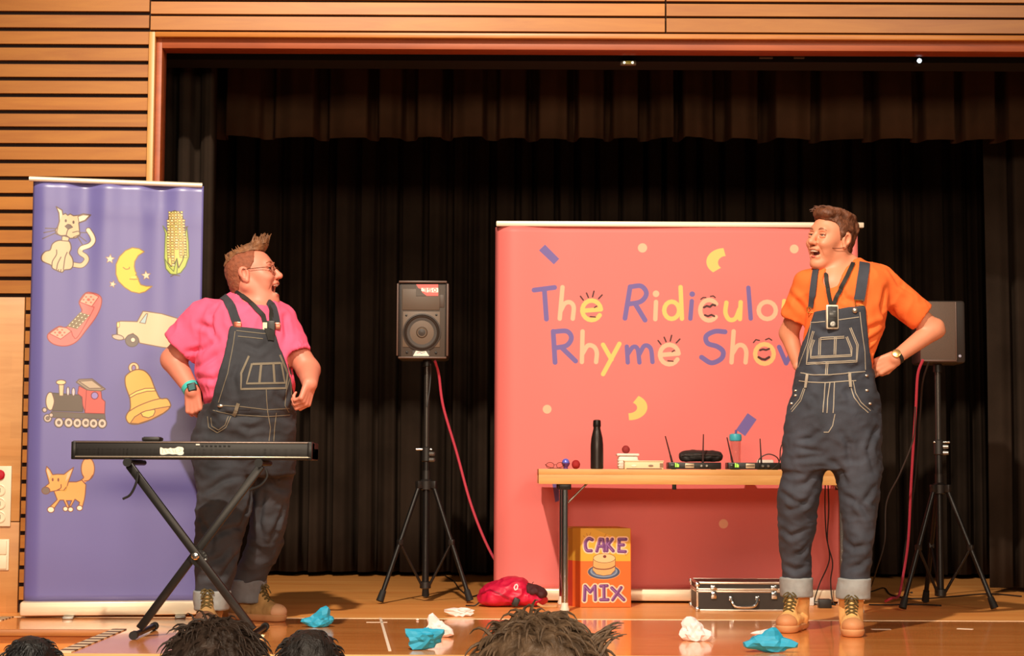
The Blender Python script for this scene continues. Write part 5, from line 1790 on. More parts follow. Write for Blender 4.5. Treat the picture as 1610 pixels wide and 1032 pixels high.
for i in range(5):
    a = R(-60 + i * 28)
    MB().lathe([(.0042, 0), (.0042, .003)], M=Matrix.Translation((hub[0] + .012 + .029 * math.cos(a), yB - .042, hub[2] - .012 + .029 * math.sin(a))) @ Matrix.Rotation(R(90), 4, 'X'), n=10).build('ratchet_hole', M_CHROME, ks)
for (p, nm) in ((A0_, 'top_bar'), (B0_, 'top_bar')):
    MB().cyl((p[0], YK - .06, zb_), (p[0], YK + .28, zb_), .0125, n=14).build(nm, M_BLK_METAL, ks)
    MB().cyl((p[0], YK - .075, zb_), (p[0], YK - .06, zb_), .018, n=14).build('end_cap', M_BLK_RUBBER, ks)
for (p) in (A1_, B1_):
    MB().cyl((p[0], YK - .10, .018), (p[0], YK + .32, .018), .0125, n=14).build('foot_bar', M_BLK_METAL, ks)
    for yy in (YK - .115, YK + .32):
        MB().cyl((p[0], yy, .018), (p[0], yy + .035, .018), .0178, n=14).build('foot_cap', M_BLK_RUBBER, ks)
# straps of the stand
MB().tube(catmull([at(217, 742, YK - .06), at(214, 760, YK - .07), at(205, 778, YK - .07), at(193, 785, YK - .07)], 5), .0055, 6).build('strap', M_BLK_RUBBER, ks)
MB().tube(catmull([at(418, 738, YK - .06), at(420, 750, YK - .06), at(410, 763, YK - .06), at(392, 771, YK - .05)], 5), .005, 6).build('strap', M_BLK_RUBBER, ks)
kb = thing('digital_keyboard', 'black digital keyboard seen from its back, on the crossed stand', 'keyboard', ((x0 + x1) / 2, YK + .12, z0))
zk_ = z1 - .026
MB().box(((x0 + x1) / 2, YK + .12, (z0 + zk_) / 2), (x1 - x0, .24, zk_ - z0), bev=.004).build('key_bed', M_BLK_PLASTIC, kb)
MB().box(((x0 + x1) / 2, YK + .045, (z0 + z1) / 2), (x1 - x0, .09, z1 - z0), bev=.006).build('control_panel', M_BLK_PLASTIC, kb)
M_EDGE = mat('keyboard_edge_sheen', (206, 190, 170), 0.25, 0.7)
MB().box(((x0 + x1) / 2 + .004, YK - .003, kz(719)), (x1 - x0 - .02, .008, .006), bev=.002).build('lower_sheen_strip', M_EDGE, kb)  # pale strip imitating the sheen along the lower back edge
MB().box(((x0 + x1) / 2 + .004, YK - .0015, kz(696)), (x1 - x0 - .02, .006, .004), bev=.001).build('upper_sheen_strip', mat('upper_sheen', (150, 126, 112), 0.3, 0.6), kb)  # fainter strip imitating the sheen along the top edge
for xx in (x0 + .008, x1 - .010):
    MB().box((xx, YK + .118, (z0 + z1 - .004) / 2), (.02, .25, z1 - z0 - .002), bev=.004).build('end_cheek', M_BLK_METAL, kb)
b = MB()
nk = 36
for i in range(nk):
    xx = x0 + .03 + (x1 - x0 - .06) * (i + .5) / nk
    if i < 2:
        o = MB().box((xx, YK + .165, zk_ + .005), ((x1 - x0 - .06) / nk - .0015, .14, .012), bev=.001).build('white_key', mat('ivory_key', (240, 232, 220), 0.3) if i == 0 else bpy.data.materials['ivory_key'], kb)
        if i == 0: wk = o
        else: bpy.data.objects.remove(o)
    if i:
        o = wk.copy(); COL.objects.link(o); o.location.x += (x1 - x0 - .06) * i / nk
kk0 = None
for i in range(nk):
    if i % 7 in (2, 6): continue
    if kk0 is None:
        kk0 = MB().box((x0 + .03 + (x1 - x0 - .06) / nk, YK + .135, zk_ + .014), (.012, .075, .010), bev=.002).build('black_key', M_BLK_PLASTIC, kb); i0 = i
    else:
        o = kk0.copy(); COL.objects.link(o); o.location.x += (x1 - x0 - .06) * (i - i0) / nk
MB().box((kx(311), YK - .002, kz(699.5)), (.017, .004, .006), bev=.001).build('port_label', mat('white_mark', (240, 230, 214), 0.5), kb)
for i in range(7):
    MB().box((kx(318 + i * 7), YK - .001, kz(701.5)), (.010, .003, .007), bev=.001).build('socket', M_BLK_RUBBER, kb)
cv = Canvas(160, 60, (34, 29, 27))
wv = random.Random(3)
edge = [(4, 10), (14, 8), (26, 14), (40, 13), (56, 15), (70, 9), (82, 13), (100, 12), (118, 3), (138, 4), (152, 8), (156, 20), (152, 30), (157, 42), (148, 54), (126, 56), (108, 50), (84, 52), (60, 48), (30, 54), (8, 52), (3, 40)]
cv.poly(edge, (250, 242, 222), smooth=3)
for p in (((20, 18), (20, 44)), ((34, 20), (44, 42)), ((58, 24), (70, 34)), ((84, 20), (92, 40)), ((104, 20), (100, 36), (114, 40)), ((126, 16), (140, 26), (124, 34))):
    cv.line(list(p), 3, (196, 180, 150), 3 if len(p) > 2 else 0)
decal('white_sticker', [at(251, 717, YK), at(290, 717, YK), at(290, 702, YK), at(251, 702, YK)], image_mat('worn_white_sticker', cv, 0.5), kb, .0035)
q0, q1 = kx(222), kx(250)
o = MB().box(((q0 + q1) / 2, YK + .05, z1 + .008), (q1 - q0, .09, .015), bev=.004)
t = thing('pocket_receiver', 'small black box lying on top of the keyboard', 'box', ((q0 + q1) / 2, YK + .05, z1))
o.build('body', M_BLK_PLASTIC, t)
MB().box(((q0 + q1) / 2, YK + .05, z1 + .0165), (q1 - q0 - .012, .07, .003), bev=.001).build('cover', M_BLK_METAL, t)

# ------------------------------------------------------------------ crumpled paper on the boards
M_PBLUE = mat('blue_tissue', (38, 158, 196), 0.6, var=0.06, vscale=20)
M_PWHITE = mat('white_tissue', (240, 222, 222), 0.65)
def crumple(name, px, py, wpx, hpx, m, label, seed, sub=3, group='crumpled papers on the stage', spikes=(), flat=1.0):
    q = on_floor(px, py)
    k = float(q[1]) / FPX
    w, h = wpx * k / 2, hpx * k
    bm = bmesh.new()
    bmesh.ops.create_icosphere(bm, subdivisions=sub, radius=1.0)
    r = random.Random(seed)
    # creases: random planes cut facets into the ball
    P = [(Vector((r.gauss(0, 1), r.gauss(0, 1), r.gauss(0, 1))).normalized(), r.uniform(0.50, 0.84)) for _ in range(26)]
    for v in bm.verts:
        n = v.co.normalized()
        R_ = 1.15
        for (d, dist) in P:
            c = n.dot(d)
            if c > 0.05: R_ = min(R_, dist / c)
        R_ *= 1 + r.uniform(-.10, .13) + 0.16 * noise.noise(n * 3.2 + Vector((seed, 0, 0)))
        for (sx, sz, amt, wd) in spikes:
            d = Vector((sx, -0.2, sz)).normalized()
            R_ += amt * 1.1 * max(0, (n.dot(d) - wd) / (1 - wd)) ** 1.1
        v.co = n * R_
    zmin = min(v.co.z for v in bm.verts); zmax = max(v.co.z for v in bm.verts)
    xmin = min(v.co.x for v in bm.verts); xmax = max(v.co.x for v in bm.verts)
    for v in bm.verts:
        v.co.x = ((v.co.x - xmin) / (xmax - xmin) * 2 - 1) * w
        v.co.y *= w * 0.75 * flat
        zz = (v.co.z - zmin) / (zmax - zmin)
        v.co.z = max(0.0, (zz - 0.12) / 0.88) * h
        v.co += Vector((float(q[0]), float(q[1]) + w * 0.7 * flat, 0.001))
    me = bpy.data.meshes.new(name)
    bm.to_mesh(me); bm.free()
    o = link_mesh(name, me, None, None, [m], False)
    return tag(o, label, 'paper', group)
crumple('crumpled_paper', 497, 988, 52, 33, M_PBLUE, 'crumpled blue paper lying alone, right of the man in pink', 2, spikes=((0.25, 1, 0.5, .86), (-1, .1, .2, .8)))
crumple('crumpled_paper', 667, 1024, 62, 34, M_PBLUE, 'crumpled blue paper in the middle, touching a white one', 5, spikes=((-1, .3, .25, .8), (1, .5, .3, .85)))
crumple('crumpled_paper', 690, 1004, 46, 38, M_PWHITE, 'crumpled white paper behind the blue one in the middle', 7, spikes=((-.3, 1, .5, .85), (1, -.2, .5, .8)))
crumple('crumpled_paper', 722, 971, 48, 14, M_PWHITE, 'flat scrap of crumpled white paper nearest the left speaker stand', 9, spikes=((-1, .3, .4, .8),))
crumple('crumpled_paper', 1096, 1010, 54, 38, M_PWHITE, 'crumpled white paper in front of the flight case', 11, spikes=((1, -.4, .5, .8), (-.6, .8, .2, .8)))
crumple('crumpled_paper', 1215, 1029, 86, 39, M_PBLUE, 'large crumpled blue paper in front of the right-hand boots', 14, spikes=((.1, 1, .3, .85), (1, -.1, .4, .85), (-1, -.2, .35, .85)))
crumple('crumpled_paper', 1205, 1003, 46, 12, M_PWHITE, 'pale crumpled paper half hidden behind the large blue one', 17, spikes=((-1, 0, .4, .8),))
crumple('crumpled_paper', 409, 1007, 14, 8, mat('cream_scrap', (250, 232, 186), 0.6), 'tiny cream paper scrap by the right foot of the keyboard stand', 21, sub=3)
crumple('crumpled_paper', 656, 976.5, 5, 2.5, M_PWHITE, 'tiny white paper scrap left of the white papers', 23, sub=2)

# ------------------------------------------------------------------ people
M_SKIN_L = mat('fair_skin_pink', (224, 138, 114), 0.5, var=0.05, vscale=10)
M_SKIN_R = mat('fair_skin', (224, 144, 110), 0.5, var=0.05, vscale=10)
M_MOUTH = mat('mouth_inside', (90, 26, 26), 0.5)
M_LIP = mat('lip', (206, 100, 88), 0.45)
M_TEETH = mat('teeth', (246, 226, 206), 0.3)
M_EYEW = mat('eye_white', (240, 226, 216), 0.2)
M_IRIS = mat('iris_dark', (54, 40, 34), 0.2)
M_DENIM_R = mat('indigo_denim', (58, 60, 70), 0.85, var=0.34, vscale=9, bump=0.12, bscale=260, stretch=(1, 1, 0.5))
M_DENIM_L = mat('black_denim', (54, 54, 60), 0.85, var=0.34, vscale=9, bump=0.12, bscale=260, stretch=(1, 1, 0.5))
M_CUFF = mat('denim_inside', (150, 152, 152), 0.85, var=0.1, vscale=30, bump=0.1, bscale=260)
M_THREAD = mat('pale_thread', (172, 158, 140), 0.8)
M_THREAD_L = mat('tan_thread', (128, 116, 98), 0.8)
M_SUEDE = mat('tan_nubuck', (238, 182, 112), 0.75, var=0.12, vscale=18, bump=0.1, bscale=120)
M_TOECAP = mat('brown_toe_cap', (200, 136, 90), 0.6)
M_SOLE = mat('tan_sole', (204, 146, 98), 0.7)
M_LACE = mat('olive_lace', (92, 74, 34), 0.8)
M_STEEL = mat('steel_buckle', (220, 208, 190), 0.25, 0.9)


def frame(fwd, tilt=0.0, roll=0.0):
    """head axes as columns: forward, left side, up"""
    f = Vector(fwd).normalized()
    l = Vector((0, 0, 1)).cross(f).normalized()
    u = f.cross(l)
    q = Matrix.Rotation(tilt, 3, -l) @ Matrix.Identity(3)
    f, u = q @ f, q @ u
    q = Matrix.Rotation(roll, 3, f)
    l, u = q @ l, q @ u
    return np.array([[f.x, l.x, u.x], [f.y, l.y, u.y], [f.z, l.z, u.z]])


def head_sdf(F, C, A, s=1.0, wide=1.0, jaw=1.0, open_=1.0, mouth=True, double_chin=0.0):
    L = lambda f, l, u: np.array(C) + A @ (np.array([f, l * wide, u]) * s)
    E = lambda c, r, k=0.012, sub=False: F.ell(L(*c), np.array(r) * s * np.array([1, wide, 1]), k * s, rot=A, sub=sub)
    Cn = lambda a, b, r0, r1, k=0.012, sub=False: F.cone(L(*a), L(*b), r0 * s, r1 * s, k * s, sub)
    E((-0.014, 0, 0.026), (0.096, 0.077, 0.087))
    E((0.030, 0, 0.020), (0.062, 0.062, 0.070), 0.03)
    E((0.030, 0, -0.040), (0.058, 0.060, 0.078), 0.03)
    for sg in (-1, 1):
        Cn((-0.012, sg * 0.050 * jaw, -0.055), (0.062, sg * 0.018, -0.108 - 0.006 * open_), 0.026, 0.020, 0.03)
        E((0.058, sg * 0.040, -0.020), (0.030, 0.026, 0.024), 0.025)
        E((0.060, sg * 0.038, -0.052), (0.024, 0.020, 0.030), 0.025)
    E((0.072, 0, -0.112 - 0.008 * open_), (0.024, 0.026, 0.020), 0.02)
    if double_chin:
        E((0.030, 0, -0.112), (0.050, 0.050, 0.036 * double_chin), 0.03)
    Cn((0.080, -0.034, 0.026), (0.080, 0.034, 0.026), 0.013, 0.013, 0.018)
    for sg in (-1, 1):
        E((0.101, sg * 0.033, 0.004), (0.020, 0.017, 0.011), 0.012, sub=True)
    Cn((0.090, 0, 0.016), (0.116, 0, -0.026), 0.0085, 0.0125, 0.012)
    E((0.118, 0, -0.031), (0.013, 0.0125, 0.011), 0.008)
    for sg in (-1, 1):
        E((0.103, sg * 0.0135, -0.034), (0.013, 0.009, 0.009), 0.008)
    Cn((0.096, -0.020, -0.058), (0.096, 0.020, -0.058), 0.0085, 0.0085, 0.012)
    E((0.100, 0, -0.057), (0.010, 0.022, 0.008), 0.008)
    lo = -0.080 - 0.012 * open_
    Cn((0.086, -0.018, lo), (0.086, 0.018, lo), 0.0095, 0.0095, 0.010)
    if mouth:
        E((0.100, 0, -0.070 - 0.005 * open_), (0.036, 0.027, 0.0070 + 0.0058 * open_), 0.004, sub=True)
    for sg in (-1, 1):                                     # smile folds
        Cn((0.100, sg * 0.021, -0.036), (0.090, sg * 0.036, -0.058), 0.0026, 0.0022, 0.006, True)
        Cn((0.090, sg * 0.036, -0.058), (0.076, sg * 0.041, -0.084), 0.0022, 0.0015, 0.006, True)
        E((0.078, sg * 0.041, -0.034), (0.022, 0.018, 0.016), 0.015)
    for sg in (-1, 1):                                     # ears with a hollow
        E((-0.010, sg * 0.080, -0.006), (0.021, 0.010, 0.034), 0.006)
        E((-0.016, sg * 0.086, 0.004), (0.019, 0.009, 0.025), 0.005)
        E((-0.008, sg * 0.090, -0.001), (0.011, 0.008, 0.019), 0.004, sub=True)
        E((-0.004, sg * 0.082, -0.034), (0.009, 0.008, 0.010), 0.006)
    return L


def hand_sdf(F, Wr, d, n, s=1.0, curl=(30, 40, 30), thumb=1, thumb_out=0.9, k=0.005, spread=0.06):
    """a palm, four jointed fingers and a thumb; d along the hand, n out of the palm, thumb=+1/-1 the side it sits on"""
    d = np.array(d, float); d /= np.linalg.norm(d)
    n = np.array(n, float); n -= d * (n @ d); n /= np.linalg.norm(n)
    w = np.cross(d, n) * thumb                              # towards the thumb
    Wr = np.array(Wr, float)
    P = lambda a, b, c: Wr + (d * a + w * b + n * c) * s
    lens = ((.043, .026, .020), (.048, .030, .021), (.044, .028, .020), (.034, .021, .018))
    for i, off in enumerate((0.030, 0.010, -0.010, -0.029)):
        kn = P(0.088 - 0.006 * abs(i - 1), off, 0)
        F.cone(P(0.0, off * 0.72, 0), kn, 0.0145 * s, 0.0115 * s, 0.010)
        dirv, q = d + w * off * spread * 30 * 0.1, kn
        dirv = dirv / np.linalg.norm(dirv)
        nn = n
        r = (0.0095, 0.010, 0.0095, 0.0083)[i] * s
        for j in range(3):
            a = R(curl[j] + 4 * (i - 1))
            dirv, nn = dirv * math.cos(a) + nn * math.sin(a), nn * math.cos(a) - dirv * math.sin(a)
            e = q + dirv * lens[i][j] * s
            F.cone(q, e, r, r * 0.92, k if j == 0 else 0.003)
            r *= 0.92
            q = e
    t0 = P(0.022, 0.026, 0.006)
    t1 = P(0.052, 0.026 + 0.026 * thumb_out, 0.020)
    t2 = P(0.082, 0.024 + 0.030 * thumb_out, 0.034)
    F.cone(t0, t1, 0.0150 * s, 0.0115 * s, 0.008)
    F.cone(t1, t2, 0.0112 * s, 0.0090 * s, 0.004)


def poly2d(poly, X, Zz):
    ins = np.zeros(np.broadcast(X, Zz).shape, bool)
    dd = np.full(ins.shape, 1e9)
    n = len(poly)
    for i in range(n):
        (ax, az), (bx, bz) = poly[i], poly[(i + 1) % n]
        if az != bz:
            ins ^= ((az > Zz) != (bz > Zz)) & (X < (bx - ax) * (Zz - az) / (bz - az) + ax)
        ex, ez = bx - ax, bz - az
        t = np.clip(((X - ax) * ex + (Zz - az) * ez) / (ex * ex + ez * ez + 1e-12), 0, 1)
        dd = np.minimum(dd, (X - ax - t * ex) ** 2 + (Zz - az - t * ez) ** 2)
    d = np.sqrt(dd)
    return np.where(ins, -d, d)


def eyes(L, A, s, parent, squint=0.5, look=(1, 0, 0)):
    """eyeballs with iris, lids and a lash line; squint 0 open .. 1 nearly shut"""
    sk = bpy.data.materials[parent['skin_mat']]
    lash = bpy.data.materials.get('lash') or mat('lash', (84, 48, 40), 0.7)
    for sg in (-1, 1):
        c = L(0.0795, sg * 0.033, 0.003)
        MB().sphere(c, 0.0118 * s, 16, 10).build('eye', M_EYEW, parent)
        f = A @ np.array(look, float)
        MB().sphere(c + f * 0.0080 * s, 0.0052 * s, 12, 8).build('iris', M_IRIS, parent)
        half = 0.0078 * (1 - 0.72 * squint)
        lid, ln = MB(), MB()
        for th in (1, -1):
            r = 0.0050
            pts = [L(0.0898 - 0.0038 * (q / 0.015) ** 2, sg * 0.033 + q, 0.003 + th * (half * (1 - 0.55 * (q / 0.015) ** 2) + r * 0.9)) for q in np.linspace(-0.0165, 0.0165, 7)]
            lid.tube(catmull(pts, 4), r * s, 8)
            if th > 0:
                pts = [L(0.0925 - 0.0038 * (q / 0.015) ** 2, sg * 0.033 + q, 0.003 + half * (1 - 0.55 * (q / 0.015) ** 2) + 0.0006) for q in np.linspace(-0.0165, 0.0165, 7)]
                ln.tube(catmull(pts, 4), 0.0013 * s, 6)
        lid.build('eyelid', sk, parent)
        ln.build('lashes', lash, parent)


def brows(L, s, parent, m, up=0.0):
    for sg in (-1, 1):
        pts = [L(0.096, sg * 0.014, 0.024 + up), L(0.095, sg * 0.030, 0.031 + up), L(0.083, sg * 0.050, 0.024 + up)]
        P = catmull(pts, 5)
        MB().tube(P, [0.0022 + 0.0022 * math.sin(math.pi * i / (len(P) - 1)) for i in range(len(P))], 7).build('eyebrow', m, parent)


def mouth_parts(L, A, s, parent, open_, lower=True):
    lo = -0.080 - 0.012 * open_
    F = MB()
    F.sphere(L(0.062, 0, -0.074), 0.024 * s, 14, 10, sc=(1.0, 1.0, 0.7)).build('mouth_inside', M_MOUTH, parent)
    up = [L(0.0985 - 0.9 * q * q * 20, q, -0.0655 + 1.2 * q * q) for q in np.linspace(-0.020, 0.020, 9)]
    b = MB()
    b.tube(up, 0.0052 * s, 8).build('upper_teeth', M_TEETH, parent)
    if lower:
        dn = [L(0.091 - 0.9 * q * q * 20, q, lo + 0.0075) for q in np.linspace(-0.017, 0.017, 7)]
        MB().tube(dn, 0.0036 * s, 8).build('lower_teeth', M_TEETH, parent)
        MB().sphere(L(0.078, 0, lo + 0.006), 0.014 * s, 12, 8, sc=(1.2, 1.0, .5)).build('tongue', mat('tongue', (206, 96, 96), 0.4), parent)
    lu = [L(0.1045 - 0.9 * q * q * 19, q, -0.0590 - 1.0 * q * q * 4) for q in np.linspace(-0.024, 0.024, 11)]
    MB().tube(lu, [0.001 + 0.0030 * (1 - (2 * i / 10 - 1) ** 2) for i in range(11)], 7).build('upper_lip', M_LIP, parent)
    ld = [L(0.0950 - 0.9 * q * q * 19, q, lo - 0.001 + 7 * q * q) for q in np.linspace(-0.022, 0.022, 11)]
    MB().tube(ld, [0.001 + 0.0042 * (1 - (2 * i / 10 - 1) ** 2) for i in range(11)], 7).build('lower_lip', M_LIP, parent)


def boot(parent, ankle, dirv, s=1.0, toecap=True, lace=True, m=None, mcap=None, heel_z=0.0, untied=False):
    """work boot: upper, sole, toe cap and laces"""
    d = np.array([dirv[0], dirv[1], 0.0]); d /= np.linalg.norm(d)
    w = np.array([-d[1], d[0], 0.0])
    o = np.array([ankle[0], ankle[1], 0.0])
    P = lambda f, l, z: o + d * (f * s) + w * (l * s) + np.array([0, 0, z * s])
    ext = 0.27 * s
    ax = lambda c: axis(c - ext, c + ext, 0.005)
    A = np.stack([d, w, [0, 0, 1]], 1)
    F = Field(ax(o[0]), ax(o[1]), axis(-0.01, 0.25 * s, 0.005))
    F.cone(P(-.050, 0, .052), P(.130, 0, .044), .042 * s, .041 * s, .01)
    F.ell(P(.150, 0.003, .046), (.062 * s, .047 * s, .036 * s), .02, rot=A)
    F.cone(P(-.022, 0, .06), P(-.026, 0, .215), .053 * s, .056 * s, .02, flat=True)
    F.cone(P(.105, 0, .080), P(.024, 0, .195), .026 * s, .036 * s, .025)
    F.op(lambda X, Y, Zz: .020 * s - Zz + 0 * X + 0 * Y, (o[0] - ext, o[1] - ext, -.01), (o[0] + ext, o[1] + ext, .3), .004, inter=True)
    me = F.mesh('boot_upper')
    displace(me, 0.004, 26, 3 + ankle[0])
    up = link_mesh('boot', me, parent, None, [m or M_SUEDE], True)
    F = Field(ax(o[0]), ax(o[1]), axis(-0.01, .06, 0.004))
    F.cone(P(-.052, 0, .03), P(.13, 0, .03), .047 * s, .047 * s, .01)
    F.ell(P(.150, 0.003, .03), (.066 * s, .051 * s, .05), .01, rot=A)
    F.op(lambda X, Y, Zz: np.maximum(.001 - Zz, Zz - .034 * s) + 0 * X + 0 * Y, (o[0] - ext, o[1] - ext, -.01), (o[0] + ext, o[1] + ext, .06), .004, inter=True)
    F.cone(P(.030, -.07, .004), P(.030, .07, .004), .012, .012, .004, sub=True)
    link_mesh('sole', F.mesh('boot_sole'), up, None, [M_SOLE], True)
    if toecap:
        F = Field(ax(o[0]), ax(o[1]), axis(-0.01, .12, 0.004))
        F.ell(P(.150, 0.003, .046), (.0650 * s, .0500 * s, .0385 * s), .01, rot=A)
        c0 = P(.162, 0, 0)
        F.op(lambda X, Y, Zz: np.maximum(.022 * s - Zz, (c0[0] - X) * d[0] + (c0[1] - Y) * d[1]) + 0 * Zz, (o[0] - ext, o[1] - ext, -.01), (o[0] + ext, o[1] + ext, .2), .004, inter=True)
        link_mesh('toe_cap', F.mesh('toe_cap'), up, None, [mcap or M_TOECAP], True)
    bu = bvh_of([up])
    def on(f, l, z, lift=.003):
        """point of the boot's front, reached from ahead and above"""
        q0 = Vector([float(v) for v in P(f + .20, l * 1.0, z + .16)])
        q1 = Vector([float(v) for v in P(f - .04, l, z - .03)])
        h_, n_, _, _ = bu.ray_cast(q0, (q1 - q0).normalized())
        if h_ is None: return Vector([float(v) for v in P(f, l, z)])
        return h_ + n_ * lift
    b = MB()
    for i in range(6):
        f, z = .108 - .014 * i, .070 + .012 * i
        wd = .021 + .0015 * i
        for sg in (-1, 1):
            b.tube([on(f, sg * wd, z), on(f - .004, sg * wd * .5, z + .005), on(f - .006, 0, z + .010), on(f - .010, -sg * wd * .5, z + .014), on(f - .014, -sg * wd, z + .018)], .0036, 6)
    b.build('laces', M_LACE, up)
    b = MB()
    top = np.array(on(.036, 0, .126, .004))
    for sg in (-1, 1):
        b.tube(catmull([top, top + w * sg * .014 + d * .010 + [0, 0, .003], top + w * sg * .030 + d * .016 - [0, 0, .012], top + w * sg * .014 + d * .013 - [0, 0, .010], top + d * .008], 5), .0028, 6)
        b.tube(catmull([top + d * .008, top + w * sg * .020 + d * .022 - [0, 0, .022], top + w * sg * .026 + d * .030 - [0, 0, .040]], 5), .0026, 6)
    b.build('lace_bow', M_LACE, up)
    MB().tube(catmull([P(-.070, 0, .19), P(-.088, 0, .205), P(-.086, 0, .175), P(-.072, 0, .165)], 5), .006, 8).build('pull_tab', m or M_SUEDE, up)
    return up


class Person:
    def __init__(self, Y0, name, label, foot_px):
        self.Y0 = Y0
        self.root = thing('person', label, 'person', (*at(foot_px, 900, Y0)[:2], 0))
        self.S = Y0 / FPX

    def P(self, px, py, d=0.0): return at(px, py, self.Y0 + d)

    def row(self, py, xl, xr, dc=0.0, hd=0.1):
        Y = self.Y0 + dc
        a, b = at(xl, py, Y), at(xr, py, Y)
        return (float(a[2] + b[2]) / 2, float(a[0]), float(b[0]), Y, hd)

    def rows(self, *rs): return [self.row(*r) for r in rs]

    def polyxz(self, *pts):
        return [tuple(self.P(x, y)[[0, 2]]) for (x, y) in pts]


def bbox_grid(pts, pad, step, fine=()):
    P = np.array(pts)
    lo, hi = P.min(0) - pad, P.max(0) + pad
    fx = [(f[0][0], f[1][0], f[2]) for f in fine]
    fy = [(f[0][1], f[1][1], f[2]) for f in fine]
    fz = [(f[0][2], f[1][2], f[2]) for f in fine]
    return axis(lo[0], hi[0], step, fx), axis(lo[1], hi[1], step, fy), axis(lo[2], hi[2], step, fz)


def stitches(mb, bvh, lines, w=.0045, double=.0, lift=.0012):
    for ln in lines:
        ribbon(mb, drape(bvh, ln, lift, 2.0), w, .0012)
        if double:
            q = []
            for i, p in enumerate(ln):
                a = np.array(ln[max(0, i - 1)], float); b = np.array(ln[min(len(ln) - 1, i + 1)], float)
                t = (b - a) / (np.linalg.norm(b - a) + 1e-9)
                q.append((p[0] - t[1] * double, p[1] + t[0] * double))
            ribbon(mb, drape(bvh, q, lift, 2.0), w, .0012)


def ring_around(c, ax_, r, w, th, name, m, parent, n=28, squash=1.0):
    """watch strap: a flat ring about the axis"""
    a = Vector([float(x) for x in ax_]).normalized()
    q = a.to_track_quat('Z', 'Y')
    prof = [(r, -w / 2), (r + th, -w / 2), (r + th, w / 2), (r, w / 2), (r, -w / 2)]
    M = Matrix.Translation([float(x) for x in c]) @ q.to_matrix().to_4x4()
    return MB().lathe(prof, M=M, n=n).build(name, m, parent)


def strands(mb, roots, length, r0, seed, fall=(0, 0, -0.3), jitter=0.3, seg=5):
    rr = random.Random(seed)
    for (p, dv) in roots:
        p, dv = np.array(p, float), np.array(dv, float)
        dv = dv / np.linalg.norm(dv)
        j = np.array([rr.gauss(0, jitter), rr.gauss(0, jitter), rr.gauss(0, jitter)])
        L = length * rr.uniform(0.7, 1.3)
        pts, q, dd = [p], p, dv + j * 0.5
        for i in range(seg):
            dd = dd + np.array(fall) * (i / seg) + j * 0.15
            dd = dd / np.linalg.norm(dd)
            q = q + dd * L / seg
            pts.append(q)
        mb.tube(pts, [r0 * (1 - 0.85 * (i / seg) ** 1.3) for i in range(seg + 1)], 5)


# ================================================================== the man in pink at the keyboard
man = Person(8.45, 'person', 'person in pink T-shirt and dark dungarees, laughing in profile behind the keyboard', 375)
root = man.root
root['skin_mat'] = 'fair_skin_pink'
Pm, S0 = man.P, man.S
torso = man.rows((452, 376, 408, .02, .055), (464, 360, 420, .02, .075), (473, 346, 434, .01, .10), (484, 326, 446, .0, .13), (500, 316, 452, .0, .145), (520, 312, 456, .0, .155), (545, 314, 458, -.01, .165),
                 (580, 308, 460, -.02, .185), (615, 318, 461, -.02, .19), (645, 322, 459, -.01, .18), (668, 322, 458, .0, .165))
sleeveR = (Pm(326, 504, .02), Pm(283, 548, .03))
elbowR, wristR = Pm(272, 566, .06), Pm(303, 616, -.05)
sleeveL = (Pm(436, 508, .04), Pm(464, 562, -.02))
elbowL, wristL = Pm(485, 582, -.02), Pm(487, 604, -.17)
hc = Pm(396, 432, .0)
hA = frame((0.985, -0.12, 0), R(11))
hs = 1.08
hand_lo = np.minimum(Pm(280, 690, -.15), Pm(280, 610, -.15)) - .02
fine = [(np.array([hc[0] - .16, hc[1] - .16, hc[2] - .17]), np.array([hc[0] + .18, hc[1] + .14, hc[2] + .16]), .0035),
        (np.array([wristR[0] - .08, wristR[1] - .10, wristR[2] - .17]), np.array([wristR[0] + .09, wristR[1] + .12, wristR[2] + .02]), .0045),
        (np.array([wristL[0] - .09, wristL[1] - .12, wristL[2] - .14]), np.array([wristL[0] + .08, wristL[1] + .06, wristL[2] + .04]), .0045)]
pts = [Pm(252, 372), Pm(505, 372), Pm(305, 900, -.35), Pm(440, 900, .5)]
F = Field(*bbox_grid(pts + [np.array([pts[0][0], man.Y0 - .28, .08]), np.array([pts[1][0], man.Y0 + .34, 1.82])], .02, .010, fine))
F.loft([(z, a + .016, b - .016, y, h - .016) for (z, a, b, y, h) in torso], .01)
L = head_sdf(F, hc, hA, hs, wide=1.06, jaw=1.12, open_=2.4, double_chin=1.0)
F.cone(L(-.030, 0, -.045), Pm(389, 476, .02), .064, .072, .03)
F.cone(Pm(400, 462, -.01), Pm(408, 486, -.04), .050, .050, .03)
F.cone(sleeveR[0], elbowR, .066, .055, .02); F.cone(elbowR, wristR, .057, .034, .015)
F.cone(sleeveL[0], elbowL, .064, .052, .02); F.cone(elbowL, wristL, .054, .035, .015)
hand_sdf(F, wristR, (.10, .02, -1), (.25, 1, 0), 1.05, (70, 60, 40), thumb=-1, thumb_out=.5)
hand_sdf(F, wristL, (-.22, -.25, -.9), (-.8, .5, .1), 1.05, (62, 70, 45), thumb=1, thumb_out=.3)
legA = man.rows((690, 309, 398, -.02, .135), (740, 308, 400, -.03, .135), (790, 310, 397, -.05, .125), (830, 311, 387, -.07, .115), (870, 310, 377, -.09, .10), (910, 308, 367, -.10, .09), (935, 307, 360, -.10, .085), (955, 308, 356, -.10, .085))
legB = man.rows((690, 384, 461, .04, .13), (740, 390, 459, .08, .125), (790, 396, 456, .12, .115), (830, 394, 450, .15, .11), (870, 383, 440, .20, .10), (905, 366, 422, .24, .09), (930, 361, 415, .26, .088), (945, 362, 414, .26, .085))
for lg in (legA, legB):
    F.loft([(z, a + .022, b - .022, y, h - .022) for (z, a, b, y, h) in lg], .01)
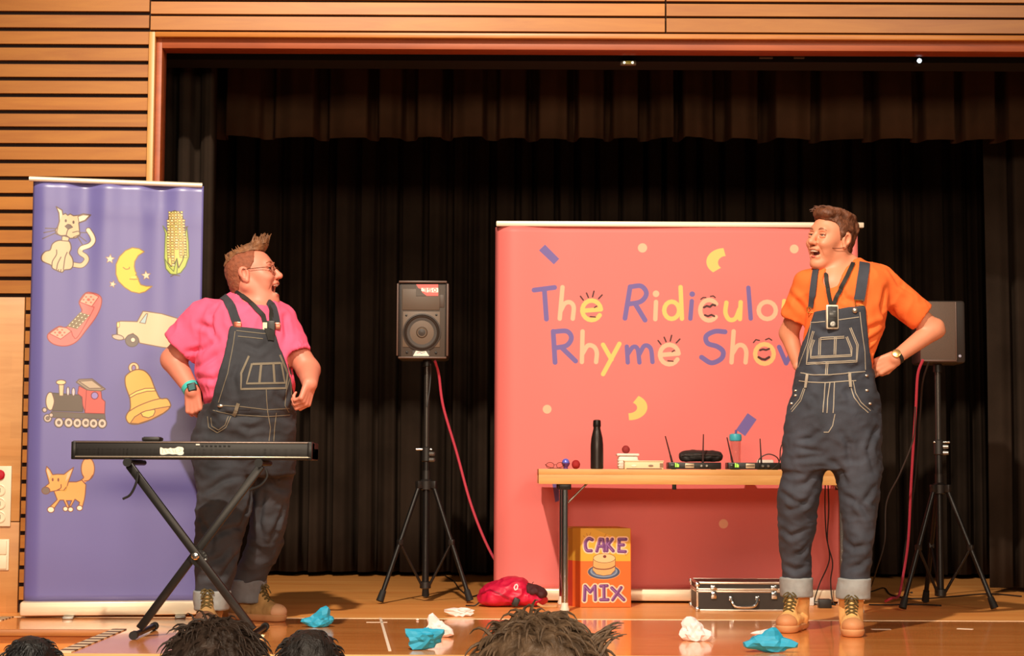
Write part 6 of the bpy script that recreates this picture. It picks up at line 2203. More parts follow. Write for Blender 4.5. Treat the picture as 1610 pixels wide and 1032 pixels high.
F.loft([(z, a + .02, b - .02, y, h - .02) for (z, a, b, y, h) in man.rows((640, 322, 460, 0, .175), (690, 311, 461, .01, .17), (735, 309, 460, .02, .15))], .02)
body = link_mesh('body', F.mesh('man_body', 1), root, None, [M_SKIN_L], True)
eyes(L, hA, hs, root, .55, look=(1, -.1, 0))
M_HAIR_L = mat('ginger_hair', (132, 86, 54), 0.6, var=0.35, vscale=40, bump=0.4, bscale=120, stretch=(1, 1, 1))
M_HAIR_LS = mat('ginger_stubble_hair', (146, 80, 54), 0.75, var=0.25, vscale=60, bump=0.4, bscale=200)
brows(L, hs, root, mat('fair_brow', (170, 100, 70), 0.7), .004)
mouth_parts(L, hA, hs, root, 2.4)
# hair: clipped sides, then a swept-up quiff
def local_poly_field(F, C, A, s, poly):
    C = np.array(C)
    def fn(X, Y, Zz):
        p = (X - C[0], Y - C[1], Zz - C[2])
        f = (A[0][0] * p[0] + A[1][0] * p[1] + A[2][0] * p[2]) / s
        u = (A[0][2] * p[0] + A[1][2] * p[1] + A[2][2] * p[2]) / s
        return poly2d(poly, f, u) * s
    return fn
def hair_cap(name, C, A, s, wide, poly, infl, m, parent, step=.004, amp=.003, sc=40, extra=None, seed=1):
    C = np.array(C)
    F = Field(axis(C[0] - .17, C[0] + .17, step), axis(C[1] - .17, C[1] + .17, step), axis(C[2] - .16, C[2] + .19, step))
    Lc = lambda f, l, u: C + A @ (np.array([f, l * wide, u]) * s)
    W3 = np.array([1, wide, 1])
    F.ell(Lc(-0.014, 0, 0.026), np.array((0.096, 0.077, 0.087)) * s * W3 + infl, .01, rot=A)
    F.ell(Lc(0.030, 0, 0.020), np.array((0.062, 0.062, 0.070)) * s * W3 + infl, .03 * s, rot=A)
    F.ell(Lc(-0.040, 0, -0.040), np.array((0.060, 0.062, 0.060)) * s * W3 + infl * .6, .03 * s, rot=A)
    F.op(local_poly_field(F, C, A, s, poly), C - .2, C + .2, .006, inter=True)
    if extra: extra(F, Lc)
    me = F.mesh(name)
    displace(me, amp, sc, seed, ridged=False)
    return link_mesh(name, me, parent, None, [m], True), Lc
sides = [(.030, .13), (.040, .075), (.036, .040), (.022, .020), (.012, .012), (-.020, .020), (-.034, .004), (-.036, -.030), (-.060, -.075), (-.13, -.085), (-.14, .13)]
hc_o, Lc = hair_cap('clipped_hair', hc, hA, hs, 1.06, sides, .0045, M_HAIR_LS, root, amp=.0025, sc=70)
def quiff(F, Lc):
    F.ell(Lc(.020, 0, .112), (.066, .050, .022), .015, rot=hA)
    F.ell(Lc(.058, 0, .118), (.036, .046, .024), .015, rot=hA)
    F.ell(Lc(-.050, 0, .098), (.05, .050, .018), .015, rot=hA)
top = [(.084, .088), (.088, .15), (-.10, .15), (-.125, .05), (-.10, .052), (-.04, .088), (.03, .094)]
hq, Lc = hair_cap('quiff', hc, hA, hs, 1.06, top, .009, M_HAIR_L, root, amp=.005, sc=45, extra=quiff)
rr = random.Random(2)
b = MB()
rt = []
for i in range(120):
    f = rr.uniform(-.085, .088); l = rr.uniform(-.042, .042)
    base = .098 + .020 * max(0, f + .02) / .1 - .9 * l * l * 8 * .2
    if f < -.03: base -= (-.03 - f) * .45
    fw = .15 + 3.0 * max(0, f - .02)
    rt.append((Lc(f, l, base), hA @ np.array([fw + (.0 if f > 0 else -.5), l * 6, 1.0])))
strands(b, rt, .030, .0058, 5, fall=(0.05, 0, -.05), jitter=.12)
rt2 = [(Lc(rr.uniform(.03, .088), rr.uniform(-.036, .036), .124), hA @ np.array([rr.uniform(-.1, .7), rr.uniform(-.3, .3), 1.0])) for _ in range(50)]
strands(b, rt2, .038, .0065, 8, fall=(.14, 0, 0), jitter=.10)
b.build('quiff_strands', M_HAIR_L, root, kind='stuff')
rt = [(Lc(-.105 + rr.uniform(-.01, .012), rr.uniform(-.03, .03), -.072 + rr.uniform(-.008, .008)), hA @ np.array([-.5, 0, -1.0])) for _ in range(14)]
b = MB(); strands(b, rt, .022, .004, 4, fall=(-.15, 0, .1), jitter=.15); b.build('nape_hair', M_HAIR_L, root, kind='stuff')
# spectacles on his face
M_FRAME = mat('thin_bronze_frame', (120, 84, 66), 0.3, 0.7)
gl = MB()
for sg in (-1, 1):
    ring = [L(.106 - .004 * abs(math.cos(a)), sg * .033 + .0215 * math.cos(a), -.002 + .017 * math.sin(a)) for a in [i * math.pi / 12 for i in range(25)]]
    gl.tube(ring, .0016, 6, cap=False)
    gl.tube(catmull([L(.100, sg * .055, .006), L(.080, sg * .072, .008), L(.02, sg * .083, .012), L(-.020, sg * .089, .014), L(-.034, sg * .087, -.004)], 5), .0017, 6)
gl.tube(catmull([L(.106, -.012, .001), L(.110, 0, .005), L(.106, .012, .001)], 4), .0016, 6)
gl.build('spectacles', M_FRAME, root)
b = MB()
for sg in (-1, 1):
    c = L(.106, sg * .033, -.002)
    M4 = Matrix([list(hA[0]) + [c[0]], list(hA[1]) + [c[1]], list(hA[2]) + [c[2]], [0, 0, 0, 1]]) @ Matrix.Rotation(R(90), 4, 'Y') @ Matrix.Diagonal((.8, 1, 1, 1))
    b.lathe([(0, 0), (.0205, 0), (.0205, .0008), (0, .0008)], M=M4)
b.build('spectacle_lens', M_LENS, root)
# shirt
M_PINK = mat('pink_cotton', (248, 96, 136), 0.85, var=0.08, vscale=9, bump=0.1, bscale=200)
spts = [Pm(252, 440), Pm(480, 690)]
F = Field(*bbox_grid([np.array([spts[0][0], man.Y0 - .25, spts[1][2]]), np.array([spts[1][0], man.Y0 + .25, spts[0][2]])], .02, .007))
F.loft(torso[:-2] + [(z_, a + .016, b_ - .03, y, h - .03) for (z_, a, b_, y, h) in torso[-2:]], .01)
F.cone(sleeveR[0], sleeveR[1], .098, .094, .03, flat=True)
F.cone(sleeveL[0], sleeveL[1], .090, .080, .03, flat=True)
F.cone(sleeveR[0] + (sleeveR[1] - sleeveR[0]) * .80, sleeveR[1] + (sleeveR[1] - sleeveR[0]) * .2, .082, .086, .004, sub=True)
F.cone(sleeveL[0] + (sleeveL[1] - sleeveL[0]) * .85, sleeveL[1] + (sleeveL[1] - sleeveL[0]) * .2, .070, .072, .004, sub=True)
F.cone(Pm(394, 452, .0), Pm(403, 478, -.05), .074, .066, .01, sub=True)
F.cone(Pm(392, 430, .02), Pm(392, 466, .02), .075, .078, .01, sub=True)
me = F.mesh('shirt', 3)
displace(me, .008, 8, 4, stretch=(1.3, 1, .8), ridged=True)
shirt = link_mesh('shirt', me, root, None, [M_PINK], True)
zw = Z(230, 350, 2.948)
crease(shirt, [zw(*q) for q in (((190, 600), (260, 590), (330, 545)), ((220, 680), (290, 640), (350, 600)), ((240, 720), (310, 730), (370, 690)), ((240, 830), (290, 840), (330, 820)), ((240, 470), (300, 490), (330, 550)), ((640, 440), (650, 520), (640, 560)), ((330, 380), (300, 430), (310, 500)))], .010)
# dungarees
def dungarees(P_, torso_, hips, legs, bib, mden, zfront, yfront, foldseed, amp=.008):
    allz = [r[0] for l in legs for r in l] + [p[1] for p in bib]
    allx = [v for l in legs + [hips] for r in l for v in (r[1], r[2])] + [p[0] for p in bib]
    ally = [r[3] - r[4] for l in legs + [hips] for r in l] + [r[3] + r[4] for l in legs + [hips] for r in l] + [r[3] - r[4] for r in torso_]
    F = Field(axis(min(allx) - .04, max(allx) + .04, .007), axis(min(ally) - .05, max(ally) + .05, .007), axis(min(allz) - .03, max(allz) + .04, .007))
    F.loft(hips, .01, inflate=.010)
    for l in legs: F.loft(l, .022)
    T = Field(F.xs, F.ys, F.zs)
    T.loft([r for r in torso_], .01, inflate=.018)
    X, Zz = F.xs[:, None], F.zs[None, :]
    pd = poly2d(bib, X, Zz)[:, None, :].astype(np.float32)
    fr_ = (F.ys[None, :, None] - yfront)
    d = np.maximum(np.maximum(T.F, pd), fr_)
    F.F = smin(F.F, d, .004)
    me = F.mesh('dungarees', 1)
    zt = max(r[0] for r in hips)
    def wgt(co):
        return np.where(co[:, 2] > zt - .02, .35, np.clip((co[:, 2] - .17) / .12, .12, 1.0))
    displace(me, amp * 1.7, 5.0, foldseed, stretch=(1.2, 1.0, .9), weight=wgt, shear=.8)
    displace(me, amp * .75, 9, foldseed + 3, stretch=(.9, .8, 1.5), ridged=True, weight=wgt, shear=-.7)
    return link_mesh('dungarees', me, P_.root, None, [mden], True)
hipsL = man.rows((640, 323, 461, -.01, .185), (652, 319, 462, .0, .185), (668, 315, 462, .0, .185), (690, 311, 462, .01, .18), (715, 309, 461, .01, .165), (742, 310, 460, .02, .14))
bibL = man.polyxz((371, 518), (367, 540), (357, 587), (342, 635), (326, 652), (326, 668), (464, 668), (463, 640), (461, 600), (452, 565), (441, 536), (434, 522))
ov = dungarees(man, torso, hipsL, [legA, legB], bibL, M_DENIM_L, 0, man.Y0 + .02, 3)
zc = Z(100, 660, 2.774)
crease(ov, [zc(*q) for q in (((600, 330), (690, 270), (790, 240)), ((820, 290), (805, 390), (770, 470)), ((640, 525), (700, 485), (775, 465)), ((600, 440), (650, 520), (640, 590)), ((680, 705), (720, 640), (765, 580)),
    ((872, 320), (852, 450), (878, 560)), ((900, 540), (945, 430), (965, 360)), ((640, 620), (690, 600), (720, 560)), ((600, 690), (650, 680), (700, 690)), ((740, 740), (800, 735), (865, 700)), ((880, 240), (930, 300), (975, 310)))], .009)
zw = Z(230, 350, 2.948)
crease(ov, [zw(*q) for q in (((340, 880), (420, 905), (520, 900)), ((430, 640), (400, 720), (420, 800)), ((440, 560), (520, 590), (560, 560)), ((600, 800), (640, 830), (665, 780)), ((420, 930), (480, 960), (550, 940)))], .006)
bv = bvh_of([ov])
bs = bvh_of([shirt, ov])
z = Z(230, 350, 2.948)
sb = MB()
stitches(sb, bv, [z((418, 502), (540, 516), (598, 515)), z((425, 528), (540, 540)),
                  z((412, 505), (405, 560), (378, 700), (335, 835)), z((605, 520), (630, 580), (655, 650), (668, 720), (672, 800)),
                  z((555, 770), (558, 830), (562, 880)), z((335, 848), (430, 852), (560, 868), (662, 862)), z((310, 872), (400, 890), (560, 900), (665, 892)),
                  z((285, 900), (290, 950), (330, 975), (370, 950), (392, 900)), z((300, 905), (305, 945), (335, 962), (365, 940), (380, 900)),
                  z((562, 880), (575, 950), (568, 1015)), z((602, 882), (594, 950), (590, 1015)),
                  z((672, 700), (648, 780), (642, 850), (660, 880))], .0035)
stitches(sb, bv, [z((478, 620), (442, 700), (440, 770), (645, 766), (652, 700), (616, 615)), z((492, 655), (466, 745), (640, 742), (622, 650))], .0045, double=1.6)
stitches(sb, bv, [z((492, 655), (622, 650)), z((535, 652), (526, 742)), z((590, 650), (596, 742))], .006, double=1.5)
sb.build('stitching', M_THREAD_L, ov)
b = MB(); ribbon(b, drape(bv, z((427, 838), (418, 865), (406, 895)), .003, 1.5), .016, .003); b.build('belt_loop', M_THREAD_L, ov)
for q, lab in ((z((352, 345), (375, 365), (396, 395), (412, 440), (424, 478)), 0), (z((572, 375), (585, 400), (596, 440), (602, 482)), 1)):
    h = drape(bs, q, .004, 2)
    ribbon(MB(), h, .040, .004).build('strap', M_DENIM_L, ov)
    e = h[-1][0]
    M4 = Matrix.Translation(e)
    MB().box((e.x, e.y - .004, e.z), (.036, .008, .032), bev=.004).build('buckle', mat('copper_buckle', (200, 110, 90), 0.3, 0.7), ov)
h = drape(bv, z((345, 850), (350, 852)), .001, 1)
if h:
    e = h[0][0]
    MB().sphere(e, .011, 12, 8, sc=(1.3, .6, .7)).build('button', M_STEEL, ov)
def cuff(rows_, ov, infl=.015, m=None):
    r = rows_
    F = Field(axis(min(a[1] for a in r) - .03, max(a[2] for a in r) + .03, .006), axis(min(a[3] - a[4] for a in r) - .03, max(a[3] + a[4] for a in r) + .03, .006), axis(min(a[0] for a in r) - .03, max(a[0] for a in r) + .03, .005))
    F.loft(r, .01, inflate=infl)
    me = F.mesh('cuff', 1)
    displace(me, .003, 18, r[0][1])
    return link_mesh('cuff', me, ov, None, [m or M_CUFF], True)
cuff(man.rows((934, 309, 358, -.10, .082), (945, 309, 357, -.10, .084), (954, 310, 355, -.10, .082)), ov)
cuff(man.rows((916, 366, 414, .25, .082), (930, 364, 413, .26, .084), (942, 366, 411, .26, .082)), ov, m=mat('denim_inside_dark', (112, 114, 120), 0.85, var=0.1, vscale=30))
# boots
aA, aB = at(331, 940, man.Y0 - .10), at(389, 930, man.Y0 + .26)
M_SUEDE_L = mat('dusty_nubuck', (176, 136, 84), 0.8, var=0.15, vscale=18, bump=0.1, bscale=120)
boot(root, aA, (.02, -1), 1.0, True, m=M_SUEDE_L, mcap=mat('dark_toe_cap', (112, 76, 54), 0.6))
boot(root, aB, (.80, -.42), 1.0, True, m=M_SUEDE_L, mcap=mat('pale_toe_cap', (226, 172, 132), 0.6))
# watch and lanyard
fa = wristR - elbowR; fa /= np.linalg.norm(fa)
wc = wristR - fa * .022
ring_around(wc, fa, .0355, .026, .005, 'watch_strap', mat('turquoise_strap', (72, 196, 190), 0.5), root)
qf = wc + np.array([.012, -.040, .004])
MB().box(qf, (.040, .013, .038), bev=.005, M=Matrix.Translation([float(v) for v in qf]) @ Matrix.Rotation(R(-15), 4, 'Y')).build('watch_case', M_BLK_PLASTIC, root)
qf2 = qf + np.array([0, -.0068, 0])
MB().box(qf2, (.028, .003, .026), M=Matrix.Translation([float(v) for v in qf2]) @ Matrix.Rotation(R(-15), 4, 'Y')).build('watch_screen', mat('teal_screen', (40, 96, 100), 0.2), root)
bs2 = bvh_of([shirt, ov, body])
M_LANY = mat('black_lanyard', (34, 30, 26), 0.7)
b = MB()
for q in (z((418, 322), (460, 355), (500, 390), (540, 432), (552, 480), (572, 545)), z((578, 380), (576, 430), (580, 490), (578, 548))):
    ribbon(b, drape(bs2, q, .005, 2), .022, .003)
b.build('lanyard', M_LANY, root)
h = drape(bs2, z((575, 470), (575, 472)), .004, 1)
if h:
    e = h[0][0]
    MB().box((e.x, e.y - .006, e.z - .03), (.042, .014, .085), bev=.004).build('lanyard_pouch', M_BLK_PLASTIC, root)
h = drape(bs2, z((550, 490), (550, 492)), .004, 1)
if h:
    e = h[0][0]
    MB().box((e.x, e.y - .004, e.z - .01), (.020, .006, .068), bev=.002).build('lanyard_card', mat('cream_card_tag', (240, 226, 186), 0.5), root)

# ================================================================== the man in orange
man = Person(8.15, 'person', 'person in orange T-shirt and blue denim dungarees, hands on hips, tan boots', 1310)
root = man.root
root['skin_mat'] = 'fair_skin'
Pm, S0 = man.P, man.S
torso = man.rows((404, 1322, 1350, .02, .05), (412, 1308, 1362, .02, .07), (420, 1286, 1384, .02, .09), (430, 1270, 1402, .01, .11), (446, 1262, 1404, .0, .12), (475, 1264, 1396, .0, .128), (510, 1266, 1390, .0, .128),
                 (545, 1264, 1376, .0, .122), (580, 1260, 1369, .0, .118), (608, 1256, 1370, .0, .12))
sleeveR = (Pm(1272, 446, .03), Pm(1248, 504, .07))
elbowR, wristR = Pm(1240, 524, .13), Pm(1256, 574, .10)
sleeveL = (Pm(1390, 446, .03), Pm(1449, 499, .05))
elbowL, wristL = Pm(1467, 519, .06), Pm(1407, 564, -.02)
hc = Pm(1307, 375, -.01)
hA = frame((-0.80, -0.60, 0), R(3), R(-7))
hs = 1.04
fine = [(np.array([hc[0] - .18, hc[1] - .17, hc[2] - .18]), np.array([hc[0] + .15, hc[1] + .14, hc[2] + .16]), .0035),
        (np.array([wristL[0] - .17, wristL[1] - .10, wristL[2] - .13]), np.array([wristL[0] + .05, wristL[1] + .10, wristL[2] + .06]), .0045)]
x0_, x1_ = float(Pm(1200, 500)[0]), float(Pm(1495, 500)[0])
F = Field(*bbox_grid([np.array([x0_, man.Y0 - .24, .08]), np.array([x1_, man.Y0 + .32, 1.90])], .02, .010, fine))
F.loft([(z_, a + .014, b_ - .014, y, h - .014) for (z_, a, b_, y, h) in torso], .01)
L = head_sdf(F, hc, hA, hs, wide=0.96, jaw=1.0, open_=.8)
F.cone(L(-.030, 0, -.050), Pm(1331, 424, .02), .048, .056, .03)
F.cone(Pm(1318, 412, -.02), Pm(1310, 446, -.05), .040, .040, .03)
F.cone(sleeveR[0], elbowR, .050, .042, .02); F.cone(elbowR, wristR, .042, .028, .015)
F.cone(sleeveL[0], elbowL, .052, .044, .02); F.cone(elbowL, wristL, .046, .029, .015)
F.cone(Pm(1474, 512, .06), Pm(1479, 521, .06), .028, .020, .02)
hand_sdf(F, wristL, (-.80, .12, -.40), (-.2, .95, -.1), 1.0, (38, 50, 30), thumb=1, thumb_out=.5)
hand_sdf(F, wristR, (.55, -.1, -.6), (.5, -.6, .3), 1.0, (25, 35, 25), thumb=1, thumb_out=.7)
legA = man.rows((690, 1236, 1307, .02, .12), (720, 1233, 1303, .03, .115), (745, 1230, 1298, .04, .11), (790, 1223, 1287, .07, .10), (840, 1226, 1279, .11, .09), (880, 1229, 1276, .14, .085), (910, 1230, 1275, .15, .08), (932, 1231, 1274, .15, .08))
legB = man.rows((690, 1298, 1384, .0, .12), (730, 1306, 1384, .0, .115), (765, 1315, 1382, -.01, .11), (835, 1327, 1374, -.02, .092), (880, 1325, 1369, -.02, .085), (912, 1322, 1366, -.02, .08), (936, 1320, 1364, -.02, .08))
for lg in (legA, legB):
    F.loft([(z_, a + .02, b_ - .02, y, h - .02) for (z_, a, b_, y, h) in lg], .01)
hipsR = man.rows((584, 1255, 1370, .0, .125), (596, 1252, 1372, .0, .13), (620, 1248, 1377, .0, .138), (650, 1243, 1381, .0, .142), (685, 1238, 1384, .01, .14), (712, 1235, 1384, .01, .125), (735, 1234, 1384, .01, .105))
F.loft([(z_, a + .018, b_ - .018, y, h - .018) for (z_, a, b_, y, h) in hipsR[:-1]], .02)
body = link_mesh('body', F.mesh('man_body', 1), root, None, [M_SKIN_R], True)
eyes(L, hA, hs, root, .85, look=(1, .1, 0))
M_HAIR_R = mat('brown_hair', (104, 60, 38), 0.55, var=0.45, vscale=40, bump=0.4, bscale=120)
brows(L, hs, root, mat('brown_brow', (150, 92, 66), 0.7))
mouth_parts(L, hA, hs, root, .8, lower=False)
capR = [(.078, .066), (.092, .16), (-.16, .16), (-.16, -.03), (-.115, -.085), (-.075, -.085), (-.045, -.05), (-.036, .000), (-.034, .030), (-.016, .036), (-.004, .026), (.004, -.010), (.016, -.008), (.030, .034), (.044, .060), (.058, .070)]
def topR(F, Lc):
    F.ell(Lc(.030, 0, .106), (.062, .062, .026), .02, rot=hA)
    F.ell(Lc(.072, .004, .098), (.030, .056, .022), .015, rot=hA)
    F.ell(Lc(-.040, 0, .100), (.07, .066, .028), .02, rot=hA)
    F.ell(Lc(-.095, 0, .050), (.028, .06, .06), .02, rot=hA)
hairR, Lc = hair_cap('hair', hc, hA, hs, 0.96, capR, .008, M_HAIR_R, root, amp=.006, sc=34, extra=topR, seed=4)
rr = random.Random(6)
b = MB()
hb = bvh_of([hairR])
rt = []
for i in range(420):
    f = rr.uniform(-.115, .085); l = rr.uniform(-.075, .075)
    q0 = Vector([float(v) for v in Lc(f, l * 1.3, .25)])
    q1 = Vector([float(v) for v in Lc(f * .5, l * .5, 0.02)])
    h_, n_, _, _ = hb.ray_cast(q0, (q1 - q0).normalized())
    if h_ is None: continue
    sweep = hA @ np.array([.9 if f > -.02 else -.7, -.55, .0])
    rt.append((np.array(h_) - np.array(n_) * .004, sweep + np.array(n_) * (.30 if f > .03 else .12)))
strands(b, rt, .030, .0056, 5, fall=(0, 0, -.25), jitter=.08)
b.build('hair_strands', M_HAIR_R, root, kind='stuff')
MB().tube(catmull([L(-.014, .090, -.026), L(.010, .084, -.040), L(.045, .070, -.046), L(.072, .054, -.046)], 6), .0017, 6).build('headset_boom', mat('beige_boom', (110, 60, 44), 0.5), root)
MB().sphere(L(.073, .053, -.046), .0042, 10, 8).build('headset_mic', M_BLK_PLASTIC, root)
# shirt
M_ORANGE = mat('orange_cotton', (252, 112, 44), 0.85, var=0.08, vscale=9, bump=0.1, bscale=200)
F = Field(*bbox_grid([np.array([x0_ + .04, man.Y0 - .2, float(Pm(1300, 612)[2])]), np.array([x1_ - .02, man.Y0 + .24, float(Pm(1300, 402)[2])])], .02, .006))
F.loft(torso, .01)
F.cone(sleeveR[0], sleeveR[1], .066, .064, .025, flat=True)
F.cone(Pm(1376, 442, .03), sleeveL[1], .074, .066, .03, flat=True)
F.cone(sleeveR[0] + (sleeveR[1] - sleeveR[0]) * .84, sleeveR[1] + (sleeveR[1] - sleeveR[0]) * .2, .054, .057, .004, sub=True)
F.cone(sleeveL[0] + (sleeveL[1] - sleeveL[0]) * .84, sleeveL[1] + (sleeveL[1] - sleeveL[0]) * .2, .056, .058, .004, sub=True)
F.cone(Pm(1322, 408, -.02), Pm(1309, 440, -.09), .054, .040, .01, sub=True)
F.cone(Pm(1328, 390, .02), Pm(1330, 414, .02), .060, .062, .01, sub=True)
me = F.mesh('shirt', 3)
displace(me, .006, 8, 6, stretch=(1.2, 1, .9), ridged=True)
shirt = link_mesh('shirt', me, root, None, [M_ORANGE], True)
zw = Z(1200, 300, 2.715)
crease(shirt, [zw(*q) for q in (((520, 420), (505, 490), (520, 560)), ((430, 600), (480, 580), (530, 560)), ((430, 660), (470, 630), (515, 590)), ((435, 710), (470, 670), (500, 620)), ((540, 340), (580, 400), (640, 440)), ((600, 560), (570, 540), (545, 500)), ((110, 440), (150, 480), (180, 520)), ((330, 420), (350, 460), (400, 480)))], .008)
bibR = man.polyxz((1275, 492), (1313, 489), (1351, 486), (1355, 520), (1361, 556), (1367, 580), (1370, 606), (1251, 606), (1253, 572), (1262, 540), (1270, 512))
ov = dungarees(man, torso, hipsR, [legA, legB], bibR, M_DENIM_R, 0, man.Y0 + .02, 8, .007)
zc = Z(1180, 560, 2.186)
crease(ov, [zc(*q) for q in (((150, 313), (205, 325), (262, 330)), ((165, 352), (215, 346), (265, 342)), ((108, 470), (150, 500), (205, 508)), ((130, 530), (170, 520), (212, 480)), ((225, 400), (190, 440), (150, 450)),
    ((425, 450), (385, 510), (412, 570)), ((320, 480), (365, 500), (400, 540)), ((115, 720), (155, 738), (205, 715)), ((150, 690), (180, 670), (205, 640)), ((330, 735), (375, 720), (408, 690)), ((325, 640), (355, 660), (400, 650)),
    ((245, 255), (205, 285), (150, 290)), ((300, 250), (335, 300), (345, 380)), ((432, 250), (405, 320), (425, 400)), ((275, 360), (310, 390), (330, 440)), ((110, 600), (140, 620), (190, 600)))], .0075)
crease(ov, [Z(1240, 470, 5.731)(*q) for q in (((230, 560), (300, 640), (420, 620)), ((470, 600), (560, 640), (650, 600)), ((250, 260), (320, 300), (420, 290)), ((180, 860), (230, 900), (250, 980)), ((480, 800), (540, 860), (560, 960)))], .005)
bv, bs = bvh_of([ov]), bvh_of([shirt, ov])
z = Z(1240, 470, 5.731)
z2 = Z(1180, 560, 2.186)
sb = MB()
stitches(sb, bv, [z((205, 215), (330, 206)), z((440, 192), (632, 165)), z((205, 140), (200, 240), (170, 400), (110, 560), (88, 620)), z((640, 120), (660, 300), (685, 480), (690, 640))], .0035)
stitches(sb, bv, [z((232, 295), (185, 450), (165, 578), (608, 556), (612, 420), (548, 265)), z((236, 372), (212, 440), (202, 522), (562, 504), (556, 450), (515, 345))], .004, double=2.4)
stitches(sb, bv, [z((285, 352), (500, 338)), z((292, 356), (285, 508)), z((428, 348), (424, 502)), z((354, 575), (347, 690))], .004, double=2.6)
stitches(sb, bv, [z((110, 668), (200, 685), (350, 686), (560, 668), (688, 655)), z((95, 740), (200, 752), (340, 756), (500, 744), (606, 738)),
                  z((330, 756), (318, 900), (308, 1025)), z((372, 756), (352, 900), (345, 1030)), z((412, 752), (408, 900), (400, 1030)),
                  z((150, 810), (112, 920), (30, 1020)), z((138, 805), (100, 905), (22, 1000)),
                  z((560, 800), (590, 890), (640, 960), (715, 1028)), z((580, 745), (600, 850), (650, 935), (735, 1010))], .004)
stitches(sb, bv, [z2((252, 262), (268, 262), (282, 240), (290, 200))], .0035)
sb.build('stitching', M_THREAD, ov)
for q in (z((172, 680), (164, 740), (156, 805)), z((545, 668), (549, 730), (553, 795))):
    b = MB(); ribbon(b, drape(bv, q, .003, 1.5), .013, .003); b.build('belt_loop', M_THREAD, ov)
for q in ((700, 692), (703, 826), (730, 945), (66, 830), (66, 872), (30, 945)):
    h = drape(bv, z(q, (q[0] + 3, q[1])), .001, 1)
    if h: MB().sphere(h[0][0], .0075, 10, 8, sc=(1.2, .7, .8)).build('rivet', M_STEEL, ov)
zz8 = Z(1200, 300, 2.715)
for i, q in enumerate((zz8((228, 335), (222, 370), (214, 430), (207, 500)), zz8((432, 312), (430, 340), (420, 400), (408, 468)))):
    h = drape(bs, q, .004, 2)
    ribbon(MB(), h, .046 if i else .030, .005).build('strap', M_DENIM_R, ov)
    e = h[-1][0]
    MB().tube([e + Vector((-.018, -.004, 0)), e + Vector((-.018, -.006, -.022)), e + Vector((.018, -.006, -.022)), e + Vector((.018, -.004, 0)), e + Vector((-.018, -.004, 0))], .0028, 6).build('buckle', mat('brass_buckle', (214, 150, 70), 0.3, 0.8), ov)
h = drape(bs, zz8((391, 511), (393, 511)), .002, 1)
if h: MB().sphere(h[0][0], .0125, 14, 10, sc=(1, .6, 1)).build('button', M_STEEL, ov)
h = drape(bs, zz8((206, 500), (208, 500)), .002, 1)
if h: MB().sphere(h[0][0], .009, 14, 10, sc=(1, .6, 1)).build('button', M_STEEL, ov)
cuff(man.rows((913, 1231, 1273, .15, .078), (924, 1231, 1273, .15, .08), (934, 1232, 1273, .15, .078)), ov, .014)
cuff(man.rows((914, 1322, 1364, -.02, .078), (926, 1320, 1364, -.02, .08), (937, 1320, 1363, -.02, .078)), ov, .014)
aA, aB = at(1251, 935, man.Y0 + .16), at(1338, 938, man.Y0 - .01)
boot(root, aA, (-.40, -.92), 1.0, True)
boot(root, aB, (-.16, -.98), 1.0, True)
# wrist watch
fa = wristL - elbowL; fa /= np.linalg.norm(fa)
wc = wristL - fa * .012
ring_around(wc, fa, .031, .017, .004, 'watch_strap', mat('black_leather', (40, 34, 30), 0.6), root)
nf = Vector((-.25, -1, .45)).normalized()
cf = Vector([float(v) for v in wc]) + nf * .034
M4 = Matrix.Translation(cf) @ nf.to_track_quat('Z', 'Y').to_matrix().to_4x4()
MB().lathe([(.019, -.004), (.020, .0), (.019, .005), (.0165, .006)], M=M4, n=28).build('watch_case', mat('gold_case', (214, 170, 110), 0.25, 0.8), root)
MB().lathe([(.0168, .0045), (.0, .0045)], M=M4, n=28).build('watch_dial', mat('cream_dial', (248, 236, 214), 0.3), root)
# lanyard with a transmitter
bs2 = bvh_of([shirt, ov, body])
b = MB()
for q in (zz8((384, 312), (365, 350), (340, 400), (318, 445), (302, 488)), zz8((272, 385), (278, 420), (286, 460), (292, 488))):
    h = drape(bs2, q, .006, 2)
    if q[0][0] < 1320: h = [(Vector([float(v) for v in Pm(1297, 424, -.045)]), Vector((0, -1, 0))), (Vector([float(v) for v in Pm(1299, 433, -.085)]), Vector((0, -1, 0)))] + h
    ribbon(b, h, .018, .003)
b.build('lanyard', M_LANY, root)
h = drape(bs2, [(1308, 499), (1308.5, 499)], .0, 1)
e = h[0][0]
MB().box((e.x, e.y - .010, e.z), (.056, .016, .108), bev=.0075).build('transmitter', mat('pale_transmitter_rim', (226, 208, 182), 0.35, 0.4), root)
MB().box((e.x, e.y - .0185, e.z), (.042, .006, .092), bev=.0025).build('transmitter_face', M_BLK_PLASTIC, root)
MB().box((e.x, e.y - .0220, e.z + .012), (.030, .003, .028), bev=.001).build('transmitter_screen', mat('grey_screen', (74, 72, 70), 0.25), root)
MB().lathe([(.012, 0), (.012, .003), (.008, .004), (0, .003)], M=Matrix.Translation((e.x, e.y - .021, e.z - .032)) @ Matrix.Rotation(R(90), 4, 'X'), n=20).build('transmitter_dial', M_GREYMETAL, root)

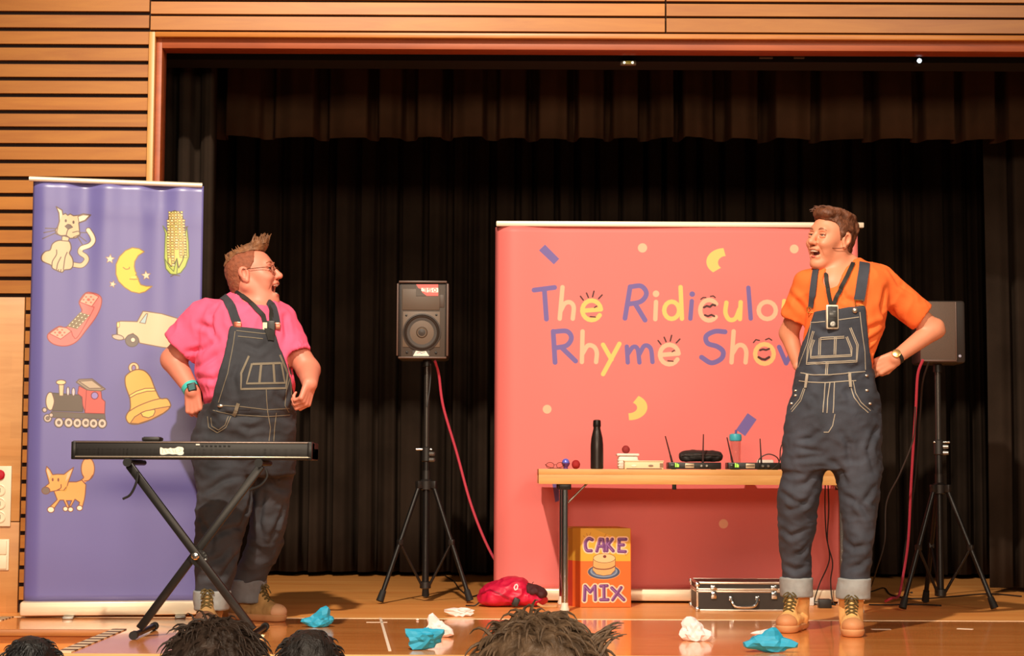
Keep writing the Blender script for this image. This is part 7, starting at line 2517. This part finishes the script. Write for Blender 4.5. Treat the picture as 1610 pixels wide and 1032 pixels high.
# ================================================================== children watching from the hall floor, seen from behind
def child(px, py_top, Y, label, hair_rgb, shirt_rgb, seed, headw=0.155, longhair=False, smooth=False, tuft=False, lean=0.0):
    ZF_ = -1.0
    topz = float(at(px, py_top, Y)[2])
    X = float(at(px, py_top, Y)[0])
    s = headw / 0.155 * 0.92
    root = thing('person', label, 'person', (X, Y, ZF_), 'children in the audience')
    H = topz - ZF_
    hc = np.array([X, Y, topz - .128 * s])
    A = frame((lean, 1, 0))
    sk = M_SKIN_R
    zs = lambda f: ZF_ + H * f
    st = .011
    F = Field(*[axis(a, b, st, fi) for (a, b, fi) in ((X - .36, X + .36, [(X - .11, X + .11, .007)]), (Y - .22, Y + .30, [(Y - .13, Y + .15, .007)]), (ZF_ - .01, topz + .03, [(topz - .30, topz + .02, .007)]))])
    Lh = head_sdf(F, hc, A, s, 1.0, open_=.2, mouth=False)
    sh = zs(.80)
    F.cone(Lh(-.03, 0, -.06), (X, Y - .01, sh + .01), .042 * s, .048, .02)
    w = .13 * H / 1.35
    F.loft([(zs(.46), X - w * .75, X + w * .75, Y, .09), (zs(.58), X - w * .72, X + w * .72, Y, .085), (zs(.70), X - w * .85, X + w * .85, Y, .09), (zs(.79), X - w, X + w, Y, .075), (zs(.825), X - w * .5, X + w * .5, Y, .05)], .02)
    for sg in (-1, 1):
        e, wr = (X + sg * (w + .06), Y + .02, zs(.60)), (X + sg * (w + .01), Y + .16, zs(.52))
        F.cone((X + sg * w * .9, Y, zs(.775)), e, .040, .034, .02)
        F.cone(e, wr, .033, .023, .015)
        hand_sdf(F, wr, (-sg * .35, .9, -.1), (-sg * .3, 0, -1), .78, (20, 30, 20), thumb=sg, thumb_out=.6)
        F.cone((X + sg * w * .42, Y, zs(.47)), (X + sg * w * .45, Y + .01, zs(.27)), .070, .052, .02)
        F.cone((X + sg * w * .45, Y + .01, zs(.27)), (X + sg * w * .48, Y - .01, zs(.05)), .050, .034, .02)
        F.cone((X + sg * w * .48, Y - .02, ZF_ + .035), (X + sg * w * .50, Y + .11, ZF_ + .028), .034, .028, .02)
    link_mesh('body', F.mesh('child_body', 1), root, None, [sk], True)
    m = mat('child_shirt', shirt_rgb, .85, var=.1)
    F = Field(axis(X - .32, X + .32, .012), axis(Y - .2, Y + .24, .012), axis(zs(.42), zs(.86), .012))
    F.loft([(zs(.45), X - w * .9, X + w * .9, Y, .112), (zs(.58), X - w * .85, X + w * .85, Y, .105), (zs(.70), X - w * .97, X + w * .97, Y, .105), (zs(.79), X - w * 1.1, X + w * 1.1, Y, .09), (zs(.832), X - w * .5, X + w * .5, Y, .058)], .02)
    for sg in (-1, 1):
        F.cone((X + sg * w * .9, Y, zs(.775)), (X + sg * (w + .045), Y + .015, zs(.65)), .058, .055, .02, flat=True)
    link_mesh('shirt', F.mesh('child_shirt', 1), root, None, [m], True)
    F = Field(axis(X - .25, X + .25, .012), axis(Y - .2, Y + .2, .012), axis(ZF_, zs(.52), .012))
    F.loft([(zs(.40), X - w * .85, X + w * .85, Y, .105), (zs(.50), X - w * .82, X + w * .82, Y, .10)], .02)
    for sg in (-1, 1):
        F.cone((X + sg * w * .42, Y, zs(.45)), (X + sg * w * .48, Y - .01, zs(.07)), .082, .055, .02, flat=True)
    link_mesh('trousers', F.mesh('child_trousers', 1), root, None, [mat('child_trousers', (52, 56, 74), .85, var=.1)], True)
    for sg in (-1, 1):
        MB().sphere((X + sg * w * .50, Y + .035, ZF_ + .034), .05, 16, 10, sc=(.85, 1.9, .68)).build('shoe', M_BLK_PLASTIC, root)
    hm = mat('child_hair', hair_rgb, .5, var=.4, vscale=45, bump=.4, bscale=140)
    low = -.11 if not longhair else -.20
    poly = [(.086, .062), (.10, .17), (-.20, .17), (-.20, low), (-.03, low), (.0, -.01), (.03, .02)]
    def ex(F, Lc):
        F.ell(Lc(-.01, 0, .060), np.array((.098, .080, .072)) * s, .02, rot=A)
        F.ell(Lc(-.06, 0, .0), np.array((.062, .076, .11)) * s, .02, rot=A)
        if longhair: F.ell(Lc(-.075, 0, -.10), np.array((.045, .080, .12)) * s, .03, rot=A)
        F.op(lambda X_, Y_, Z_: (hc[1] + .12 - Y_) * -1 + 0 * X_ + 0 * Z_, hc - .2, hc + .2, .01, inter=True)
    ho, Lc = hair_cap('hair', hc, A, s, 1.0, poly, .009, hm, root, step=.005, amp=.004 if smooth else .007, sc=34, extra=ex, seed=seed)
    hb = bvh_of([ho])
    rr = random.Random(seed)
    b = MB()
    rt = []
    nst = 160 if smooth else 320
    for i in range(nst):
        th, ph = rr.uniform(0, 2 * math.pi), rr.uniform(0.02, 1.15)
        dv = A @ np.array([math.sin(ph) * math.cos(th), math.sin(ph) * math.sin(th), math.cos(ph)])
        q0 = Vector([float(v) for v in (hc + dv * .35)])
        h_, n_, _, _ = hb.ray_cast(q0, Vector([float(v) for v in -dv]))
        if h_ is None: continue
        out = np.array(n_)
        tang = np.array([dv[0], dv[1], 0.0]) + np.array([.25, 0, 0]) * (1 if seed % 2 else -1) + np.array([rr.gauss(0, .25), rr.gauss(0, .25), 0])
        rt.append((np.array(h_) - out * .005, tang + out * (.05 if smooth else .16)))
    strands(b, rt, .034 if smooth else .044, .0034 if smooth else .0036, seed, fall=(0, 0, -.9), jitter=.05 if smooth else .12, seg=5)
    if tuft:
        rt = [(Lc(-.02 + rr.uniform(-.02, .02), -.075 + rr.uniform(-.012, .016), .088 + rr.uniform(-.012, .01)), A @ np.array([0, -.55 + rr.uniform(-.2, .2), 1.0])) for _ in range(26)]
        strands(b, rt, .046, .0034, 3, fall=(.3, 0, -.3), jitter=.10, seg=6)
    b.build('hair_strands', hm, root, kind='stuff')
    return root

child(338, 981, 3.5, 'person in the audience with dark brown tousled hair, below the keyboard stand', (62, 48, 40), (96, 90, 84), 3, headw=.165)
child(487, 993, 5.1, 'person in the audience with smooth black hair, below the blue paper by the pink man', (34, 28, 26), (60, 70, 96), 4, smooth=True, headw=.160)
child(845, 977, 2.62, 'person in the audience with ruffled light brown hair, largest of the heads', (112, 90, 70), (120, 66, 60), 5, headw=.165, longhair=True, tuft=True)
child(51, 1003, 5.9, 'person in the audience with black hair at the far left corner', (18, 16, 17), (70, 74, 70), 8, smooth=True, headw=.155)
